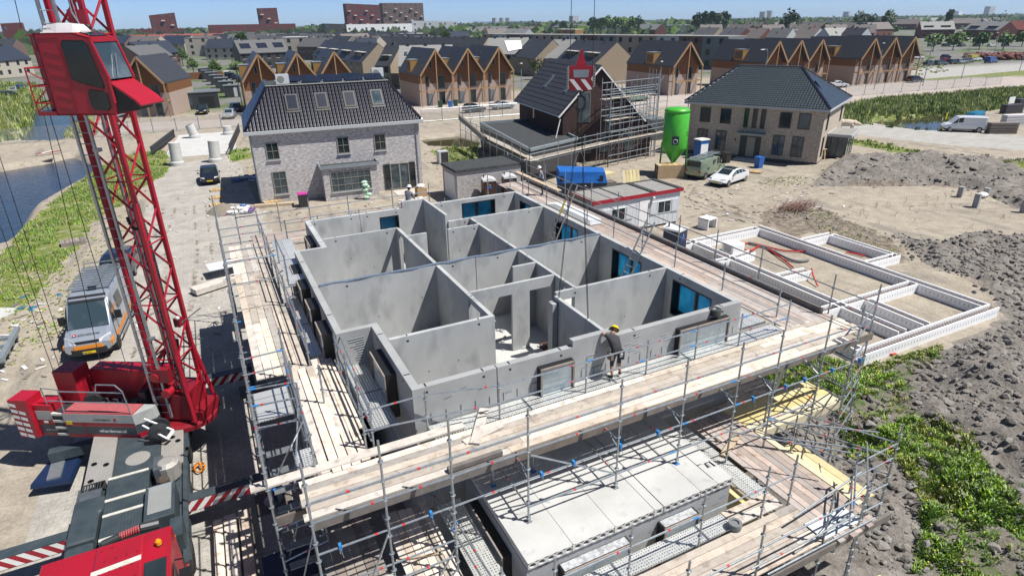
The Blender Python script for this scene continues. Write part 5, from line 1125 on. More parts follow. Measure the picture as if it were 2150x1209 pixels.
tile_plane(MB(),(-.25,d+.2,ez+.2),(-.25,-.2,ez+.2),(2.1,2.2,tz),(2.1,d-2.2,tz)).build('tiles',ro,smooth=True); tile_plane(MB(),(w+.25,-.2,ez+.2),(w+.25,d+.2,ez+.2),(w-2.1,d-2.2,tz),(w-2.1,2.2,tz)).build('tiles',ro,smooth=True)
mb=MB().m('tile_glossy'); 
for a,b in ((A_,D_),(B1,C_)):
    a,b=Vector(a),Vector(b)
    for i in range(13): mb.beam(a+(b-a)*i/13+ZV*.1,a+(b-a)*(i+1.04)/13+ZV*.06,.22,.1)
mb.m('crane_grey'); mb.box(2.0,w-2.0,2.05,2.3,tz-.02,tz+.14); mb.box(2.0,2.3,2.3,d-2.3,tz-.02,tz+.14); mb.box(w-2.3,w-2.0,2.3,d-2.3,tz-.02,tz+.14); mb.m('off_white').box(2.0,w-2.0,2.02,2.05,tz+.05,tz+.1); mb.build('ridge_cap',ro)
for x in (3.9,6.35,8.75,11.15):   # skylights
    def rp_(u,t): return Vector((u,-.25+2.45*t,ez+.2+(tz-ez-.2)*t))
    t0,t1=.40,.78; n_=Vector((0,-(tz-ez-.2),2.45)).normalized(); up_=(rp_(0,1)-rp_(0,0)).normalized(); c_=(rp_(x,t0)+rp_(x,t1))/2; L_=(rp_(x,t1)-rp_(x,t0)).length
    sk=MB().m('black').obox(c_+n_*.1,XV,up_,n_,1.05,L_,.12).m('frame_dark').obox(c_+n_*.14,XV,up_,n_,.92,L_-.14,.06).m('frame_dark').obox(c_+n_*.1-up_*(L_/2+.1),XV,up_,n_,1.15,.16,.02).build('skylight',LH)
    MB().m('solar' if x<11 else 'glass_bright').obox(c_+n_*.175,XV,up_,n_,.78,L_-.28,.01).build('pane',sk)
for i in range(5):
    for j in range(3):
        if (i,j)==(0,0) or (i,j)==(4,2): continue
        x=3.3+i*1.85+(j%2)*.3; y=3.0+j*1.75
        pn=MB().m('solar').hull([(x,y,tz+.12),(x+1.55,y,tz+.12),(x+1.55,y+1.0,tz+.42),(x,y+1.0,tz+.42)],[(x,y,tz+.16),(x+1.55,y,tz+.16),(x+1.55,y+1.0,tz+.46),(x,y+1.0,tz+.46)]).m('galv').box(x,x+1.55,y+1.0,y+1.04,tz,tz+.44); pn.m('zinc').box(x-.3,x-.05,y,y+1.2,tz+.02,tz+.1); pn.build('solar_panel',LH)
for x,y in ((3.0,3.4),(11.9,6.3)): hp=MB().m('cabin_white').box(x,x+1.1,y,y+.5,tz+.05,tz+.85).m('frame_grey').lathe((x+.4,y-.005,tz+.45),[(.3,0),(.28,-.01)],16,'y'); hp.build('heat_pump',LH)
for x in (1.15,7.05,10.3): frame_win(LH,(x,-.0,3.75),XV,-YV,1.05,1.45,2,2,'frame_grey','glass')
frame_win(LH,(1.3,0,.75),XV,-YV,1.15,2.0,2,3,'frame_grey','glass_bright')
bay=MB().m('brick_left'); bay.box(5.35,5.95,-1.45,-.0,0,2.85); bay.box(9.45,10.05,-1.45,0,0,2.85); bay.box(5.95,9.45,-1.45,-1.2,0,.75); bay.box(5.95,9.45,-1.45,-1.2,2.5,2.85); bay.m('zinc').box(5.15,10.25,-1.65,-1.55,2.85,3.1); bay.box(5.15,5.25,-1.55,0,2.85,3.1); bay.box(10.15,10.25,-1.55,0,2.85,3.1); bay.m('felt_dark').box(5.25,10.15,-1.55,-.02,2.86,2.95); bay.build('bay',LH)
frame_win(LH,(5.95,-1.45,.75),XV,-YV,3.5,1.75,6,3,'frame_grey','glass_bright')
frame_win(LH,(10.9,0,.1),XV,-YV,.6,2.35,1,4,'frame_dark','glass',sill=False); frame_win(LH,(11.5,0,.05),XV,-YV,1.75,2.4,2,1,'frame_grey','glass_bright',sill=False,bar=.12,name='french_door'); frame_win(LH,(13.25,0,.1),XV,-YV,.6,2.35,1,4,'frame_dark','glass',sill=False)
mb=MB().m('zinc').tube((.12,-.06,0),(.12,-.06,ez-.1),.045,8); mb.build('downpipe',LH); MB().m('zinc').tube((w-.35,-.06,0),(w-.35,-.06,ez-.1),.045,8).build('downpipe',LH)
# ---- brick garage
GA=thing('brick_garage','small flat roofed brick garage with white door next to the mansard house','garage',(18.45,48,0))
MB().m('brick_garage').box(0,6.1,0,3.4,0,2.62).build('wall',GA); MB().m('felt_dark').box(-.12,6.2,-.12,3.5,2.62,2.84).m('black').box(6.0,6.35,-.2,3.6,2.84,2.9).build('roof',GA)
MB().m('white').box(-.03,-.002,.5,2.95,.05,2.25).build('garage_door',GA)
# ---- right house
RH=thing('hip_roof_house','yellow brown brick house with dark hip roof behind the white sedan','house',(49.55,54.9,0),rad(-62))
w,d,ez,tz=14.0,11.6,5.55,9.2
MB().m('brick_right').box(0,w,0,d,.35,ez).build('wall',RH); MB().m('slate').box(-.02,w+.02,-.02,d+.02,0,.35).build('plinth',RH)
MB().m('grey_light').box(-.5,w+.5,-.5,d+.5,ez-.05,ez+.2).build('gutter',RH,bevel=.02)
rx0,rx1,ry=3.2,9.9,5.8
A_,B1=(-.45,-.45,ez+.2),(w+.45,-.45,ez+.2); C_,D_=(rx1,ry,tz),(rx0,ry,tz)
ro=MB().m('slate').add([(-.45,-.45,ez+.15),(w+.45,-.45,ez+.15),(w+.45,d+.45,ez+.15),(-.45,d+.45,ez+.15),(rx0,ry,tz-.02),(rx1,ry,tz-.02)],[(0,1,5,4),(1,2,5),(2,3,4,5),(3,0,4),(0,3,2,1)]).build('roof',RH)
tile_plane(MB(),A_,B1,C_,D_,cw=.3,mat='tile_green').build('tiles',ro,smooth=True); tile_plane(MB(),(w+.45,-.45,ez+.2),(w+.45,d+.45,ez+.2),(rx1,ry,tz),(rx1,ry,tz),amp=.02,mat='tile_green').build('tiles',ro,smooth=True); tile_plane(MB(),(-.45,d+.45,ez+.2),(-.45,-.45,ez+.2),(rx0,ry,tz),(rx0,ry,tz),mat='tile_green').build('tiles',ro,smooth=True)
mb=MB().m('tile_glossy')
for a,b in ((A_,D_),(B1,C_),((w+.45,d+.45,ez+.2),C_),(D_,C_)):
    a,b=Vector(a),Vector(b)
    for i in range(16): mb.beam(a+(b-a)*i/16+ZV*.1,a+(b-a)*(i+1.04)/16+ZV*.07,.22,.12)
mb.build('ridge_cap',ro)
MB().m('glass').obox((12.2,4.2,ez+1.9),Vector((-.55,.0,.6)).normalized(),YV,Vector((.6,0,.55)).normalized(),1.4,.55,.3).build('skylight',RH)
for x,ww in ((1.3,1.15),(3.55,1.15),(9.75,1.15),(11.6,1.15)): frame_win(RH,(x,0,3.6),XV,-YV,ww,1.6,1,1,'frame_dark','glass' if x<11 else 'glass_bright',sill=False)
for x in (6.1,7.0,7.85): frame_win(RH,(x,0,3.35),XV,-YV,.48,2.0,1,1,'frame_dark','glass',sill=False)
for x in (1.2,3.3): frame_win(RH,(x,0,.75),XV,-YV,1.15,2.1,2,2,'frame_dark','glass_bright',sill=False,bar=.05)
for x in (9.4,11.3): frame_win(RH,(x,0,.75),XV,-YV,1.15,2.1,2,2,'frame_dark','glass_bright',sill=False,bar=.05)
mb=MB().m('steel_dark').box(6.0,8.2,-.04,.02,.3,2.5).m('frame_grey').box(6.75,7.6,-.07,-.03,.32,2.4).m('galv').box(7.1,7.3,-.09,-.07,1.3,1.36); mb.build('front_door',RH); MB().m('zinc').box(5.7,8.6,-.95,-.02,2.75,2.9).build('door_canopy',RH); MB().m('concrete_slab').box(5.9,8.4,-1.3,-.03,0,.18).build('doorstep',RH)
for x in (5.45,): MB().m('black').box(x,x+.1,-.12,-.0,1.9,2.1).build('wall_lamp',RH)
MB().m('zinc').tube((-.15,-.1,0),(-.15,-.1,ez),.05,8).build('downpipe',RH)
for y,z0,h_ in ((1.6,3.4,1.7),(9.3,3.4,1.7),(1.0,.8,2.0)): frame_win(RH,(w,y,z0),YV,XV,.7,h_,1,1,'frame_dark','glass',sill=False)
MB().m('brick_lit').box(w+.002,w+.004,.0,d,.36,ez-.06).build('lit_wall_face',RH)  # added thin sheet: sunlit tone of this side put into paler brick
by=MB().m('frame_dark'); 
for y in (3.8,5.2,6.6,8.0): by.box(w+1.9,w+1.98,y-.05,y+.05,.5,2.55)
for y in (3.8,8.0): by.box(w+1.0,w+1.08,y-.05,y+.05,.5,2.55)
by.box(w+.01,w+1.98,3.75,8.05,.35,.5); by.box(w+.01,w+1.98,3.75,8.05,2.5,2.58); by.box(w+1.9,w+1.97,3.8,8.0,2.0,2.06); by.m('glass_bright').box(w+1.93,w+1.95,3.85,7.95,.5,2.5); by.box(w+.02,w+1.9,3.8,3.82,.5,2.5); by.m('slate').box(w+.02,w+1.9,3.9,7.9,0,.35); by.m('grey_light').box(w+.01,w+2.35,3.4,8.4,2.58,2.85); by.m('roof_felt').box(w+.1,w+2.25,3.5,8.3,2.85,2.87); by.build('glass_bay',RH)
# ---- dark brick house under construction
DH=thing('dark_brick_house','scaffolded dark red brick house with steep black roof and flat roofed wing','house',(38,60,0))
g0,g1=Vector((34.0,57.0,0)),Vector((36.1,71.0,0)); dv=(g1-g0).normalized(); sv=Vector((dv.y,-dv.x,0)); Lr=14.4
def dp(a,b,z): return g0+sv*a+dv*b+ZV*z
def dbox(mb,a0,a1,b0,b1,z0,z1): return mb.hull([dp(a0,b0,z0),dp(a1,b0,z0),dp(a1,b1,z0),dp(a0,b1,z0)],[dp(a0,b0,z1),dp(a1,b0,z1),dp(a1,b1,z1),dp(a0,b1,z1)])
mb=MB().m('brick_dark').hull([dp(a,0,z) for a,z in ((.2,0),(10.8,0),(10.8,2.9),(4.3,9.7),(.2,5.5))],[dp(a,Lr,z) for a,z in ((.2,0),(10.8,0),(10.8,2.9),(4.3,9.7),(.2,5.5))]); mb.build('wall',DH,True)
mb=MB().m('roof_dark').hull([dp(-.35,-.25,5.15),dp(4.3,-.25,9.95),dp(4.3,-.25,9.75),dp(-.35,-.25,4.95)],[dp(-.35,Lr+.3,5.15),dp(4.3,Lr+.3,9.95),dp(4.3,Lr+.3,9.75),dp(-.35,Lr+.3,4.95)]); mb.hull([dp(4.3,-.25,9.95),dp(11.3,-.25,2.75),dp(11.3,-.25,2.55),dp(4.3,-.25,9.75)],[dp(4.3,Lr+.3,9.95),dp(11.3,Lr+.3,2.75),dp(11.3,Lr+.3,2.55),dp(4.3,Lr+.3,9.75)])
ro=mb.build('roof',DH,True)
tile_plane(MB(),dp(-.38,Lr+.3,5.17),dp(-.38,-.27,5.17),dp(4.28,-.27,9.97),dp(4.28,Lr+.3,9.97),cw=.32,rh=.62,amp=.02,mat='slate').build('tiles',ro,True,smooth=True)
mb=MB().m('white'); mb.beam(dp(-.4,-.3,4.95),dp(4.3,-.3,9.75),.16,.14); mb.beam(dp(4.3,-.3,9.75),dp(9.9,-.3,3.95),.16,.14); mb.build('verge_board',DH,True)
mb=MB().m('zinc'); mb.tube(dp(-.45,-.3,5.05),dp(-.45,Lr+.3,5.05),.09,8); mb.build('gutter',DH,True); MB().m('off_white').tube(dp(-.3,-.5,4.8),dp(-1.3,-1.4,2.4),.06,6).build('loose_downpipe',DH,True)
un_=Vector(dp(4.3,0,9.9)-dp(-.38,0,5.17)).normalized(); nn_=un_.cross(dv).normalized(); nn_=nn_ if nn_.z>0 else -nn_
for b in (2.7,8.9): sk=MB().m('zinc').obox(dp(2.1,b,7.72)+nn_*.07,un_,dv,nn_,1.7,.6,.14).build('skylight',DH,True); MB().m('glass_bright').obox(dp(2.1,b,7.72)+nn_*.15,un_,dv,nn_,1.4,.42,.02).build('pane',sk,True)
mb=MB().m('glass_bright').obox(dp(.18,9.0,4.4),dv,-sv,ZV,.5,.08,1.9); mb.build('window',DH,True)
for a,z,ww,hh in ((2.6,4.3,1.3,3.0),(5.6,4.3,.9,1.4),(5.8,3.3,.9,1.2),(8.2,1.0,1.1,1.9),(5.2,1.0,1.0,2.0),(2.9,1.0,1.2,1.4),(2.8,8.0,.5,.9)):
    if z+hh<9: MB().m('frame_grey').obox(dp(a,-.02,z+hh/2),sv,dv,ZV,ww+.1,.06,hh+.1).m('glass_bright').obox(dp(a,-.05,z+hh/2),sv,dv,ZV,ww,.05,hh).build('window',DH,True)
ext=[(27.3,51.4),(34.3,54.2),(34.9,57.0),(36.1,68.6),(30.0,69.2)]
mb=MB().m('slate').prism(ext,0,2.95); mb.m('felt_dark').prism([(27.7,51.9),(34.1,54.6),(34.6,57.0),(35.8,68.2),(30.3,68.8)],2.96,3.02); mb.build('flat_roof_wing',DH,True)  # wing walls take the slate colour, a different tone from the house brick
mb=MB().m('zinc')
for a,b in zip(ext,ext[1:]+ext[:1]): mb.beam((*a,3.1),(*b,3.1),.2,.3)
mb.build('parapet',DH,True)
mb=MB().m('off_white').beam((27.6,51.6,2.75),(33.9,54.1,2.75),.03,.25); mb.build('fascia',DH,True)
# its scaffold
DS=Scaf('house_scaffold','tall scaffold with plank decks around the dark brick house beside the green silo',(34,53,0))
def sdeck(P,w_,z,mat='wood_grey',off=0):
    a,b=Vector((*P[0],z)),Vector((*P[1],z)); d_=(b-a).normalized(); s_=Vector((-d_.y,d_.x,0)); mb=MB().m(mat); n=max(1,int(w_/.24)); L=(b-a).length; k=int(L/4)+1
    for i in range(n):
        for j in range(k): mb.beam(a+d_*(L*j/k)+s_*(i*.24+off),a+d_*(L*(j+1)/k-.03)+s_*(i*.24+off)+ZV*R.uniform(-.01,.02),.22,.045)
    mb.build('board_deck',DS.t,True)
M('wood_pale',(.52,.47,.40),(.42,.37,.31),ns=3,rough=.85,island=.2)
def srun(P,zs,z0,z1,step=2.2,r=.036):
    a,b=Vector((*P[0],0)),Vector((*P[1],0)); L=(b-a).length; n=max(1,round(L/step)); pts=[a+(b-a)*i/n for i in range(n+1)]
    mb=MB().m('galv')
    for p in pts: MB().m('galv').tube((p.x,p.y,z0),(p.x,p.y,z1),r,5).build('post',DS.t,True)
    for z in zs: MB().m('galv').tube((a.x,a.y,z),(b.x,b.y,z),r,5).build('rail',DS.t,True)
P1,P2,P3,P4,P5=(26.0,49.1),(27.9,70.5),(37.4,53.0),(46.5,55.2),(33.5,52.2)
sdeck((P1,P2),.95,2.6,'wood_pale',-.9); sdeck((P1,P3),1.0,2.6,'wood_pale',.0); sdeck((P3,P4),.9,2.6,'wood_pale'); sdeck(((37.6,54.6),(45.5,56.1)),.8,6.7,'wood_pale'); sdeck(((38.2,54.7),(44.5,55.8)),.8,4.5,'wood_pale')
srun((P1,P2),(3.2,3.7,2.4),0,3.9,2.1); srun((P1,P3),(3.2,3.7,2.4),0,3.9,2.1); srun((P3,P4),(.6,1.2,2.4,3.2,3.7,4.4,5.2,6.0),0,8.4,1.5); srun(((38,53.9),(45,55.5)),(1.6,3.4,5.0,5.5,7.0,7.5),0,8.0,1.7); srun(((37.6,54.9),(46.2,56.6)),(5,5.6,6.2,6.6,7.1,7.6,8.3),0,8.8,1.9); srun(((45.2,55.2),(46.8,59)),(3,5,6.6,7.6,8.4),0,9.2,1.6); srun(((37.6,53.2),(37.8,55.2)),(3,5,6.6,7.6),0,8.5,1.0)
srun((P2,(32.5,72.0)),(2.4,3.1,3.7,4.6),0,5.2,1.6)
for a,b in (((38,54.4,.3),(40,54.8,2.5)),((40.2,54.8,2.6),(42.3,55.2,4.5)),((31.5,51,.2),(32.8,51.4,2.5)),((42.5,55.2,4.6),(44.5,55.6,6.6)),((44.6,55.4,6.7),(46.6,56.2,8.5)),((27.9,70.5,.1),(30.2,71.2,4.4)),((26.3,52,.1),(26.6,55,2.4)),((33.0,51.5,2.4),(34.4,51.9,.2))): DS.brace(a,b)
tag(MB().m('galv_dull').beam((26.3,66.5,4.4),(26.8,60.5,2.7),.3,.5).m('wood_beam').beam((26.2,66.6,4.7),(26.7,60.4,3.0),.2,.06).build('beam_bundle',None),'bundle of long steel beams leaning on the scaffold left of the flat roofed wing','beam bundle')
# ================================================================== TIMBER GABLED TERRACES
ORD=['first','second','third','fourth','fifth','sixth','seventh','eighth','ninth','tenth','eleventh','twelfth','thirteenth','fourteenth']
def timber_unit(w,d,ez,rz_,name,label,loc,rz,group,detail=True,dorm=True):
    T=thing(name,label,'house',loc,rz,group); g=.004; bz=3.9; yf=1.3
    MB().m('brick_pink').box(g,w-g,yf,d,0,bz).build('lower_wall',T)
    P=[(g,bz),(w-g,bz),(w-g,ez),(w/2,rz_-.12),(g,ez)]
    MB().m('cladding').hull([(x,yf+.02,z) for x,z in P],[(x,d-.02,z) for x,z in P]).build('upper_wall',T)
    mb=MB().m('roof_dark'); th=.22; ov=.35
    sl=(rz_-ez)/(w/2); ro=None
    for s in (0,1):
        xe=(-ov+.36) if s==0 else w+ov-.36; xe=0.0 if s==0 else w; ze=ez
        mb.hull([(xe,0,ze),(w/2,0,rz_),(w/2,0,rz_-th),(xe,0,ze-th)],[(xe,d+.3,ze),(w/2,d+.3,rz_),(w/2,d+.3,rz_-th),(xe,d+.3,ze-th)])
    ro=mb.build('roof',T)
    mb=MB().m('slate')
    mb.box(w*.3,w*.3+.25,d*.45,d*.45+.25,ez+(w*.3)*sl,ez+(w*.3)*sl+.7); mb.build('roof_vent',ro)
    mb=MB().m('timber'); t=.17
    mb.beam((.02,-.08,ez-.2),(w/2,-.08,rz_-.22),t,.3); mb.beam((w/2,-.08,rz_-.22),(w-.02,-.08,ez-.2),t,.3)
    for x in (.09,w-.09): mb.box(x-t/2,x+t/2,-.1,.07,0,ez-.2)
    mb.box(w/2-t/2,w/2+t/2,-.1,.07,0,rz_-.4); mb.box(.1,w-.1,-.07,.05,2.6,2.8)
    for x in (.12,w/2,w-.12): mb.box(x-.06,x+.06,.05,yf,2.6,2.78)
    mb.build('timber_frame',T)
    if detail:
        for x,z,ww,hh,nm in ((w*.22,3.4,.75,1.9,'window'),(w*.60,2.95,1.35,2.3,'window'),(w*.36,6.6,.5,1.3,'window'),(w*.62,.1,1.2,2.2,'window')):
            wo=MB().m('grey_paint').box(x,x+ww,yf-.05,yf+.0,z,z+hh).build(nm,T); MB().m('glass').box(x+.08,x+ww-.08,yf-.06,yf-.05,z+.08,z+hh-.08).build('pane',wo)
        MB().m('grey_paint').box(w*.26,w*.26+.95,yf-.06,yf,0,2.2).build('front_door',T)
    if dorm:
        y0=d*.42; mb=MB().m('cladding_gold'); zt=ez+2.3; mb.hull([(.05,y0,ez-.4),(2.1,y0,ez-.4),(2.1,y0,zt),(.05,y0,zt)],[(.05,y0+2.6,ez-.4),(2.1,y0+2.6,ez-.4),(2.1,y0+2.6,zt),(.05,y0+2.6,zt)]); mb.m('zinc').box(-.02,2.15,y0-.05,y0+2.65,zt,zt+.08)
        do=mb.build('dormer',T)
        mb=MB().m('frame_dark')
        for k in range(3): mb.box(.03,.05,y0+.4+k*.65,y0+.85+k*.65,ez+.5,ez+1.9)
        mb.build('dormer_window',do)
    MB().m('zinc').tube((.12,yf-.06,0),(.12,yf-.06,ez-.3),.045,6).build('downpipe',T)
    return T
TW='timber gabled house'
def terrace(x0,y0,n,w,d,ez,rz_,rz,desc,grp,noun='gables'):
    first=None
    for i in range(n):
        x=x0+math.cos(rz)*w*i; y=y0+math.sin(rz)*w*i
        lab=(f'{TW}, {["leftmost","middle","rightmost"][i] if n==3 else "standing alone"} of the {desc}' if n>1 else f'{TW} {desc}')
        if first is None: first=timber_unit(w,d,ez,rz_,'timber_house',lab,(x,y,0),rz,grp)
        else: copy_thing(first,lab,(x,y,0),rz,grp)
terrace(36.9,111.7,3,6.32,13,5.6,9.95,0,'three behind the parked black hatchback','timber gabled houses')
terrace(7.4,117.5,3,6.3,13,5.6,10.0,rad(-2),'three behind the mansard roof','timber gabled houses')
terrace(-11.1,125.8,1,7.0,13,5.6,9.9,rad(-19),'standing alone just right of the crane cab','timber gabled houses')
terrace(85.3,100.2,1,7.3,16,5.6,10.1,rad(-2),'standing alone left of the hip roofed house','timber gabled houses')
terrace(106.3,96.6,3,6.15,16,5.6,9.8,rad(-2),'three rising behind the hip roofed house','timber gabled houses')
terrace(131.3,93.2,3,6.35,17,5.6,9.8,rad(-3),'three at the right end by the car park','timber gabled houses')
# ================================================================== GENERIC HOUSES FURTHER OUT
def ridge_row(p,q,zr,hd,ez,n,roof,wall,desc,grp,name='terraced_house',wins=True,extra=None,low=None,zbase=0,gable=None):
    """p,q: ends of the ridge as seen; the row is n houses of real depth"""
    P=Vector((*at(*p,zr),0)); Q=Vector((*at(*q,zr),0)); D=(Q-P); L=D.length; D.normalize(); Nn=Vector((D.y,-D.x,0))
    if Nn.dot(Vector((0,0,0))-P)<0: Nn=-Nn      # Nn looks to the viewer's side
    w=L/n; ang=math.atan2(D.y,D.x)
    right=Vector((D.y,-D.x,0)); sgn=1 if Nn.dot(right)>0 else -1
    first=None
    for i in range(n):
        lab=desc if n==1 else f'{ORD[i]} house from left in {desc}'
        loc=P+D*(w*i)
        if first is None:
            T=thing(name,lab,'house',tuple(loc),ang,grp if n>1 or grp else None); first=T
            # local: x along ridge 0..w, y = -sgn*side ; viewer side is y negative if sgn=1
            s=-1 if sgn==1 else 1
            g=.01; z0=zbase
            prof=[(-hd,z0),(hd,z0),(hd,ez),(0,zr-.15),(-hd,ez)]
            if low:
                MB().m(low).box(g,w-g,-hd,hd,z0,ez*.52).build('lower_wall',T); prof=[(-hd,ez*.52),(hd,ez*.52),(hd,ez),(0,zr-.15),(-hd,ez)]
            MB().m(wall).hull([(g,y,z) for y,z in prof],[(w-g,y,z) for y,z in prof]).build('wall',T)
            mb=MB().m(roof); th=.18; sl=(zr-ez)/hd; oy=.35
            for k in (-1,1): mb.hull([(-.0,k*(hd+oy),ez-sl*oy),(-.0,0,zr),(-.0,0,zr-th),(-.0,k*(hd+oy),ez-sl*oy-th)],[(w,k*(hd+oy),ez-sl*oy),(w,0,zr),(w,0,zr-th),(w,k*(hd+oy),ez-sl*oy-th)])
            ro=mb.build('roof',T)
            MB().m('slate').box(w*.5-.3,w*.5+.3,-.3,.3,zr-.3,zr+.45).build('chimney',ro)
            if wins:
                for k,(fx,fz) in enumerate(((.25,.62),(.7,.62),(.25,.16),(.68,.16))):
                    x=w*fx-.6; z=ez*fz; yy=s*hd
                    mb=MB().m('glass'); mb.box(x,x+1.2,min(yy,yy+s*.03),max(yy,yy+s*.03),z,z+min(1.4,ez*.3)); mb.m('white').box(x-.05,x+1.25,min(yy,yy+s*.045),max(yy,yy+s*.045),z-.08,z); mb.build('window',T)
            if extra=='solar':
                up=Vector((0,-s*hd,zr-ez)).normalized(); nn=Vector((0,s*(zr-ez),hd)).normalized()
                c=Vector((w*.5,s*hd*.5,(zr+ez)/2))+nn*.08; MB().m('solar').obox(c,XV,up,nn,w*.6,2.6,.06).build('solar_panel',T)
            if extra=='velux':
                up=Vector((0,-s*hd,zr-ez)).normalized(); nn=Vector((0,s*(zr-ez),hd)).normalized(); c=Vector((w*.4,s*hd*.45,zr-(zr-ez)*.45))+nn*.08; MB().m('glass_bright').obox(c,XV,up,nn,.7,1.1,.1).build('skylight',ro)
            if extra=='dormer':
                y1=s*hd*.75; mb=MB().m('frame_dark'); mb.box(w*.25,w*.75,min(y1,y1-s*2),max(y1,y1-s*2),ez+.4,ez+2.0); mb.m('off_white').box(w*.22,w*.78,min(y1+s*.2,y1-s*2.1),max(y1+s*.2,y1-s*2.1),ez+2.0,ez+2.15); mb.m('glass').box(w*.29,w*.71,min(y1,y1+s*.03),max(y1,y1+s*.03),ez+.75,ez+1.8); mb.build('dormer',ro)
        else: copy_thing(first,lab,tuple(loc),ang,grp)
    return first
def flat_block(p,q,zt,dep,n,mats,desc,grp,name='flat_roofed_house',fl=3,white=True,wins=3,zb=0,cat='house'):
    P=Vector((*at(*p,zt),0)); Q=Vector((*at(*q,zt),0)); D=(Q-P); L=D.length; D.normalize(); ang=math.atan2(D.y,D.x); w=L/n
    protos={}
    for i in range(n):
        lab=desc if n==1 else f'{ORD[i%14]} house from left in {desc}'
        mt=mats[i%len(mats)]; loc=tuple(P+D*(w*i))
        if mt in protos: copy_thing(protos[mt],lab,loc,ang,grp); continue
        T=thing(name,lab,cat,loc,ang,grp); protos[mt]=T
        MB().m(mt).box(.01,w-.01,0,dep,zb,zt-.12).build('wall',T)
        MB().m('white' if white else 'roof_felt').box(0.0,w,-.1,dep+.1,zt-.12,zt+.05).build('roof',T)
        for f in range(fl):
            for k in range(wins):
                z=(zt/fl)*f+zt/fl*.3; x=w*(k+.5)/wins; MB().m('glass').box(x-min(.7,w/wins*.3),x+min(.7,w/wins*.3),-.04,0,z,z+zt/fl*.5).build('window',T)
# left edge
ridge_row((-60,100),(24,96),9.3,5.2,5.4,2,'roof_blue','brick_beige','the blue roofed pair behind the crane balcony','houses at the left edge',low='brick_beige')
ridge_row((-90,84),(35,82),9.4,5,5.4,4,'roof_dark','brick_brown','the dark row behind the blue roofed pair','dark roofs at the left edge')
ridge_row((-60,75),(165,72),9.8,5,5.6,6,'roof_red','brick_red','the red roofed row glimpsed behind the crane cab','red roofed row behind the cab')
flat_block((0,140),(52,138),3.0,6,1,['brick_beige'],'low white annexe with two dark openings behind the crane balcony rail',None,fl=1,wins=2)
# row behind the lone timber house
ridge_row((262,97),(330,93),8.9,4.5,5.6,2,'roof_grey','brick_brown','the grey roofed pair right behind the lone timber house','grey pair behind timber house')
ridge_row((270,88),(352,85),9.5,5,5.6,2,'roof_blue','brick_brown','the navy roofed pair left of the tall beige block','navy pair')
ridge_row((270,74),(470,70),9.8,5,5.6,8,'roof_red','brick_red','the long red roofed terrace below the skyline at left','long red roofed terrace',extra='velux')
flat_block((386,80),(438,79),8.9,10,1,['brick_beige'],'tall narrow beige block between the navy roofs and the blue roofed house',None,fl=3,wins=2,white=False)
ridge_row((437,82),(502,81),8.9,5,5.3,2,'roof_blue','brick_beige','the blue roofed pair with white walls beside the beige block','blue roofed white pair')
ridge_row((490,85),(594,82),9.6,5.2,5.7,3,'roof_grey','frame_dark','the grey roofed terrace with solar panels','solar panel terrace',extra='solar')
flat_block((592,79),(644,78),9.2,10,1,['brick_beige'],'beige block with two dark windows right of the solar panel terrace',None,fl=3,wins=2)
ridge_row((640,79),(700,79),9.0,5,5.6,3,'roof_grey','brick_brown','the dim grey terrace right of the second beige block','dim grey terrace')
ridge_row((683,84),(794,91),9.5,4.8,5.2,4,'roof_dark','brick_tan','the dark terrace with dormers above the mansard roof','dark terrace with dormers',extra='dormer')
ridge_row((811,93),(842,93),9.5,5.2,5.0,1,'roof_dark','brick_tan','dark roofed house with one pale dormer left of the three timber gables','house',extra='dormer')
ridge_row((838,96),(950,94),9.4,4.6,5.4,3,'roof_light','brick_beige','the light grey roofs peeping over the three timber gables','light grey roofs',extra='velux')
ridge_row((845,78),(1025,79),9.4,4.6,5.2,6,'roof_dark','brick_tan','the dark second row above the three timber gables','dark second row',extra='velux')
ridge_row((1026,80),(1110,79),9.4,5.2,5.0,3,'roof_light','brick_tan','the pale roofed terrace with the white sheet','pale roofed terrace')
tag(MB().m('white').build('white_sheet') if False else MB().m('white').hull([at3(1058,88,8.6),at3(1092,87,8.6),at3(1096,104,6.6),at3(1066,110,6.3)],[tuple(Vector(at3(*a))+Vector((0,-.3,.25))) for a in ((1058,88,8.6),(1092,87,8.6),(1096,104,6.6),(1066,110,6.3))]).build('white_sheet'),'big white sheet spread over the pale roof between two dark roofs','sheet')
ridge_row((1113,81),(1161,83),9.5,5.3,5.0,1,'roof_dark','brick_tan','dark roofed house with a tan lower storey left of the hook block','house')
ridge_row((1163,83),(1208,83),9.4,5.3,5.0,1,'roof_light','brick_tan','narrow house with one light grey roof slope behind the crane rope','house')
ridge_row((1210,84),(1296,88),9.5,5.6,5.0,2,'roof_dark','brick_tan','the tan brick pair right behind the hook block','tan brick pair',extra='dormer')
for i,(a,b,c_) in enumerate((((700,70),(790,69),'roof_dark'),((640,71),(700,71),'roof_grey'),((600,70),(640,70),'roof_grey'),((790,71),(850,72),'roof_dark'),((745,80),(790,79),'roof_blue'),((790,73),(835,74),'roof_grey'),((480,72),(600,70),'roof_grey'))):
    ridge_row(a,b,9.6,5,5.4,2,c_,'brick_tan',f'the {["black","grey","dull grey","dark","blue","mid grey","long grey"][i]} roofed pair {["under the red tower","behind the second beige block","right of the beige block","under the striped white school","above the dormer terrace","left of the narrow beige block","above the solar panels"][i]}','roofs in the middle distance')
flat_block((833,71),(862,71),9.3,8,1,['brick_beige'],'small beige block among dark roofs under the white school',None,fl=2,wins=2)
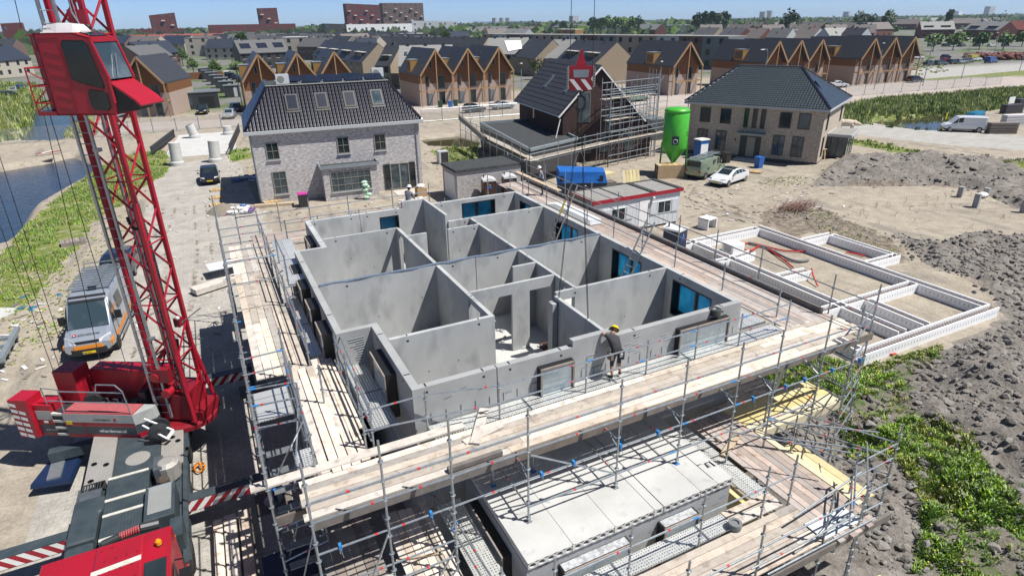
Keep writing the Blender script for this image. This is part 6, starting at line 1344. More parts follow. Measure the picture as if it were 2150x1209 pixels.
for j,y in enumerate((67.5,71,75.5)):
    for i in range(14):
        x=-30+i*66+R.uniform(-8,8)+j*21; cn=R.choice(('roof_dark','roof_grey','roof_blue','roof_dark','roof_brownish'))
        if x>960: continue
        ridge_row((x,y+R.uniform(-1,1)),(x+R.uniform(50,60),y+R.uniform(-1,1)),9.6,5,5.4,1,cn,R.choice(('brick_tan','brick_brown','brick_beige')),f'{ORD[i]} terrace from the left in the {["far","middle","nearer"][j]} band of roofs under the towers','roofs under the towers',wins=(j==2),extra='velux' if i%3 else None)
# modern flat terrace beyond
flat_block((1012,72),(1530,77),9.2,9,14,['brick_tan','grey_light','brick_brown','grey_paint','brick_pink'],'the flat roofed terrace across the middle distance','flat roofed terrace',wins=2,white=False)
flat_block((1160,57),(1452,53),8.0,14,3,['zinc'],'the long blue grey school building','blue grey school building',name='school_block',fl=2,wins=9,white=True,cat='building')
flat_block((1290,46),(1405,45),11.0,10,1,['grey_light'],'pale upper storey on top of the long blue grey building',None,name='roof_storey',fl=1,wins=6,zb=8,cat='building')
flat_block((1459,66),(1640,66),6.6,20,1,['zinc'],'grey shed wall left of the ribbed hall behind the hip roof',None,name='storage_hall',fl=1,wins=1,white=False,cat='hall')
flat_block((1640,65),(1842,62),6.8,20,1,['grey_light'],'long pale ribbed hall behind the timber gables',None,name='storage_hall',fl=1,wins=1,white=False,cat='hall')
# brick villas and rows on the skyline
for i,(a,b) in enumerate((((925,47),(985,46)),((990,46),(1062,46)),((1070,45),(1128,45)))): ridge_row(a,b,11,6,6,3,'roof_dark','brick_red',f'the {["left","middle","right"][i]} dark terrace with red brick end below the skyline','dark terraces below the skyline')
ridge_row((962,59),(1018,59),9,5,5.6,3,'roof_light','brick_red','the grey roofs in front of the dark hipped terraces','grey roofs by the skyline'); flat_block((985,64),(1020,63),7,9,1,['white'],'white cube house beside a blue roof in the far middle',None,fl=2,wins=2)
ridge_row((935,67),(984,66),8,5,5,2,'roof_blue','grey_light','the blue roofs left of the white cube house','blue roofs'); flat_block((1167,62),(1208,62),8,8,1,['cladding_gold'],'small ochre building left of the blue grey school',None,fl=1,wins=3)
k=0
for y,xs0,mt in ((47,(1440,1500,1560,1625,1690,1755,1820),'roof_brownish'),(42,(1470,1550,1640,1720,1800),'roof_grey'),(52,(1470,1535,1600,1665,1732,1795),'roof_brownish')):
    for j,x in enumerate(xs0):
        ridge_row((x,y+R.uniform(-.8,.8)),(x+46,y+R.uniform(-.8,.8)),9.5,5,5.4,2,mt,'brick_red',f'the {ORD[j]} brown roofed pair of the {["middle","back","front"][(47,42,52).index(y)]} estate row','houses on the right hand estate',extra='velux' if j%2 else None); k+=1
ridge_row((1850,41),(1930,40),10,5,5.6,3,'roof_brownish','brick_red','the brick terrace at the left of the right hand estate','brick terrace left'); 
ridge_row((1932,46),(2003,45),9.8,5.5,5.4,2,'roof_light','brick_red','the brick pair with solar roof above the car park','brick pair above car park',extra='dormer')
ridge_row((2045,45),(2122,45),9.8,5.5,5.4,2,'roof_light','brick_red','the brick pair with wide dormer at upper right','brick pair at upper right',extra='dormer')
ridge_row((1990,39),(2060,38),10,5,5.6,3,'roof_brownish','brick_red','the row between the two big brick pairs','row between the pairs'); ridge_row((2128,44),(2230,44),9.8,5.5,5.4,2,'roof_red','brick_red','the red roofed pair at the right edge','red roofed pair at the edge')
for j,(y,x0,x1) in enumerate(((56,930,1170),(51,1140,1450),(61,1020,1170),(37.5,1850,2150),(59,1470,1850),(38,1470,1840))):
    n_=int((x1-x0)/52)
    for i in range(n_):
        x=x0+i*52+R.uniform(-5,5)
        ridge_row((x,y+R.uniform(-.7,.7)),(x+44,y+R.uniform(-.7,.7)),9.5,5,5.4,1,R.choice(('roof_brownish','roof_dark','roof_grey','roof_light')),R.choice(('brick_red','brick_tan','grey_light')),f'{ORD[i]} roof from the left in the {["row left of the school","row behind the school","row before the white cube","backmost right hand row","row behind the ribbed hall","row on the skyline at right"][j]}','far roofs',extra='velux' if i%2 else None)
# towers on the left skyline
def tower(name,label,p0,p1,ztop,Y,mat,fl,dep=12,bal=True):
    a=atY(*p0,Y); b=atY(*p1,Y+ (0)); T=thing(name,label,'apartment block',(a.x,Y,0)); w=b.x-a.x; h=(a.z+b.z)/2
    MB().m(mat).hull([(0,0,0),(w,0,0),(w,dep,0),(0,dep,0)],[(0,0,a.z),(w,0,b.z),(w,dep,b.z),(0,dep,a.z)]).build('wall',T)
    n=max(2,int(w/5))
    for f in range(fl):
        for k in range(n):
            z=h*(f+.35)/fl; x=w*(k+.5)/n
            if (k+f)%3: MB().m('glass_bright').box(x-.9,x+.9,-.06,0,z,z+1.7).build('window',T)
            elif bal and f<fl-1: MB().m('off_white').box(x-1.4,x+1.4,-1.4,0,z,z+.9).build('balcony',T)
    return T
tower('apartment_tower','red brick apartment tower with white balconies, leftmost on the skyline',(312,33),(366,27),0,640,'apartment_red',7)
tower('apartment_tower','dark red narrow tower second from the left on the skyline',(541,18),(581,17),0,650,'apartment_red',8)
tower('apartment_tower','wide leaning red tower with white windows, third on the skyline',(725,8),(797,11),0,660,'apartment_red',8)
tower('apartment_tower','brown grey apartment block with stacked balconies, rightmost of the four towers',(802,7),(888,7),0,690,'brick_brown',9)
for nm,p0,p1,Y,mt,fl,lb in (('red_flats',(285,62),(385,61),600,'apartment_red',3,'low red brick block at the foot of the leftmost tower'),('red_flats',(437,53),(620,50),610,'apartment_red',3,'long low red brick block with white balconies beside the second tower'),('school',(727,52),(865,50),600,'white',2,'long white building with a row of windows under the wide red tower'),('grey_flats',(865,44),(960,46),610,'grey_light',3,'pale grey flats right of the long white building'),('dark_flats',(680,50),(725,51),600,'frame_dark',3,'dark block left of the long white building'),('red_flats',(0,50),(40,48),520,'apartment_red',3,'low red brick flats at the far left behind the crane cab')):
    tower(nm,lb,p0,p1,0,Y,mt,fl,bal=(mt=='apartment_red'))
# tiny far blocks on the horizon
for i,(x,y,w_) in enumerate(((1040,38,3),(1055,38,3),(1068,38,3),(1203,34,12),(1606,25,7),(1620,23,5),(1782,25,7),(2080,14,24),(1655,30,20),(2014,24,14))):
    Y=1500; a=atY(x,y,Y); mb=MB().m('grey_light' if i not in (8,9) else 'white').box(0,w_*1.5,0,20,0,a.z); o=mb.build('distant_block'); o.location=(a.x,Y,0); tag(o,f'{["slim pale tower left of three","slim pale tower, middle of three","slim pale tower, right of three","dark squat block near the crane rope","square block left of a slim tower","slim tower right of a square block","single block above the brown roofs","wide domed block at upper right","low white hall above the hip roof","white tent roof above the estate"][i]} on the far horizon','building')
# ================================================================== TREES
def tree(name,label,x,y,h,cr,leaf='leaf',n=900,group=None,z0=0,ls=.35):
    T=thing(name,label,'tree',(x,y,z0),R.uniform(0,6),group)
    mb=MB().m('bark').tube((0,0,0),(0,0,h*.55),h*.022+.05,7,h*.014)
    cl=[]
    for i in range(9):
        a=i*2.4+R.uniform(-.4,.4); rr=cr*R.uniform(.3,.75); zz=h*R.uniform(.5,.85); cl.append((math.cos(a)*rr,math.sin(a)*rr,zz,cr*R.uniform(.3,.5))); mb.tube((0,0,h*R.uniform(.25,.5)),(cl[-1][0],cl[-1][1],zz),.05+h*.006,5,.02)
    cl.append((0,0,h*.85,cr*.5)); mb.build('trunk',T)
    mb=MB().m(leaf)
    for i in range(n):
        c=R.choice(cl); v=Vector((R.gauss(0,1),R.gauss(0,1),R.gauss(0,.8))).normalized()*(c[3]*R.uniform(.55,1.08)); p=Vector(c[:3])+v
        a=Vector((R.gauss(0,1),R.gauss(0,1),R.gauss(0,1))).normalized(); b_=a.orthogonal().normalized(); s=ls*R.uniform(.5,1.3)
        mb.add([p-a*s,p+b_*s*.6,p+a*s,p-b_*s*.6],[(0,1,2,3)])
    mb.build('crown',T); return T
tp1=tree('street_tree','light green tree beside the dark garage left of the beige block',*at(385,140,0),6.5,2.6,'leaf',700,'young street trees',ls=.3)
for px,py,lb in ((408,158,'young tree behind the black garden sheds'),(500,165,'thin tree at the left end of the timber gables'),(672,175,'small tree over the garden fence behind the mansard house'),(843,168,'bushy young tree left of the three timber gables'),(1128,168,'young green tree behind the pale lamp post'),(455,165,'young tree above the line of parked cars')):
    copy_thing(tp1,lb,(*at(px,py,0),0),R.uniform(0,6),'young street trees',scale=(.8,.8,.8))
tp2=tree('broad_tree','big dark green tree on the skyline above the hip roof',*at(1657,75,0),1,1,'leaf_dark',10) if False else None
def fartree(px,py_base,Y,hpx,wpx,label,leaf='leaf_dark',grp='trees along the horizon'):
    a=atY(px,py_base,Y); sc_=FPX/math.hypot(a.x,Y); h=a.z+hpx/sc_; return tree('broad_tree',label,a.x,Y,max(h,6),wpx/sc_/2,leaf,420,grp,ls=h*.07)
fartree(1656,52,330,22,40,'big dark round tree on the skyline right above the hip roof')
fartree(1802,50,330,20,26,'tall round tree left of the estate on the skyline'); fartree(1828,48,340,12,30,'lower tree beside the tall round one on the skyline')
fartree(1992,40,330,16,12,'slim dark conifer above the brick pair'); fartree(1865,42,320,16,26,'dark tree at the left above the brick terrace'); fartree(2090,50,300,8,60,'wide low tree clump above the right hand estate')
for i,x in enumerate(range(1465,1530,14)): fartree(x,44,420,16+R.uniform(-3,4),20,f'{ORD[i]} poplar like tree of the clump left of the estate','leaf_dark','poplar clump')
for i,x in enumerate(range(1245,1345,16)): fartree(x,48,480,12+R.uniform(-2,3),22,f'{ORD[i]} tree of the line above the blue grey school','leaf','tree line above the school')
fartree(505,80,330,10,26,'light green tree above the solar panel terrace','leaf'); fartree(935,72,330,8,18,'small tree left of the blue roofs','leaf')
for i,(px,py) in enumerate(((1958,108),(2000,106),(2055,104),(2105,106),(2017,98),(1875,75),(2145,98))):
    x,y=at(px,py,0); tree('street_tree',f'{ORD[i]} green street tree in front of the brick estate at right',x,y,6.5,3.4,'leaf',450,'trees before the brick estate',ls=.8)
# distant woods, uncountable
mb=MB()
for i in range(5200):
    px=R.uniform(-60,2300); Y=R.uniform(480,1500) ; hz=62.3-px*.0167; a=atY(px,hz+1,Y); x=a.x; h=R.uniform(4,11)
    h*=.55+.75*nz(px*.03,Y*.01)
    mb.m('leaf_dark' if R.random()<.7 else 'leaf')
    for j in range(5):
        c=Vector((x+R.uniform(-9,9),Y+R.uniform(-5,5),h*R.uniform(.3,1))); u_=Vector((R.uniform(2,5),0,R.uniform(-2,2))); v_=Vector((R.uniform(-2,2),R.uniform(-1,1),R.uniform(1.5,4))); mb.add([c-u_,c-v_,c+u_,c+v_],[(0,1,2,3)])
struct(mb,'distant_woods','stuff')
mb=MB()
for i in range(2600):   # hedges and garden green between the estates
    px=R.uniform(-40,2150); py=R.choice((R.uniform(52,66),R.uniform(66,92))) if px<1200 else R.uniform(40,60); x,y=at(px,py,2.5)
    mb.m('leaf_dark' if R.random()<.6 else 'leaf'); s=R.uniform(.5,1.4)
    for j in range(4): c=Vector((x+R.uniform(-2,2),y+R.uniform(-2,2),R.uniform(.5,3.2))); u_=Vector((R.gauss(0,1),R.gauss(0,1),R.gauss(0,1))).normalized()*s; v_=u_.orthogonal().normalized()*s*.7; mb.add([c-u_,c-v_,c+u_,c+v_],[(0,1,2,3)])
struct(mb,'garden_greenery','stuff')
hz_=bpy.data.materials.new('haze'); hz_.use_nodes=True; t=hz_.node_tree; t.nodes.remove(t.nodes['Principled BSDF']); pv=t.nodes.new('ShaderNodeVolumePrincipled'); pv.inputs['Color'].default_value=(.62,.8,1,1); pv.inputs['Density'].default_value=.00011; t.links.new(pv.outputs[0],t.nodes['Material Output'].inputs['Volume'])
MATS['haze']=hz_
o=MB().m('haze').box(-2600,5200,-300,5200,-4,60).build('haze'); o['kind']='stuff'
# ================================================================== VEHICLES
def car(name,label,cat,loc,rz,paint,L=4.4,W=1.8,H=1.48,kind='hatch',group=None,roofmat=None,detail=True,plate='plate',lower=None):
    """local: +x forward, origin under the middle"""
    T=thing(name,label,cat,loc,rz,group); hl=L/2; hw=W/2
    if kind=='van': st=[(-hl,.45,.95,.95,.9),(-hl+.06,.3,1.15,H-.08,.93),(-hl+.3,.28,1.2,H,.95),(hl-2.1,.28,1.2,H,.95),(hl-1.55,.28,1.18,H-.08,.93),(hl-.85,.28,1.05,1.1,.9),(hl-.25,.3,.9,.93,.85),(hl,.4,.7,.72,.78)]
    elif kind=='sedan': st=[(-hl,.4,.85,.86,.8),(-hl+.15,.3,1.0,1.02,.86),(-hl+.75,.25,1.02,1.08,.88),(-hl+1.55,.22,1.0,H-.06,.84),(-hl+2.1,.22,.98,H,.82),(hl-2.05,.22,.96,H-.06,.82),(hl-1.2,.22,.93,.98,.86),(hl-.3,.28,.72,.76,.82),(hl,.38,.58,.6,.7)]
    else: st=[(-hl,.42,.85,.86,.8),(-hl+.08,.3,.98,1.1,.84),(-hl+.45,.26,1.0,H-.1,.84),(-hl+1.0,.24,.98,H,.83),(hl-2.0,.24,.96,H-.04,.83),(hl-1.15,.24,.93,.98,.87),(hl-.3,.3,.76,.8,.83),(hl,.4,.6,.62,.72)]
    rings=[]
    for x,zb,zm,zt,k in st:
        w=hw*(.86+.14*min(1,(hl-abs(x))/.5)) ; ww=w*k; rings.append([(x,-w*.82,zb),(x,-w,zb+.15),(x,-w,(zb+zm)/2+.06),(x,-w*.965,zm),(x,-ww,max(zt-.07,zm+.005)),(x,-ww*.8,zt+.0),(x,ww*.8,zt+.0),(x,ww,max(zt-.07,zm+.005)),(x,w*.965,zm),(x,w,(zb+zm)/2+.06),(x,w,zb+.15),(x,w*.82,zb)])
    body=MB(); sg=MB().m('glass'); fg=MB().m('glass'); rg=MB().m('glass'); n=12
    for i in range(len(rings)-1):
        A,B=rings[i],rings[i+1]; za,zb_=st[i][3]-st[i][2],st[i+1][3]-st[i+1][2]
        for j in range(n-1):
            f=[A[j],B[j],B[j+1],A[j+1]]; q_=None
            if j in (3,7) and max(za,zb_)>.2:
                if kind!='van' or i>=3: q_=sg if not(kind=='van' and i==2) else None
            if j==5 and za*0+abs(st[i][3]-st[i+1][3])>.25 and max(za,zb_)>.2: q_=fg if i>len(rings)/2 else (rg if kind!='van' else None)
            if q_ is not None: 
                c=sum((Vector(p) for p in f),Vector())/4; q_.add([c+(Vector(p)-c)*.9+Vector((0,0,.004)) +(Vector((0,-.006 if j==3 else .006,0)) if j in(3,7) else Vector((.006 if i>3 else -.006,0,.006))) for p in f],[(0,1,2,3)])
            mt=paint
            if j in (0,10) : mt=lower or 'black'
            if roofmat and j==5 and min(za,zb_)>.2: mt=roofmat
            body.m(mt).add(f,[(0,1,2,3)])
    body.m(paint).add(rings[0],[tuple(range(n-1,-1,-1))]); body.add(rings[-1],[tuple(range(n))]); body.m('black').add([rings[i][0] for i in range(len(rings))]+[rings[i][11] for i in range(len(rings)-1,-1,-1)],[tuple(range(2*len(rings)))])
    body.build('body',T); 
    if sg.v: sg.build('side_window',T)
    if fg.v: fg.build('windscreen',T)
    if rg.v: rg.build('rear_window',T)
    R_=.33 if kind!='van' else .36
    for x in (-hl+.85,hl-.85):
        for s in (-1,1):
            w_=MB().m('rubber').lathe((x,s*(hw-.1),R_),[(R_*.62,-.1),(R_,-.09),(R_,.09),(R_*.62,.1)],16,'y').build('wheel',T)
            MB().m('rim').lathe((x,s*(hw-.1),R_),[(R_*.64,-.105 if s<0 else .06),(R_*.2,-.1 if s<0 else .1),(R_*.64,-.06 if s<0 else .105)] ,10,'y').build('rim',w_)
            
    if detail:
        for s in (-1,1):
            MB().m('lamp_glass').hull([(hl-.12,s*hw*.5,.66),(hl-.32,s*hw*.86,.66),(hl-.36,s*hw*.86,.78),(hl-.22,s*hw*.5,.78)],[(hl-.06,s*hw*.5,.64),(hl-.26,s*hw*.9,.64),(hl-.30,s*hw*.9,.8),(hl-.16,s*hw*.5,.8)]).build('headlight',T)
            MB().m('tail_red').box(-hl-.01,-hl+.1,s*hw*.6 if s>0 else -hw*.86,s*hw*.6 if s<0 else hw*.86,.75,.95).build('tail_light',T)
            MB().m(paint).box(hl-1.6,hl-1.45,s*(hw+.02) if s>0 else -hw-.18,s*(hw+.02) if s<0 else hw+.18,.95,1.08).build('mirror',T)
        MB().m(plate).box(-hl-.02,-hl+.0,-.26,.26,.5,.61).box(hl-.01,hl+.012,-.26,.26,.42,.53).build('number_plate',T)
    return T
def gp(px,py,z=0): x,y=at(px,py); return (x,y,z)
car('hatchback','small dark blue hatchback parked facing the camera beside the mansard house shadow','car',(-.3,67.9,0),rad(-92),'car_black',4.2,1.75,1.45)
car('estate_car','dark navy hatchback parked behind the silver van, half hidden by the mast','car',(-6.2,44.0,0),rad(82),'car_navy',4.3,1.8,1.5)
car('electric_car','white sedan with black glass roof parked beside the green van','car',(43.4,41.9,0),rad(196),'car_white',4.7,1.85,1.44,'sedan',roofmat='glass')
GV=car('work_van','sage green panel van with ladders on its roof next to the white sedan','van',(43.6,45.2,0),rad(18),'car_sage',4.9,1.9,1.95,'van')
mb=MB().m('galv')
for y in (-.5,-.25,.1,.4): mb.tube((-2.6,y,2.08),(1.6,y*.9,2.12),.04,6)
for x in (-1.8,-.3,1.2): mb.box(x-.03,x+.03,-.8,.8,1.97,2.04)
mb.build('roof_rack',GV); mb=MB().m('glass').box(-.4,.5,-.905,-.895,1.25,1.7).m('dark').box(-1.3,-1.1,-.965,-.95,.95,1.15); mb.build('side_window',GV); MB().m('glass').box(-2.43,-2.40,-.7,.7,1.2,1.75).build('rear_window',GV)
WV=car('panel_van','white panel van parked on the concrete road by the pond','van',(89.9,47.4,0),rad(135),'car_white',4.9,1.95,1.97,'van'); MB().m('car_white').box(-2.3,1.0,-.98,.98,1.0,1.9) if False else None
car('hatchback','black hatchback parked in front of the left timber gable','car',gp(996,236),rad(2),'car_black',4.0,1.7,1.55); car('saloon','silver saloon parked in front of the middle row, right of the black hatchback','car',gp(1055,229),rad(2),'car_silver',4.4,1.8,1.45,'sedan')
car('minivan','pale green camper van with spare wheel behind the dark brick house','van',gp(1335,213),rad(5),'car_sage',4.9,1.9,2.0,'hatch'); car('electric_car','white saloon parked beside the rightmost row of timber gables','car',gp(1758,184),rad(-20),'car_white',4.4,1.8,1.45,'sedan')
car('hatchback','black car parked in the grey brick driveway by the dark garage','car',gp(427,239),rad(-98),'car_black',4.3,1.8,1.6); car('saloon','silver grey car beside the darker one left of the mansard roof','car',gp(483,248),rad(-100),'car_silver',4.3,1.8,1.45); car('estate_car','navy blue car behind the silver grey one left of the mansard roof','car',gp(495,236),rad(-100),'car_navy',4.4,1.8,1.6)
car('hatchback','dark car under the right end timber gable','car',gp(1920,173),rad(-4),'car_black',4.3,1.8,1.5)
lot=[(1868,131,'car_red','small red car at the left end of the car park','hatch'),(1892,128,'car_silver','silver car between the red car and the green van','hatch'),(1925,125,'car_white','white and green van in the back row of the car park','van'),(1985,124,'car_navy','dark blue estate behind the black cars','hatch'),(1950,138,'car_black','black saloon at the front left of the car park','sedan'),(1975,137,'car_grey','dark grey car next to the black saloon','hatch'),(1998,135,'car_black','black estate car in the middle of the car park','hatch'),(2018,134,'car_silver','silver estate car right of the black one','hatch'),(2032,132,'car_grey','grey green car right of the silver estate','hatch'),(2045,129,'car_white','white and yellow delivery van in the car park','van'),(2080,133,'car_blue','bright blue small van at the right of the car park','van'),(1985,132,'car_red','small red car squeezed between two dark ones','hatch')]
for px,py,c,lb,kd in lot: car('parked_car',lb,'van' if kd=='van' else 'car',gp(px,py),rad(R.uniform(-15,10)),c,4.6 if kd=='van' else 4.2,1.85,1.95 if kd=='van' else 1.5,kd,'cars in the car park',detail=False)
mb=MB().m('car_yellow').box(-2.3,.2,-.96,.96,1.25,2.0); mb.build('cargo_box',[o for o in bpy.data.objects if o.get('label')=='white and yellow delivery van in the car park'][0])
for i,(px,py) in enumerate(((480,176),(470,168),(461,163),(452,160),(445,157))): car('parked_car',f'{ORD[i]} dark car in the line beside the black sheds','car',gp(px+35,py+4),rad(78),'car_black' if i%2 else 'car_navy',4.2,1.8,1.5,'hatch','cars beside the black sheds',detail=False)
for i,(px,py,c) in enumerate(((20,205,'car_black'),(48,190,'car_blue'),(30,196,'car_silver'))): car('parked_car',f'{["black","blue","silver"][i]} car at the left edge behind the yellow bank','car',gp(px,py),rad(60+i*20),c,4.3,1.8,1.5,'hatch','cars at the left edge',detail=False)
for i,px in enumerate((1955,1985,2020,2050,2080,2110)): car('parked_car',f'{ORD[i]} car before the brick estate, counted from the left','car',gp(px,98.5),rad(0),R.choice(('car_white','car_navy','car_grey')),4.3,1.8,1.5,'hatch','cars before the brick estate',detail=False)
# ---- silver van, near
SV=thing('crew_van','silver work van with orange bumper and aluminium roof rack parked left of the crane','van',(-6.42,34.1,0),rad(-95.5))
hl,hw=2.95,1.0
st=[(-hl,.5,1.2,2.45,.86),(-hl+.08,.36,1.3,2.56,.9),(hl-2.35,.36,1.3,2.6,.9),(hl-1.75,.36,1.3,2.5,.86),(hl-.82,.36,1.18,1.3,.86),(hl-.2,.42,1.0,1.08,.82),(hl,.5,.85,.9,.74)]
rings=[]
for x,zb,zm,zt,k in st:
    w=hw*(1 if x<hl-.3 else .93); ww=w*k; rings.append([(x,-w*.88,zb),(x,-w,zb+.12),(x,-w,zm),(x,-w*.97,zm+.06),(x,-ww,max(zt-.1,zm+.08)),(x,-ww*.85,zt),(x,ww*.85,zt),(x,ww,max(zt-.1,zm+.08)),(x,w*.97,zm+.06),(x,w,zm),(x,w,zb+.12),(x,w*.88,zb)])
mb=MB().m('van_silver')
for A,B in zip(rings[:-1],rings[1:]):
    for j in range(11): mb.add([A[j],B[j],B[j+1],A[j+1]],[(0,1,2,3)])
mb.add(rings[0],[tuple(range(11,-1,-1))]); mb.add(rings[-1],[tuple(range(12))]); bo=mb.build('body',SV)
def on(a,b,c,d,off,name,mat,par=SV,sh=1.0):   # a plate lying on four points of the shell
    pts=[Vector(p) for p in (a,b,c,d)]; n=(pts[1]-pts[0]).cross(pts[3]-pts[0]).normalized(); cc=sum(pts,Vector())/4; pts=[cc+(p-cc)*sh for p in pts]
    return MB().m(mat).hull([p+n*off*.2 for p in pts],[p+n*off for p in pts]).build(name,par)
ws0,ws1=rings[3],rings[4]
wsp=(Vector((hl-.86,-.84,1.36)),Vector((hl-.86,.84,1.36)),Vector((hl-1.68,.74,2.38)),Vector((hl-1.68,-.74,2.38)))
on(*wsp,.03,'windscreen','glass_bright'); on(Vector((hl-1.62,-.76,2.33)),Vector((hl-1.62,.76,2.33)),Vector((hl-1.95,.78,2.56)),Vector((hl-1.95,-.78,2.56)),.045,'sun_visor','black')
for s in (-1,1):
    a=[(hl-1.75,s*(hw+.005),1.38),(hl-1.05,s*(hw-.0),1.36),(hl-1.6,s*(hw*.9),2.2),(hl-1.78,s*(hw*.92),2.25)]
    MB().m('glass').hull(a,[(p[0],p[1]+s*.012,p[2]) for p in a]).build('side_window',SV)
    a=[(-.5,s*(hw*.985),1.5),(.5,s*(hw*.985),1.5),(.5,s*(hw*.93),2.15),(-.5,s*(hw*.93),2.15)]; MB().m('glass').hull(a,[(p[0],p[1]+s*.02,p[2]) for p in a]).build('side_window',SV)
    MB().m('orange').box(-hl+.4,hl-.9,s*(hw+.004)-.002,s*(hw+.004)+.002,.62,.85).build('side_stripe',SV); MB().m('galv').tube((-1.5,s*(hw+.1),.42),(1.3,s*(hw+.1),.42),.04,7).build('side_step',SV)
    MB().m('black').box(hl-1.55,hl-1.38,min(s*1.04,s*1.3),max(s*1.04,s*1.3),1.4,1.78).build('mirror',SV)
    MB().m('lamp_glass').hull([(hl-.35,s*.98*.95,1.0),(hl-.02,s*.5,.9),(hl-.06,s*.5,1.06),(hl-.42,s*.98*.95,1.18)],[(hl-.33,s*1.0*.95,.99),(hl+.02,s*.5,.9),(hl-.02,s*.5,1.07),(hl-.38,s*1.0*.95,1.2)]).build('headlight',SV)
    for x in (-hl+1.15,hl-.98):
        w_=MB().m('rubber').lathe((x,s*(hw-.1),.35),[(.22,-.12),(.35,-.11),(.35,.11),(.22,.12)],20,'y').build('wheel',SV); MB().m('rim').lathe((x,s*(hw-.1),.35),[(.21,-.1),(.06,-.12 if s<0 else .12),(.21,.1)],12,'y').build('rim',w_)
MB().m('orange').hull([(hl-.1,-.9,.72),(hl+.03,-.55,.66),(hl+.03,.55,.66),(hl-.1,.9,.72)],[(hl-.12,-.9,.88),(hl+.01,-.55,.84),(hl+.01,.55,.84),(hl-.12,.9,.88)]).m('orange').box(hl-.55,hl-.05,-1.0,-.9,.7,.9).box(hl-.55,hl-.05,.9,1.0,.7,.9).build('front_bumper',SV)
mb=MB().m('black').hull([(hl-.12,-.93,.4),(hl+.08,-.6,.38),(hl+.08,.6,.38),(hl-.12,.93,.4)],[(hl-.1,-.93,.7),(hl+.06,-.6,.66),(hl+.06,.6,.66),(hl-.1,.93,.7)]); mb.hull([(hl-.1,-.5,.85),(hl+.0,-.4,.85),(hl+.0,.4,.85),(hl-.1,.5,.85)],[(hl-.12,-.55,1.02),(hl-.03,-.45,1.0),(hl-.03,.45,1.0),(hl-.12,.55,1.02)]); mb.build('grille',SV)
mb=MB().m('plate').box(hl+.085,hl+.1,-.27,.27,.45,.57); text_mesh(mb,'V-52-PK-L'[0:0] or 'VSZ-94-L',(hl+.104,-.24,.475),YV,ZV,.09,'black',.002); mb.m('blue_paint').box(hl+.1,hl+.103,-.27,-.235,.45,.57); mb.build('number_plate',SV)
bx0=Vector((hl-.32,-.62,1.17)); ub=YV; vb=Vector((-.6,0,.13)).normalized(); nb=ub.cross(vb)
mb=MB(); text_mesh(mb,'allurebouw',bx0+Vector((0,.22,0))+vb*.05+ZV*.03,ub,vb,.2,'dark',.003); text_mesh(mb,'MAN',(hl-.02,-.14,.90),YV,ZV,.08,'galv',.003); P_=[bx0+ub*u+vb*v+ZV*.03 for u,v in ((.0,.05),(.17,.05),(.17,.15),(.085,.22),(.0,.15))]; mb.m('tail_red').add(P_,[(0,1,2,3,4)]); mb.m('white').add([bx0+ub*u+vb*v+ZV*.034 for u,v in ((.03,.05),(.14,.05),(.085,.12))],[(0,1,2)]); mb.build('bonnet_lettering',SV)
mb=MB(); text_mesh(mb,'allurebouw',(-1.6,-.935-.03,1.75) if False else (1.7,hw*.965+.012,1.75),Vector((-1,0,0)),Vector((0,-.1,1)).normalized(),.3,'orange',.003); mb.build('side_lettering',SV)
mb=MB().m('galv')
for s in (-1,1): mb.tube((-hl+.15,s*.86,2.78),(.55,s*.86,2.78),.025,6); [mb.tube((x,s*.86,2.56),(x,s*.86,2.78),.02,5) for x in (-2.6,-1.6,-.5,.5)]
for i in range(9): x=-hl+.3+i*.38; mb.box(x-.09,x+.09,-.86,.86,2.72,2.76)
mb.tube((-hl+.1,-.86,2.92),(-hl+.1,.86,2.92),.03,6); mb.tube((-hl+.1,-.86,2.72),(-hl+.1,-.86,2.92),.03,6); mb.tube((-hl+.1,.86,2.72),(-hl+.1,.86,2.92),.03,6)
for i in range(5): mb.box(-hl+.2,.55,.0+i*.07,.045+i*.07,2.77,2.8)
mb.m('black').box(.5,.58,-.02,.36,2.76,2.82); mb.build('roof_rack',SV); MB().m('black').tube((hl-2.4,0,2.6),(hl-2.55,0,2.85),.012,5).build('antenna',SV)
# ================================================================== SITE OBJECTS
CB=thing('site_cabin','long white site cabin with a red roof edge and grey felt roof','cabin',(23.35,34.55,0))
cw,cd,ch=7.75,3.1,2.55
mb=MB().m('cabin_white').box(.04,cw-.04,0,cd,.15,ch); 
for i in range(18): x=.3+i*.43; mb.box(x,x+.02,-.012,0,.2,ch-.3)
mb.build('wall',CB); MB().m('grey_paint').box(0,.03,.02,cd-.02,.15,ch).m('black').box(.1,cw-.1,.1,cd-.1,.02,.15).build('end_wall',CB)
mb=MB().m('roof_felt').box(-.08,cw+.12,-.1,cd+.1,ch,ch+.13); mb.m('felt_dark'); mb.box(2.4,2.55,-.05,cd+.05,ch+.13,ch+.16); mb.box(5.0,5.4,-.05,cd+.05,ch+.13,ch+.2); mb.box(cw-.3,cw+.08,-.05,cd+.05,ch+.13,ch+.2); mb.box(-.05,cw,cd-.1,cd+.1,ch+.13,ch+.17); ro=mb.build('roof',CB); MB().m('red').box(-.12,cw+.15,-.14,-.1,ch-.08,ch+.19).box(-.12,-.08,-.1,cd+.12,ch+.1,ch+.19).build('roof_trim',CB)
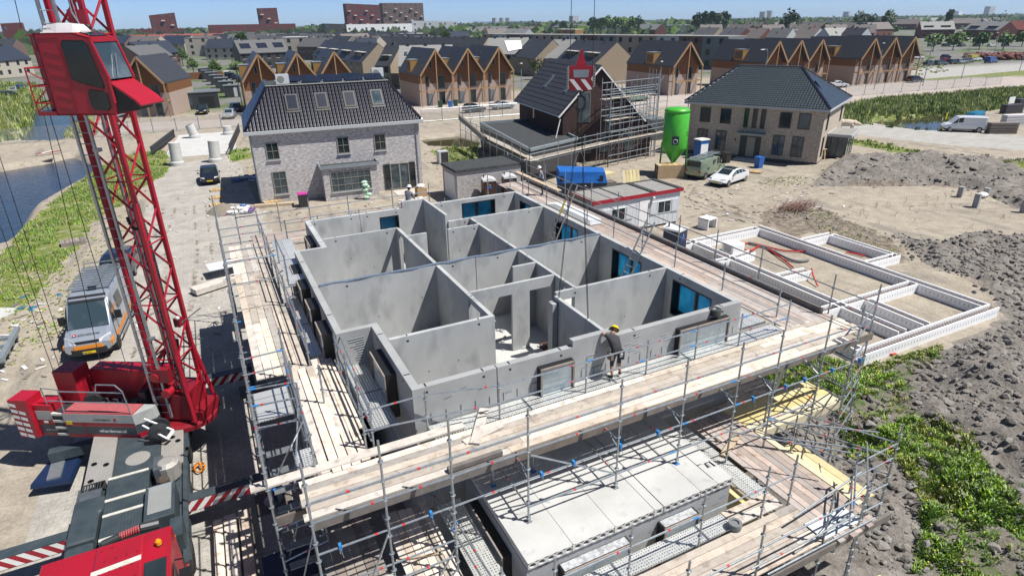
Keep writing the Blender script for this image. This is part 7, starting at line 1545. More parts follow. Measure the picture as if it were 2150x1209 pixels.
for x in (1.55,5.7):
    mb=MB().m('white').box(x-.03,x+1.2,-.04,0,1.0,1.95); w_=mb.build('window',CB); MB().m('glass').box(x+.03,x+.56,-.05,-.04,1.06,1.89).box(x+.61,x+1.14,-.05,-.04,1.06,1.89).build('pane',w_)
    for xx in (x-.72,x+1.27): MB().m('cabin_white').box(xx,xx+.62,-.06,0,1.0,1.95).m('grey_paint').box(xx+.06,xx+.56,-.064,-.06,1.06,1.065).box(xx+.06,xx+.56,-.064,-.06,1.88,1.885).box(xx+.06,xx+.065,-.064,-.06,1.06,1.885).box(xx+.555,xx+.56,-.064,-.06,1.06,1.885).build('shutter',CB)
MB().m('white').box(4.0,4.9,-.03,0,.25,2.2).m('grey_paint').box(4.8,4.84,-.06,-.03,1.1,1.25).build('door',CB); MB().m('white').box(5.05,5.2,-.25,0,2.1,2.4).m('black').box(5.09,5.16,-.256,-.25,2.2,2.3).build('lamp_box',CB)
def toilet(label,loc,rz,body,sidec):
    T=thing('portable_toilet',label,'portable toilet',loc,rz); MB().m(body).box(-.55,.55,-.55,.55,.12,1.95).m('black').box(-.58,.58,-.6,.6,0,.12).build('body',T)
    mb=MB().m(body).box(-.45,.45,-.58,-.552,.2,1.9).m('blue_paint').box(-.15,.15,-.59,-.58,1.35,1.55); mb.m('white').box(-.03,.03,-.59,-.58,1.6,1.68); mb.build('door',T); MB().m(sidec).box(.552,.57,-.45,.45,1.0,1.7).build('side_panel',T)
    prof=[(-.6,0),(-.55,.1),(0,.28),(.55,.1),(.6,0)]; mb=MB().m('white_plastic').hull([(x,-.62,1.95+z) for x,z in prof],[(x,.62,1.95+z) for x,z in prof]); mb.m('black').tube((-.35,.3,2.1),(-.35,.3,2.35),.05,8); mb.build('roof',T)
toilet('brown portable toilet with white roof, left of two against the garage wall',(20.9,46.9,0),rad(-12),'brown_plastic','blue_film'); toilet('brown portable toilet with white roof, right of two against the garage wall',(22.9,47.0,0),rad(-12),'brown_plastic','white')
toilet('dark blue portable toilet standing alone behind the right walkway',(25.9,28.9,0),rad(20),'blue_dark','glass_bright')
SK=thing('waste_container','bright blue tarpaulin covered waste container left of the pallets','container',(27.2,45.9,0),rad(-28))
MB().m('blue_dark').hull([(0,0,.1),(4.2,0,.1),(4.2,2,.1),(0,2,.1)],[(-.1,-.05,1.1),(4.3,-.05,1.1),(4.3,2.05,1.1),(-.1,2.05,1.1)]).build('tub',SK); MB().m('blue_paint').hull([(-.12,-.07,1.1),(4.32,-.07,1.1),(4.32,2.07,1.1),(-.12,2.07,1.1)],[(.1,.1,2.1),(4.1,.2,2.0),(4.1,1.9,2.05),(-.1,1.8,2.25)]).m('blue_dark').box(.1,.45,-.08,-.05,1.25,1.75).box(3.6,3.95,-.05,.0,1.25,1.75).build('hood',SK)
mb=MB(); mb.m('galv'); c0=Vector((2.3,-.062,.62))
for i in range(24): a=i*2*PI/24; mb.tube(c0+Vector((math.cos(a)*.3,0,math.sin(a)*.26)),c0+Vector((math.cos(a+.27)*.3,0,math.sin(a+.27)*.26)),.008,4)
mb.build('round_logo',SK)
SI=thing('cement_silo','bright green cement silo on four legs beside the sage green van','silo',(43.6,50.3,0)); 
SI.location=(41.2,47.3,0)
mb=MB().m('green_silo').lathe((0,0,2.6),[(.12,-1.6),(.2,-1.4),(1.17,0),(1.2,.1),(1.2,3.35),(1.15,3.4),(1.15,3.5),(1.22,3.5),(1.22,3.6),(1.05,3.78),(.3,3.9)],26); mb.build('drum',SI,smooth=True)
for i in range(4): a=PI/4+i*PI/2; x,y=math.cos(a)*1.2,math.sin(a)*1.2; MB().m('green_silo').beam((x*1.05,y*1.05,0),(x,y,3.1),.16,.16).build('leg',SI)
mb=MB().m('green_silo')
for i in range(4): a=PI/4+i*PI/2; b_=a+PI/2; mb.tube((math.cos(a)*1.2,math.sin(a)*1.2,.8),(math.cos(b_)*1.2,math.sin(b_)*1.2,.8),.05,6)
mb.build('leg_brace',SI); sx_=Vector((-.62,-.78,0)).normalized(); su=Vector((-sx_.y,sx_.x,0)); mb=MB().m('blue_dark').obox(sx_*1.22+ZV*3.5,su,sx_,ZV,.62,.03,.8); c0=sx_*1.24+ZV*3.42
for i in range(20): a=i*2*PI/20; mb.m('white').tube(c0+su*math.cos(a)*.2+ZV*math.sin(a)*.2,c0+su*math.cos(a+.32)*.2+ZV*math.sin(a+.32)*.2,.018,4)
mb.build('sign_plate',SI); MB().m('black').obox(Vector((.45,-.9,0)).normalized()*1.215+ZV*4.1,Vector((.9,.45,0)).normalized(),Vector((.45,-.9,0)).normalized(),ZV,.5,.01,.1).obox(Vector((.45,-.9,0)).normalized()*1.215+ZV*3.85,Vector((.9,.45,0)).normalized(),Vector((.45,-.9,0)).normalized(),ZV,.42,.01,.1).build('stencil_text',SI) if False else None
mb=MB(); nsi=Vector((.0,-1,0)); text_mesh(mb,'DROGE',(.32,-1.19,4.15),Vector((.95,.3,0)).normalized(),ZV,.19,'dark',.003); text_mesh(mb,'TEL.',(.32,-1.19,3.88),Vector((.95,.3,0)).normalized(),ZV,.19,'dark',.003); mb.build('stencil_text',SI)
def pallets(label,loc,rz,n,mat,w=1.2,d=.9,tilt=None,group=None,cat='pallet',name='pallet'):
    T=thing(name,label,cat,loc,rz,group); 
    for k in range(n):
        mb=MB().m(mat); z=k*.145
        for i in range(5): mb.box(i*w/5,i*w/5+w/5-.04,0,d,z+.12,z+.142)
        for y in (0,d/2-.05,d-.1): mb.box(0,w,y,y+.1,z+.02,z+.118)
        for y in (0,d/2-.05,d-.1): mb.box(0,w,y,y+.1,z,z+.02)
        mb.build('pallet_layer' if n>1 else 'deck',T)
    if tilt: T.rotation_euler=(tilt[0],tilt[1],rz)
    return T
pallets('tall stack of brown wooden pallets in front of the green silo',(38.6,46.3,0),rad(-22),9,'wood_new',2.6,1.2,name='pallet_stack',cat='pallet stack')
pallets('yellow pallet leaning upright beside a dark heap of timber',(34.4,46.2,0),rad(-10),1,'wood_yellow',1.8,1.3,(rad(72),0)); pallets('yellow pallet lying flat on the dark timber heap',(32.6,46.6,.8),rad(10),2,'wood_yellow',1.5,1.1); pallets('dark pallet heap right of the blue container',(31.6,45.2,0),rad(-5),5,'wood_beam',1.3,1.0,name='pallet_stack',cat='pallet stack')
for i,(px,py) in enumerate(((452,402),(451,419),(451,434))): pallets(f'{["far","middle","near"][i]} pallet of three in the row beside the black hatchback',(*at(px-9,py+2),0),rad(5),1,'wood_new',1.2,.9,group='pallets by the mansard house')
for px,py,lb in ((568,428,'thin pallet of laths leaning at the mansard house wall'),(140,515,'small pallet lying on the sandy verge left of the mast')): pallets(lb,(*at(px-10,py+6),.02),rad(12),2,'wood_grey' if px<200 else 'wood_new',1.5,1.0)
for px,py,lb,w_ in ((1476,365,'low pallet in front of the hip roofed house door',1.2),(1440,365,'second low pallet left of the doorstep pallet',1.0)): pallets(lb,(*at(px+95,py-2),.0),rad(-60),1,'wood_new',w_,.8)
tag(MB().m('wood_new').beam((*at(535,436),.12),(*at(618,430),.12),.5,.25).beam((*at(545,428),.4),(*at(612,420),.4),.1,.08).build('lath_bundle'),'bundle of yellow laths lying in front of the mansard house','laths')
a,b=at(408,620),at(500,590); tag(MB().m('wood').beam((*a,.25),(*b,.25),.8,.3).m('wood_beam').beam((a[0]+.3,a[1]+.3,.05),(b[0],b[1]+.2,.05),.3,.1).build('plank_bundle'),'strapped bundle of pale planks lying on the paving left of the scaffold','plank bundle')
a,b=at(440,582),at(505,568); tag(MB().m('cabin_white').beam((*a,.62),(*b,.62),1.4,.04).build('white_board'),'white board lying on top of the plank bundle beside the left scaffold','board')
a,b=at(487,1100),at(500,1230); tag(MB().m('wood').beam((a[0],a[1],.3),(a[0]-.05,a[1]-5,.3),.35,.2).beam((a[0]+.4,a[1],.3),(a[0]+.35,a[1]-5,.3),.3,.2).beam((a[0]-.35,a[1],.25),(a[0]-.4,a[1]-5,.25),.25,.2).build('timber_stack'),'stack of long timbers in the striped scaffold shadow right of the crane truck','timber stack')
a=at(610,1209,.3); tag(MB().m('blue_paint').box(a[0]-.6,a[0]+.7,a[1]-.9,a[1]+.5,.0,.75).m('blue_dark').box(a[0]-.62,a[0]+.72,a[1]-.92,a[1]+.52,.75,.8).build('tool_chest'),'dark blue tool chest on the ground below the lower left scaffold','tool chest')
a=at(-5,745); mb=MB().m('zinc')
for y in range(4): mb.box(a[0]-.6,a[0]+.75,a[1]-1.8+y*.9,a[1]-1.65+y*.9,.3,.45)
mb.box(a[0]+.55,a[0]+.75,a[1]-2,a[1]+1.6,.45,.65); mb.box(a[0]-.6,a[0]-.4,a[1]-2,a[1]+1.6,0,.3); tag(mb.build('steel_rack'),'grey steel rack frame lying at the left edge of the photo','rack')
# foundation of white foam blocks
FO=thing('foundation_formwork','white polystyrene foundation formwork with rusty reinforcement, laid out on the sand','foundation',(29,22,0))
segs=[((24.3,14.46),(34.6,14.46),.52),((34.27,14.72),(34.27,29.85),.62),((33.9,29.55),(28.0,29.55),.6),((28.0,29.85),(27.9,14.9),.62),((24.55,14.7),(24.75,18.1),.5),((24.6,18.25),(33.9,18.25),.56),((29.6,14.8),(29.7,18.0),.55),((34.6,26.2),(37.45,26.2),.48),((37.2,26.0),(37.2,21.5),.48),((37.45,21.5),(34.6,21.5),.48),((28.1,26.0),(30.0,26.2),.55),((28.3,22.5),(30.5,22.4),.6),((28.0,29.4),(25.8,29.3),.6),((27.8,25.9),(26.0,26.1),.5)]
for (x0,y0),(x1,y1),w_ in segs:
    p,q_=Vector((x0,y0,0)),Vector((x1,y1,0)); d_=(q_-p); L_=d_.length; d_.normalize(); s_=Vector((-d_.y,d_.x,0)); mb=MB().m('eps'); t=.07; e=w_/2
    for k in (-1,1): mb.obox((p+q_)/2+s_*k*(e-t/2)+ZV*(.28+.0015*(segs.index(((x0,y0),(x1,y1),w_))%3)),d_,s_,ZV,L_,t,.56)
    mb.obox((p+q_)/2+ZV*.06,d_,s_,ZV,L_,w_-2*t,.1)
    mb.m('eps_dot')
    nd=int(L_/.22)
    for i in range(nd):
        for k in (-1,1): 
            c=p+d_*((i+.5)*L_/nd)+s_*k*(e+.003)+ZV*.33; mb.obox(c,d_,s_,ZV,.035,.006,.14)
    mb.build('foam_wall',FO,True)
    mb=MB().m('rebar')
    for k in (-.6,-.2,.2,.6): mb.tube(p+s_*k*(e-.1)+ZV*.46,q_+s_*k*(e-.1)+ZV*.46,.012,4,caps=False); mb.tube(p+s_*k*(e-.1)+ZV*.2,q_+s_*k*(e-.1)+ZV*.2,.012,4,caps=False)
    nr=int(L_/.2)
    for i in range(nr): c=p+d_*(i+.5)*L_/nr; mb.tube(c-s_*(e-.12)+ZV*.48,c+s_*(e-.12)+ZV*.48,.01,4,caps=False); mb.tube(c-s_*(e-.12)+ZV*.2,c+s_*(e-.12)+ZV*.48,.009,4,caps=False)
    mb.build('reinforcement',FO,True)
def hose(name,label,pts,r,mat,cat):
    P_=[Vector((*at(px,py),z)) for px,py,z in pts]; Q=[]
    for i in range(len(P_)-1):
        p0,p1,p2,p3=P_[max(i-1,0)],P_[i],P_[i+1],P_[min(i+2,len(P_)-1)]
        for k in range(6): t=k/6; Q.append(.5*((2*p1)+(p2-p0)*t+(2*p0-5*p1+4*p2-p3)*t*t+(3*p1-p0-3*p2+p3)*t**3))
    Q.append(P_[-1]); return tag(MB().m(mat).path(Q,r,6).build(name),label,cat)
hose('red_conduit','red conduit looping over the sand inside the foam foundation',[(1690,532,.15),(1640,528,.1),(1580,513,.1),(1560,517,.1),(1556,524,.1),(1575,529,.1),(1600,520,.12),(1640,545,.1),(1665,565,.1)],.05,'red_hose','conduit'); hose('grey_pipe','thick grey pipe lying among the red conduits on the sand',[(1572,513,.12),(1610,524,.12),(1650,545,.12),(1675,552,.12),(1697,550,.12)],.08,'grey_hose','pipe')
hose('red_conduit','short red conduit end by the nearest foam wall',[(1700,583,.6),(1706,592,.35),(1716,603,.1)],.05,'red_hose','conduit'); hose('red_conduit','red pipe ends sticking out of the long front foam wall',[(1848,745,.2),(1868,748,.12),(1880,746,.1)],.04,'red_hose','conduit'); hose('red_conduit','short red pipe in the small rear foundation box',[(1775,533,.12),(1795,536,.12),(1814,541,.12)],.05,'red_hose','conduit')
for i,(px,py,h_) in enumerate(((2014,414,.9),(2047,435,1.1),(2069,413,.75),(2147,446,1.0))): x,y=at(px,py); o=MB().m('concrete_out').obox((0,0,h_/2-.1),Vector((.98,.2,0)),Vector((-.2,.98,0)),ZV,.38,.38,h_+.2).build('pile_head'); o.location=(x,y,0); tag(o,f'{["leftmost square concrete pile head","tall square pile head nearest the camera","small pile head with a white bag beside it","pile head cut by the right edge"][i]} on the sand','pile','concrete pile heads')
x,y=at(2062,415); tag(MB().m('white').ell((x,y,.25),.5,.35,.22,9,6).build('plastic_bag'),'crumpled white plastic bag beside the small pile head','bag')
mb=MB().m('rebar')
for i in range(34):
    px,py=R.uniform(1700,2140),R.uniform(398,480)
    if i%2: px,py=R.uniform(1760,2130),R.uniform(405,470)
    x,y=at(px,py)
    for k in range(4): mb.tube((x+R.uniform(-.2,.2),y+R.uniform(-.2,.2),-.05),(x+R.uniform(-.22,.22),y+R.uniform(-.22,.22),.38),.006,3)
o=mb.build('starter_bars'); o['kind']='stuff'
mb=MB().m('rebar'); cx_,cy_=at(1672,438)
for i in range(240): a=R.uniform(0,.5)+.2; L_=R.uniform(.8,2.4); x,y=cx_+R.gauss(0,.9),cy_+R.gauss(0,.5); z=R.uniform(.05,.45); mb.tube((x-L_/2*math.cos(a),y-L_/2*math.sin(a),z),(x+L_/2*math.cos(a),y+L_/2*math.sin(a),z+R.uniform(-.1,.2)),.011,3,caps=False)
tag(mb.build('rebar_heap'),'tangled heap of rusty reinforcement bars on the sand behind the foundation','rebar heap')
x,y=at(1484,478); mb=MB().m('eps').box(-.55,-.47,-.45,.45,0,.8).box(.47,.55,-.45,.45,0,.8).box(-.55,.55,-.45,.45,.72,.8).box(-.47,.47,.37,.45,0,.72); o=mb.build('foam_block'); o.location=(x,y,0); o.rotation_euler=(0,0,rad(12)); tag(o,'white U shaped foam block standing alone on the sand','foam block')
x,y=at(1538,528); o=MB().m('eps').box(-.5,.5,-.5,.5,0,.62).m('grey_light').box(-.505,-.5,-.3,.3,.1,.5).build('foam_box'); o.location=(x,y,0); tag(o,'white foam cube standing inside the foundation corner','foam box')
# heat pump box, sand heap, rubble, bins
x,y=at(925,345); tag(MB().m('grey_light').box(x-.1,x+1.0,y,y+.9,0,1.35).m('dark').box(x+.12,x+.95,y-.02,y,.1,1.25).build('meter_cabinet'),'grey cabinet with dark front standing on the sand left of the garage','cabinet')
mb=MB().m('sandpile'); x,y=at(470,444); mb.lathe((x,y,-.02),[(1.4,0),(1.0,.3),(.4,.6),(.05,.7)],14); tag(mb.build('sand_heap'),'small grey sand heap between the pallets and the left scaffold','sand heap')
x,y=at(507,445); mb=MB()
for i in range(16): mb.m(R.choice(('white','purple','paper','bag_blue'))).ell((x+R.uniform(-.9,.9),y+R.uniform(-.8,.8),R.uniform(.05,.35)),.3,.2,.14,7,5)
tag(mb.build('rubbish_heap'),'heap of white and purple bags beside the far end of the left scaffold','rubbish heap')
x,y=at(515,378); mb=MB()
for i in range(26): mb.m(R.choice(('bag_blue','paper','bag_blue','white'))).ell((x+R.uniform(-1.1,1.1),y+R.uniform(-.9,.9),R.uniform(.05,.3)),.28,.18,.12,6,4)
tag(mb.build('plastic_heap'),'crumpled blue and white plastic in the shadow left of the mansard house','plastic heap')
x,y=at(640,436); tag(MB().m('bin_grey').box(x-.35,x+.35,y,y+.8,0,1.1).m('pink').box(x-.38,x+.38,y-.03,y+.83,1.1,1.18).build('wheelie_bin'),'black wheelie bin with pink lid against the mansard house','bin')
for px,py,c,lb in ((1592,352,'blue_paint','blue wheelie bin by the front door of the hip roofed house'),(1524,342,'bin_grey','dark bin left of the front door of the hip roofed house'),(925,226,'bin_green','green bin in front of the leftmost timber gable'),(946,226,'blue_paint','blue bin between green bins before the timber gables'),(957,223,'bin_green','green bin right of the blue one before the timber gables')):
    x,y=at(px,py); tag(MB().m(c).hull([(x-.28,y-.3,0),(x+.28,y-.3,0),(x+.28,y+.3,0),(x-.28,y+.3,0)],[(x-.35,y-.38,1.05),(x+.35,y-.38,1.05),(x+.35,y+.38,1.05),(x-.35,y+.38,1.05)]).box(x-.37,x+.37,y-.4,y+.4,1.05,1.12).build('wheelie_bin'),lb,'bin','wheelie bins')
x,y=at(1470,332); o=MB().m('blue_paint').box(-.6,.6,-.5,.5,.05,2.0).m('white').box(-.5,.5,-.515,-.5,.3,1.6).box(-.66,.66,-.56,.56,2.0,2.12).build('blue_cabin'); o.location=(x,y,0); tag(o,'narrow blue cabin with white rim behind the sage green van','cabin')
x,y=at(880,415); mb=MB().m('cardboard').box(x-.1,x+.8,y,y+.8,0,.8).m('white').ell((x+.3,y+.3,.95),.4,.35,.2,8,5); tag(mb.build('cardboard_box'),'cardboard box stuffed with white foil near the french doors','box')
x,y=at(868,425); mb=MB()
for i in range(22): mb.m(R.choice(('wood_new','white','cardboard','ash_white'))).beam((x+R.uniform(-1.6,1.4),y+R.uniform(-.8,.8),R.uniform(.03,.3)),(x+R.uniform(-1.6,1.4),y+R.uniform(-.8,.8),R.uniform(.03,.35)),.14,.03)
tag(mb.build('offcut_heap'),'loose heap of wood offcuts and foil in front of the french doors','offcuts')
a=at(838,405); tag(MB().m('wood').box(a[0]-.4,a[0]+2.6,a[1]-1.4,a[1]+.7,0,.06).build('plywood_sheet'),'sandy coloured board path laid out before the french doors','board')
x,y=at(773,418); mb=MB().m('bag_green')
for i in range(7): mb.ell((x+R.uniform(-.2,.2),y+R.uniform(-.1,.1),.2+i*.22),.3,.22,.16,8,5)
tag(mb.build('green_bag_stack'),'stack of green and white bags behind the worker at the far wall','bags')
for px,py in ((1727,340),):
    x,y=at(px,py); mb=MB().m('wood_new')
    for i in range(3): a=i*2.1; mb.beam((x+math.cos(a)*.45,y+math.sin(a)*.45,0),(x,y,1.35),.08,.08)
    mb.box(x-.25,x+.25,y-.1,y+.1,1.3,1.36); tag(mb.build('trestle'),'wooden three legged trestle by the glass bay of the hip roofed house','trestle')
x,y=at(1770,314); tag(MB().m('slate').tube((x-.8,y,.15),(x+.8,y-.3,.15),.14,8).tube((x-.7,y+.3,.15),(x+.8,y,.15),.14,8).tube((x-.7,y+.15,.38),(x+.7,y-.1,.38),.14,8).build('pipe_rolls'),'three black rolls stacked on the sand right of the hip roofed house','rolls')
x,y=at(1395,292); o=MB().m('grey_paint').box(0,2.4,0,6,.1,2.6); 
for i in range(12): o.m('steel_dark').box(.08+i*.19,.14+i*.19,-.012,.0,.25,2.45)
o=o.build('shipping_container'); o.location=(x-2.4,y,0); o.rotation_euler=(0,0,rad(-8)); tag(o,'dark grey blue container behind the scaffold of the dark brick house','container')
x,y=at(1368,283); tag(MB().m('red_dark').box(56.2,56.9,62.5,63.2,0,1.1).box(57.2,57.9,62.4,63.1,0,1.1).build('red_crates') ,'pair of dark red crates right of the grey container','crates')
# black garage and sheds behind
x,y=at(382,232); DG=thing('dark_garage','dark grey flat roofed garage behind the black car in the driveway','garage',(x,y,0)); MB().m('steel_dark').box(0,6.6,0,6,0,2.9).build('wall',DG); MB().m('grey_paint').box(-.1,6.7,-.1,6.1,2.9,3.05).build('roof',DG); MB().m('black').box(3.2,5.8,-.03,0,.05,2.2).build('garage_door',DG); MB().m('glass_bright').box(1.1,2.0,-.04,0,.8,2.2).build('window',DG)
for i,(px,py) in enumerate(((490,205),(479,195),(468,186),(457,179),(447,172),(438,167),(430,162))):
    x,y=at(px,py); o=MB().m('steel_dark').box(-1.5,1.5,0,3,0,2.4).m('grey_paint').box(-1.6,1.6,-.1,3.1,2.4,2.5).m('grey_light').box(.3,1.0,-.02,0,.1,2.0).build('garden_shed'); o.location=(x,y,0); tag(o,f'{ORD[i]} black garden shed counted from the nearest, left of the timber gables','shed','black garden sheds')
x,y=at(400,168); tag(MB().m('cladding').box(x-1,x+9,y,y+.06,0,1.6).box(x-1,x+9,y+6,y+6.06,0,1.6).build('garden_fence'),'brown wooden garden fence behind the dark garage','fence')
# bridge, pipes, boats
BR=thing('footbridge','concrete bridge deck with dark lattice railings at the far end of the paving','bridge',(.5,90,0))
MB().m('concrete_slab').hull([(-5.0,83.5,-.3),(3.0,82.5,-.3),(4.4,100.5,-.3),(-3.4,101,-.3)],[(-4.9,83.5,.03),(3.0,82.5,.03),(4.3,100.5,.06),(-3.3,101,.06)]).build('deck',BR,True)
MB().m('brick_pink').hull([(-5.6,84.5,-1.5),(-5.0,84.5,-1.5),(-3.5,99,-1.5),(-4.1,99,-1.5)],[(-5.5,84.5,.1),(-4.95,84.5,.1),(-3.4,99,.1),(-3.95,99,.1)]).build('abutment',BR,True)
for nm,(xa,ya),(xb,yb) in (('railing',(-6.1,85.2),(-3.7,99.2)),('railing',(2.4,81.8),(4.8,99.8))):
    mb=MB().m('steel_dark'); a,b=Vector((xa,ya,0)),Vector((xb,yb,0)); mb.beam(a+ZV*1.15,b+ZV*1.15,.09,.09); mb.beam(a+ZV*.12,b+ZV*.12,.07,.07)
    for i in range(40): p=a+(b-a)*i/40; mb.beam(p+ZV*.12,p+(b-a)/40+ZV*1.15,.06,.07); mb.beam(p+ZV*1.15,p+(b-a)/40+ZV*.12,.05,.05)
    mb.build(nm,BR,True)
for i,(px,py,hh) in enumerate(((373,347,2.5),(453,340,2.4),(410,290,1.9),(480,283,1.2))):
    x,y=at(px,py); mb=MB().m('concrete_slab').lathe((0,0,0),[(.72,0),(.72,.35),(.6,.5),(.58,hh)],22)
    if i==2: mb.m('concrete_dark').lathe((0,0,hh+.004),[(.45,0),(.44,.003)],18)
    o=mb.build('concrete_pipe',smooth=False); o.location=(x,y,0); o.rotation_euler=(0,rad((3,4,-12,0)[i]),0); tag(o,['tall concrete pipe standing at the left of the bridge entrance','tall concrete pipe standing at the right of the bridge entrance','slanted concrete pipe with open dark top beyond the bridge','short concrete pipe stub at the far right of the bridge'][i],'pipe','concrete pipes by the bridge')
for px,py,lb in ((18,348,'small pale boat moored at the left edge of the canal'),(75,342,'dark rowing boat with pale rim by the canal bank')):
    x,y=at(px,py,-.5); mb=MB().m('grey_light' if px<40 else 'wood_beam'); sec=[(-2,.1,.45),(-1.2,.6,.38),(0,.75,.35),(1.2,.6,.38),(1.9,.15,.5)]
    A=[(a,-w_,h_) for a,w_,h_ in sec]+[(a,w_,h_) for a,w_,h_ in sec[::-1]]; B=[(a*.85,s_*w_*.6,0) for s_,S in ((-1,sec),(1,sec[::-1])) for a,w_,h_ in S]; mb.hull(B,A); o=mb.build('rowing_boat'); o.location=(x,y,-.62); o.rotation_euler=(0,0,rad(-8)); tag(o,lb,'boat','boats in the canal')
x,y=at(100,326); o=MB().m('red').beam((-1.2,0,.3),(1.4,.6,.3),.25,.06).m('white').beam((-.5,-.2,.33),(.4,.8,.35),.2,.05).build('road_barrier_plank'); o.location=(x,y,0); tag(o,'red and white barrier plank lying on the canal bank','barrier')
# construction fence along the temporary road
def fence_run(a,b,n,desc,grp):
    A=Vector((*at(*a),0)); B=Vector((*at(*b),0)); d_=(B-A)/n; first=None; L_=d_.length; ang=math.atan2(d_.y,d_.x)
    for i in range(n):
        lab=f'{ORD[i%14]} panel from the left {desc}' if i<14 else f'panel {i+1} {desc}'
        if first is None:
            T=thing('mesh_fence_panel',lab,'fence panel',tuple(A),ang,grp); first=T
            mb=MB().m('galv')
            for x in (.03,L_-.03): mb.tube((x,0,0),(x,0,2),.03,5)
            mb.tube((0,0,1.98),(L_,0,1.98),.02,5); mb.tube((0,0,.2),(L_,0,.2),.02,5); mb.build('frame',T)
            MB().m('fence_mesh').box(.05,L_-.05,-.003,.003,.2,1.95).build('mesh',T); MB().m('concrete_out').box(-.35,.35,-.12,.12,0,.13).build('foot',T)
        else: copy_thing(first,lab,tuple(A+d_*i),ang,grp)
fence_run((0,305),(555,262),11,'of the mesh fence behind the crane','mesh fence behind the crane')
fence_run((885,258),(1095,242),5,'of the mesh fence behind the flat roofed wing','mesh fence behind the wing')
fence_run((1773,204),(2100,178),9,'of the mesh fence right of the hip roofed house','mesh fence at right')
# lamp posts
def lamp(px,py,h_,lb,curve=True):
    x,y=at(px,py); T=thing('street_lamp',lb,'street lamp',(x,y,0),0,'street lamps'); mb=MB().m('galv').tube((0,0,0),(0,0,h_*.86),.09,7,.06)
    if curve: mb.path([(0,0,h_*.86),(-.05,0,h_*.94),(-.4,0,h_),(-1.4,0,h_+.02)],.05,6)
    mb.build('post',T); MB().m('white').obox((-1.6 if curve else 0,0,h_+(.0 if curve else .0)*1),XV,YV,ZV,.8 if curve else .35,.3,.15).build('lamp_head',T); 
lamp(892,222,7,'slim lamp post before the left timber gables',False); lamp(511,235,7,'lamp post left of the mansard roof'); lamp(1095,215,7,'lamp post behind the dark brick house',False); lamp(1383,212,7,'lamp post before the lone timber house',False); lamp(2018,166,9,'curved lamp post at the near edge of the car park'); lamp(1937,181,10,'leaning lamp post right of the timber gables',False); lamp(1835,188,9,'lamp post in front of the right end timber gables',False); lamp(2085,120,8,'curved lamp post behind the blue van'); lamp(2140,150,9,'curved lamp post at the right edge'); lamp(2102,112,8,'thin lamp post at the back of the car park',False); lamp(1600,200,8.5,'curved lamp post rising behind the hip roof')
# material yard at right edge, brick heap, bear
for i,(px,py,c,lb) in enumerate(((2100,280,'wood_beam','low stack of brown boards behind the white van'),(2128,262,'paper','long white wrapped packets stacked on boards behind the white van'),(2122,238,'slate','dark wrapped stack in the material yard'),(2145,225,'slate','tall dark stack at the right edge'),(2045,255,'blue_film','blue and red striped wrapped bundle beside the van'))):
    x,y=at(px,py); mb=MB().m(c)
    for k in range(4): mb.box(-1.7,1.7,-.5,.5,k*.35,k*.35+.3)
    o=mb.build('material_stack'); o.location=(x,y,0); o.rotation_euler=(0,0,rad(-30+i*9)); tag(o,lb,'stack','stacks in the material yard')
mb=MB().m('brick_red'); 
for i in range(500): px=R.uniform(2025,2200); x,y=at(px,124+R.uniform(-3,3)); clod(mb,x,y,R.uniform(.2,1.5),R.uniform(.4,1.1))
o=mb.build('brick_heap'); tag(o,'long heap of red brown bricks behind the car park','brick heap')
x,y=at(2112,235); tag(MB().m('white').box(x,x+1.6,y,y+.05,1.2,2.2).m('galv').tube((x+.2,y,0),(x+.2,y,1.2),.04,5).tube((x+1.4,y,0),(x+1.4,y,1.2),.04,5).build('notice_board'),'small white notice board beside the material yard','sign')
x,y=at(1984,257); tag(MB().m('car_yellow').box(x-.15,x+.15,y-.03,y+.03,.4,1.3).m('galv').tube((x,y,0),(x,y,.5),.03,5).build('yellow_marker'),'small yellow marker post in the reeds by the pond','marker')
BE=thing('bear_statue','life size pale walking bear figure on the concrete road behind the glass bay','statue',(*at(1775,275),0),rad(-38))
mb=MB().m('bear'); 
for c,r in (((0,0,1.05),(1.15,.5,.48)),((-.75,0,1.1),(.55,.48,.5)),((.85,0,1.05),(.5,.4,.4)),((1.35,0,.95),(.35,.24,.26)),((1.7,0,.85),(.25,.13,.14))): mb.ell(c,*r,12,8)
mb.build('body',BE,smooth=True)
for x,y,d_ in ((.75,.25,.2),(.65,-.25,-.15),(-.8,.25,-.25),(-.85,-.25,.15)): MB().m('bear').tube((x,y,.95),(x+d_*.5,y,.5),.22,8,.15).tube((x+d_*.5,y,.5),(x+d_*.6,y,.08),.15,8,.13).ell((x+d_*.6+.08,y,.09),.2,.14,.09,8,5).build('leg',BE,smooth=True)
for y in (.14,-.14): MB().m('bear').ell((1.28,y,1.2),.07,.05,.08,6,4).build('ear',BE)
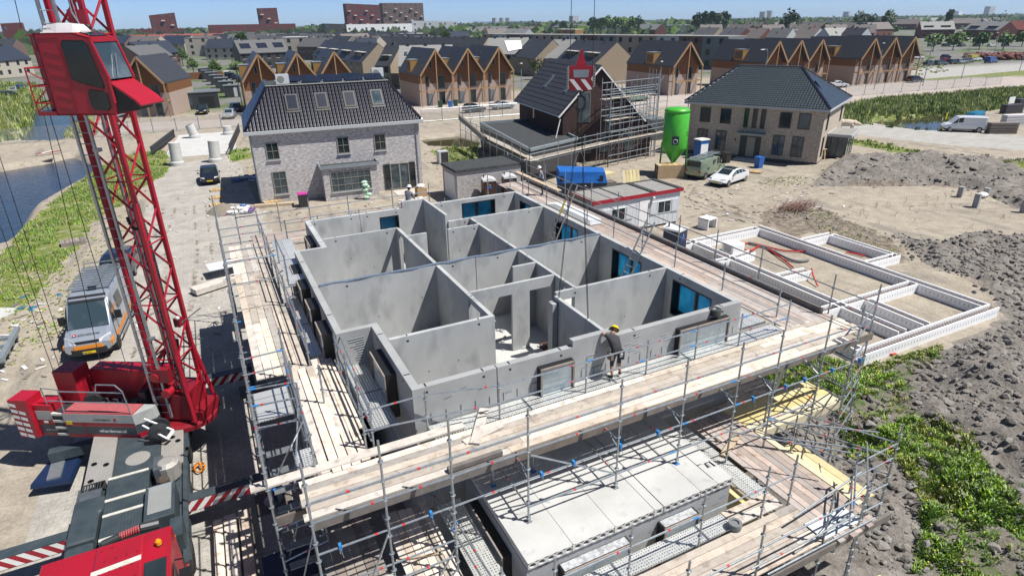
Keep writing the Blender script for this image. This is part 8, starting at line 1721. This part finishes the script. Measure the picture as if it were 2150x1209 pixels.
# items on decks
tag(MB().m('wood_beam').tube((13.5,12.75,5.68),(13.55,12.8,5.68),.01,4).build('x') if False else MB().m('felt_dark').lathe((13.5,12.9,5.72),[(.05,-.1),(.19,-.1),(.2,0),(.19,.1),(.08,.1),(.08,.02)],20).build('rubber_roll'),'small black roll lying on top of the right front window box','roll')
tag(MB().m('grey_hose').lathe((10.25,8.2,LZ+.03),[(.04,.0),(.17,.0),(.18,.09),(.17,.17),(.1,.17),(.1,.13),(.03,.13)],22).build('felt_roll'),'grey felt roll standing on the low scaffold deck beside the annexe','roll')
for i in range(4): tag(MB().m('cabin_white').box(16.75+i*.06,17.45+i*.05,25.0+i*.1,29.6-i*.2,DZ+.03+i*.04,DZ+.06+i*.04).build('insulation_sheet'),f'{["bottom","second","third","topmost"][i]} long white sheet of the pile on the right walkway','sheet','white sheets on the walkway')
loose('pale plank laid over the far end of the right walkway rail beside the worker',(16.9,33.6,5.72),(16.9,28.4,5.7),.3,.06,'wood_new'); loose('short light plank lying askew on the reddish low deck',(12.0,10.4,LZ+.07),(13.2,11.0,LZ+.09),.22,.04,'wood_new'); loose('thin orange batten lying on the lower left planks',(2.2,11.15,LZ+.04),(3.3,10.85,LZ+.05),.05,.04,'wood_new'); loose('white board lying on the low front deck beneath tubes',(11.9,7.15,LZ+.05),(13.3,7.15,LZ+.05),.6,.02,'cabin_white')
def lean_tubes(label,pts,name='loose_tubes'):
    mb=MB().m('galv')
    for p,q_ in pts: mb.tube(p,q_,.026,7)
    return tag(mb.build(name),label,'tubes')
lean_tubes('bundle of dark scaffold tubes standing upright on the yellow platform',[((15.9+i*.07,12.1+.03*i,2.3),(16.15+i*.09,12.0,4.1)) for i in range(5)]); lean_tubes('loose scaffold tubes lying on the low front deck near its right end',[((11.6,6.95,LZ+.08),(14.0,7.35,LZ+.5)),((10.9,6.9,LZ+.06),(13.2,7.1,LZ+.1)),((11.5,7.5,LZ+.4),(13.9,7.5,LZ+.9)),((9.8,6.72,LZ+.1),(13.6,6.72,LZ+.12))])
def ladder(label,foot,top,w_,mat,rungs=.28,yellow=None,name='ladder'):
    T=thing(name,label,'ladder',foot); f=Vector(foot); t=Vector(top)-f; L_=t.length; d_=t.normalized(); s_=d_.cross(XV).normalized() if abs(d_.x)>.2 else XV; s_=Vector((-d_.y,d_.x,0)).normalized() if math.hypot(d_.x,d_.y)>.1 else YV
    for k in (-1,1): MB().m(mat).beam(s_*k*w_/2,s_*k*w_/2+d_*L_,.03,.07).build('stile',T)
    mb=MB().m(mat); n=int(L_/rungs)
    for i in range(1,n): mb.tube(s_*-w_/2+d_*i*rungs,s_*w_/2+d_*i*rungs,.016,5)
    mb.build('rungs',T)
    if yellow: MB().m('yellow').beam(s_*w_/2+d_*yellow[0]+ZV*.01,s_*w_/2+d_*yellow[1]+ZV*.01,.05,.08).build('yellow_sleeve',T)
ladder('wooden ladder with a yellow sleeve leaning against the right wall, far one of two',(12.9,23.5,3.12),(14.95,23.75,7.3),.42,'wood_grey',yellow=(3.1,3.8)); ladder('aluminium ladder leaning against the right wall, near one of two',(12.9,18.0,3.12),(15.1,18.3,7.0),.42,'galv')
# debris on the hall floor
mb=MB().m('bark'); mb.lathe((8.5,15.4,3.12),[(.55,0),(.62,.25),(.55,.25),(.5,.12)],14); mb.m('leaf_dark'); [clod(mb,8.5+R.uniform(-.35,.35),15.4+R.uniform(-.35,.35),3.3,.14) for _ in range(12)]; tag(mb.build('mortar_tub'),'tub of dark mossy rubble on the hall floor','tub')
mb=MB().m('ash_white')
for i in range(26): clod(mb,R.uniform(7.3,9.3),R.uniform(15.8,20.3),3.13,R.uniform(.04,.13))
for i in range(9): x,y=R.uniform(7.3,9),R.uniform(16,20); mb.m('black').path([(x,y,3.13),(x+.3,y+R.uniform(-.4,.4),3.13),(x+.7,y+R.uniform(-.4,.4),3.13)],.015,4)
o=mb.build('floor_rubble'); o['kind']='stuff'
for i,(px,py) in enumerate(((47,624),(46,647),(125,620),(70,646),(139,538),(66,652))): x,y=at(px,py); o=MB().m('blue_film').box(-.22,.22,-.1,.1,0,.015).build('blue_foil_scrap'); o.location=(x,y,gz(x,y)+.02); o.rotation_euler=(0,0,i); tag(o,'small blue foil scrap on the sand left of the silver van','foil scrap','blue foil scraps')
x,y=at(15,660); mb=MB().m('concrete_slab'); mb.prism([(x-2+R.uniform(-.2,.2)+2.2*math.cos(a)*(1+.1*math.sin(a*3)),y+1.6*math.sin(a)) for a in [i*.45 for i in range(14)]],0,.06); tag(mb.build('concrete_spill'),'flat patch of hardened white concrete at the left edge','concrete patch')
# orange cable by the truck wheel
hose('orange_cable','tangle of orange cable on the dark ground beside the truck wheel',[(405,990,.1),(425,978,.15),(432,985,.1),(418,996,.12),(408,985,.1),(420,980,.2),(428,992,.1)],.03,'orange','cable')
# ================================================================== PEOPLE
def skin_mesh(pts,edges,rad_,sub=2):
    me=bpy.data.meshes.new('s'); me.from_pydata([tuple(p) for p in pts],edges,[]); o=bpy.data.objects.new('s',me); COL.objects.link(o)
    sk=o.modifiers.new('k','SKIN'); sk.use_smooth_shade=True
    if not me.skin_vertices: pass
    for i,r in enumerate(rad_):
        v=me.skin_vertices[0].data[i]; v.radius=(r,r) if not isinstance(r,tuple) else r; v.use_root=(i==0)
    sb=o.modifiers.new('b','SUBSURF'); sb.levels=sub; sb.render_levels=sub
    dg=bpy.context.evaluated_depsgraph_get(); dg.update(); out=bpy.data.meshes.new_from_object(o.evaluated_get(dg)); bpy.data.objects.remove(o); bpy.data.meshes.remove(me)
    return out
def hand_pts(w,d,up,side,curl=.5):
    """palm + fingers as chains from the wrist w along d"""
    w=Vector(w);d=Vector(d).normalized();side=Vector(side).normalized();n=d.cross(side); P=[];E=[];Rr=[]
    return P,E,Rr
def person(label,loc,rz,J,cols,hat,extra=None,scale=1.0):
    """J: joint dict (local metres, +y is the way the body faces)"""
    T=thing('person',label,'person',loc,rz); n=['pelvis','belly','chest','neck','headb','headt','lsh','lel','lwr','lha','rsh','rel','rwr','rha','lhip','lkn','lan','lto','rhip','rkn','ran','rto']
    rr=dict(pelvis=(.165,.125),belly=(.15,.115),chest=(.175,.125),neck=.055,headb=.085,headt=.075,lsh=.07,lel=.048,lwr=.032,lha=.036,rsh=.07,rel=.048,rwr=.032,rha=.036,lhip=.09,lkn=.062,lan=.042,lto=.04,rhip=.09,rkn=.062,ran=.042,rto=.04)
    pts=[Vector(J[k]) for k in n]; ix={k:i for i,k in enumerate(n)}
    ed=[('pelvis','belly'),('belly','chest'),('chest','neck'),('neck','headb'),('headb','headt'),('chest','lsh'),('lsh','lel'),('lel','lwr'),('lwr','lha'),('chest','rsh'),('rsh','rel'),('rel','rwr'),('rwr','rha'),('pelvis','lhip'),('lhip','lkn'),('lkn','lan'),('lan','lto'),('pelvis','rhip'),('rhip','rkn'),('rkn','ran'),('ran','rto')]
    E=[(ix[a],ix[b]) for a,b in ed]; radii=[rr[k] for k in n]
    me=skin_mesh(pts,E,radii)
    names=['skin','shirt','trousers','shoes']; mats=[cols['skin'],cols['shirt'],cols['trousers'],cols['shoes']]
    for m_ in mats: me.materials.append(MATS[m_])
    def near(c):
        best=None
        for a,b in ed:
            A,B=Vector(J[a]),Vector(J[b]); t=max(0,min(1,(c-A).dot(B-A)/max((B-A).length_squared,1e-6))); d_=(c-(A+(B-A)*t)).length-.05*(b in('belly','chest','pelvis'))
            if best is None or d_<best[0]: best=(d_,a,b,t)
        return best
    for p in me.polygons:
        _,a,b,t=near(p.center); mi=1
        if b in('neck',): mi=1 if t<.5 else 0
        elif b in('headb','headt'): mi=0
        elif b in('lel','rel'): mi=1 if (cols.get('long') or t<.55) else 0
        elif b in('lwr','rwr'): mi=1 if cols.get('long') else 0
        elif b in('lha','rha'): mi=0
        elif b in('lhip','rhip') or (a=='pelvis' and t<.5): mi=2
        elif b in('lkn','rkn'): mi=2
        elif b in('lan','ran'): mi=2 if (not cols.get('shorts') or t<.12) else (0 if t<.8 else 3)
        elif b in('lto','rto'): mi=3
        p.material_index=mi
    me.polygons.foreach_set('use_smooth',[True]*len(me.polygons)); me.name='body'
    o=bpy.data.objects.new('body',me); COL.objects.link(o); o.parent=T
    # face
    hb,ht=Vector(J['headb']),Vector(J['headt']); up=(ht-hb).normalized(); f=Vector(J.get('face',(0,1,0))).normalized(); f=(f-up*f.dot(up)).normalized(); s=f.cross(up); c=(hb+ht)/2
    mb=MB().m('skin').ell(tuple(c+f*.1-up*.01),.014,.02,.024,6,4); 
    for k in (-1,1): mb.ell(tuple(c+s*k*.085),.012,.022,.03,6,4)
    mb.m('white'); [mb.ell(tuple(c+f*.083+s*k*.032+up*.02),.011,.008,.008,6,4) for k in (-1,1)]; mb.m('hair'); [mb.ell(tuple(c+f*.091+s*k*.032+up*.02),.005,.005,.005,5,3) for k in (-1,1)]; mb.m('tail_red').obox(tuple(c+f*.088-up*.05),s,up,f,.045,.008,.006); mb.build('face',T)
    q=MB().m('hair').ell(tuple(c-f*.022+up*.012),.088,.094,.105,12,8); q.build('hair',T)
    if hat:
        mb=MB().m(hat); 
        prof=[(.155,.0),(.12,.012),(.118,.05),(.10,.095),(.06,.125),(.01,.135)]; vs=[];fs=[];nn=16; b0=c+up*.045
        for r,h_ in prof:
            for i in range(nn): a=2*PI*i/nn; k=1.15 if math.cos(a)>.5 and r>.14 else 1; vs.append(b0+(f*math.cos(a)*k+s*math.sin(a))*r+up*h_)
        for j in range(len(prof)-1):
            for i in range(nn): a=j*nn+i;b=j*nn+(i+1)%nn; fs.append((a,b,b+nn,a+nn))
        fs.append(tuple(range((len(prof)-1)*nn,len(prof)*nn))); mb.add(vs,fs); mb.build('helmet',T,smooth=True)
    # hands: palm and five fingers each
    for w_,h_,sd in (('lwr','lha',1),('rwr','rha',-1)):
        W0,H0=Vector(J[w_]),Vector(J[h_]); d_=(H0-W0).normalized(); sv_=Vector(J.get(h_+'_side',(0,0,1))); sv_=(sv_-d_*sv_.dot(d_)).normalized(); nv=d_.cross(sv_)
        P=[H0];E2=[];Rr=[.022]
        for k,(off,L_) in enumerate(((-.03,.07),(-.01,.08),(.012,.075),(.032,.06))):
            a=len(P); P.append(H0+d_*.045+sv_*off); P.append(H0+d_*(.045+L_*.55)+sv_*off*1.15+nv*.008); P.append(H0+d_*(.045+L_*.9)+sv_*off*1.2+nv*.03*J.get('curl',1)); E2+=[(0,a),(a,a+1),(a+1,a+2)]; Rr+=[.0095,.009,.008]
        a=len(P); P.append(H0-sv_*.035+d_*.005); P.append(H0-sv_*.06+d_*.035+nv*.015); E2+=[(0,a),(a,a+1)]; Rr+=[.011,.009]
        hm=skin_mesh(P,E2,Rr,1); hm.materials.append(MATS[cols.get('glove','skin')]); hm.name='hand'; ho=bpy.data.objects.new('hand',hm); COL.objects.link(ho); ho.parent=T
    if extra: extra(T)
    return T
# worker on the front deck, bending over the wall
def tools(T):
    mb=MB().m('black').lathe((0,-.02,.93),[(.165,-.03),(.17,.03)],16); mb.m('brown_cloth').box(-.25,-.16,-.1,.1,.68,.9); mb.m('black').box(.15,.22,-.12,.08,.62,.9); mb.m('paper').box(.02,.12,-.17,-.14,.75,.86); mb.build('tool_belt',T)
J=dict(pelvis=(0,-.05,.93),belly=(0,.02,1.06),chest=(.02,.2,1.22),neck=(.09,.30,1.28),headb=(.15,.35,1.30),headt=(.23,.41,1.36),face=(.1,.6,-.8),
 lsh=(-.16,.2,1.32),lel=(-.26,.36,1.38),lwr=(-.06,.46,1.27),lha=(.0,.48,1.23),rsh=(.20,.22,1.17),rel=(.24,.36,.98),rwr=(.14,.40,1.12),rha=(.11,.42,1.17),
 lhip=(-.11,-.04,.88),lkn=(-.14,.0,.50),lan=(-.15,-.07,.10),lto=(-.16,.10,.05),rhip=(.11,-.04,.88),rkn=(.15,.02,.50),ran=(.17,-.04,.10),rto=(.24,.11,.05))
x,y=at(1276,781,DZ); person('worker in black shorts and yellow helmet bending over the front concrete wall',(x,12.52,DZ),rad(3),J,dict(skin='skin',shirt='black_cloth',trousers='black_cloth',shoes='black',shorts=True),'helmet_yellow',tools)
# worker on the rear deck by the mansard house
J2=dict(pelvis=(0,0,.95),belly=(0,.03,1.1),chest=(.0,.1,1.34),neck=(.0,.15,1.48),headb=(.0,.18,1.55),headt=(.0,.21,1.68),face=(0,.9,-.4),
 lsh=(-.19,.1,1.4),lel=(-.24,.22,1.14),lwr=(-.1,.42,1.06),lha=(-.06,.48,1.03),rsh=(.19,.1,1.4),rel=(.24,.2,1.12),rwr=(.14,.42,1.0),rha=(.11,.48,.97),
 lhip=(-.1,0,.9),lkn=(-.12,.04,.5),lan=(-.12,-.02,.1),lto=(-.13,.14,.05),rhip=(.1,0,.9),rkn=(.12,.06,.5),ran=(.12,.0,.1),rto=(.14,.16,.05))
def hose_lance(T): MB().m('dark').tube((-.05,.45,1.05),(.1,1.1,.55),.02,6).m('bag_green').tube((-.3,.1,.9),(-.05,.45,1.05),.03,6).build('spray_lance',T)
person('worker in grey shirt and white cap holding a lance on the rear scaffold deck',(9.05,30.9,DZ),rad(-50),J2,dict(skin='skin',shirt='grey_cloth',trousers='brown_cloth',shoes='black',glove='bag_green'),'white_plastic',hose_lance)
person('worker in dark trousers and white helmet at the far end of the right walkway',(17.55,31.45,DZ),rad(60),J2,dict(skin='skin',shirt='grey_cloth',trousers='black_cloth',shoes='black',long=True),'white_plastic')
mb=MB()   # scraps of wood, foil and stone lying about the site
for i in range(420):
    px,py=R.choice(((R.uniform(1380,1700),R.uniform(385,470)),(R.uniform(1430,1800),R.uniform(380,440)),(R.uniform(480,900),R.uniform(425,470)),(R.uniform(280,470),R.uniform(330,760)),(R.uniform(0,140),R.uniform(560,800)),(R.uniform(1100,1450),R.uniform(350,420)),(R.uniform(880,1000),R.uniform(310,400))))
    x,y=at(px,py); s=R.uniform(.04,.16); mb.m(R.choice(('wood','clod','clod','paper','wood_grey'))); a=R.uniform(0,3)
    mb.beam((x,y,gz(x,y)+.03),(x+math.cos(a)*s*3,y+math.sin(a)*s*3,gz(x,y)+.04),s,.03)
o=mb.build('scattered_debris'); o['kind']='stuff'
mb=MB()  # clutter between the blue container and the silo
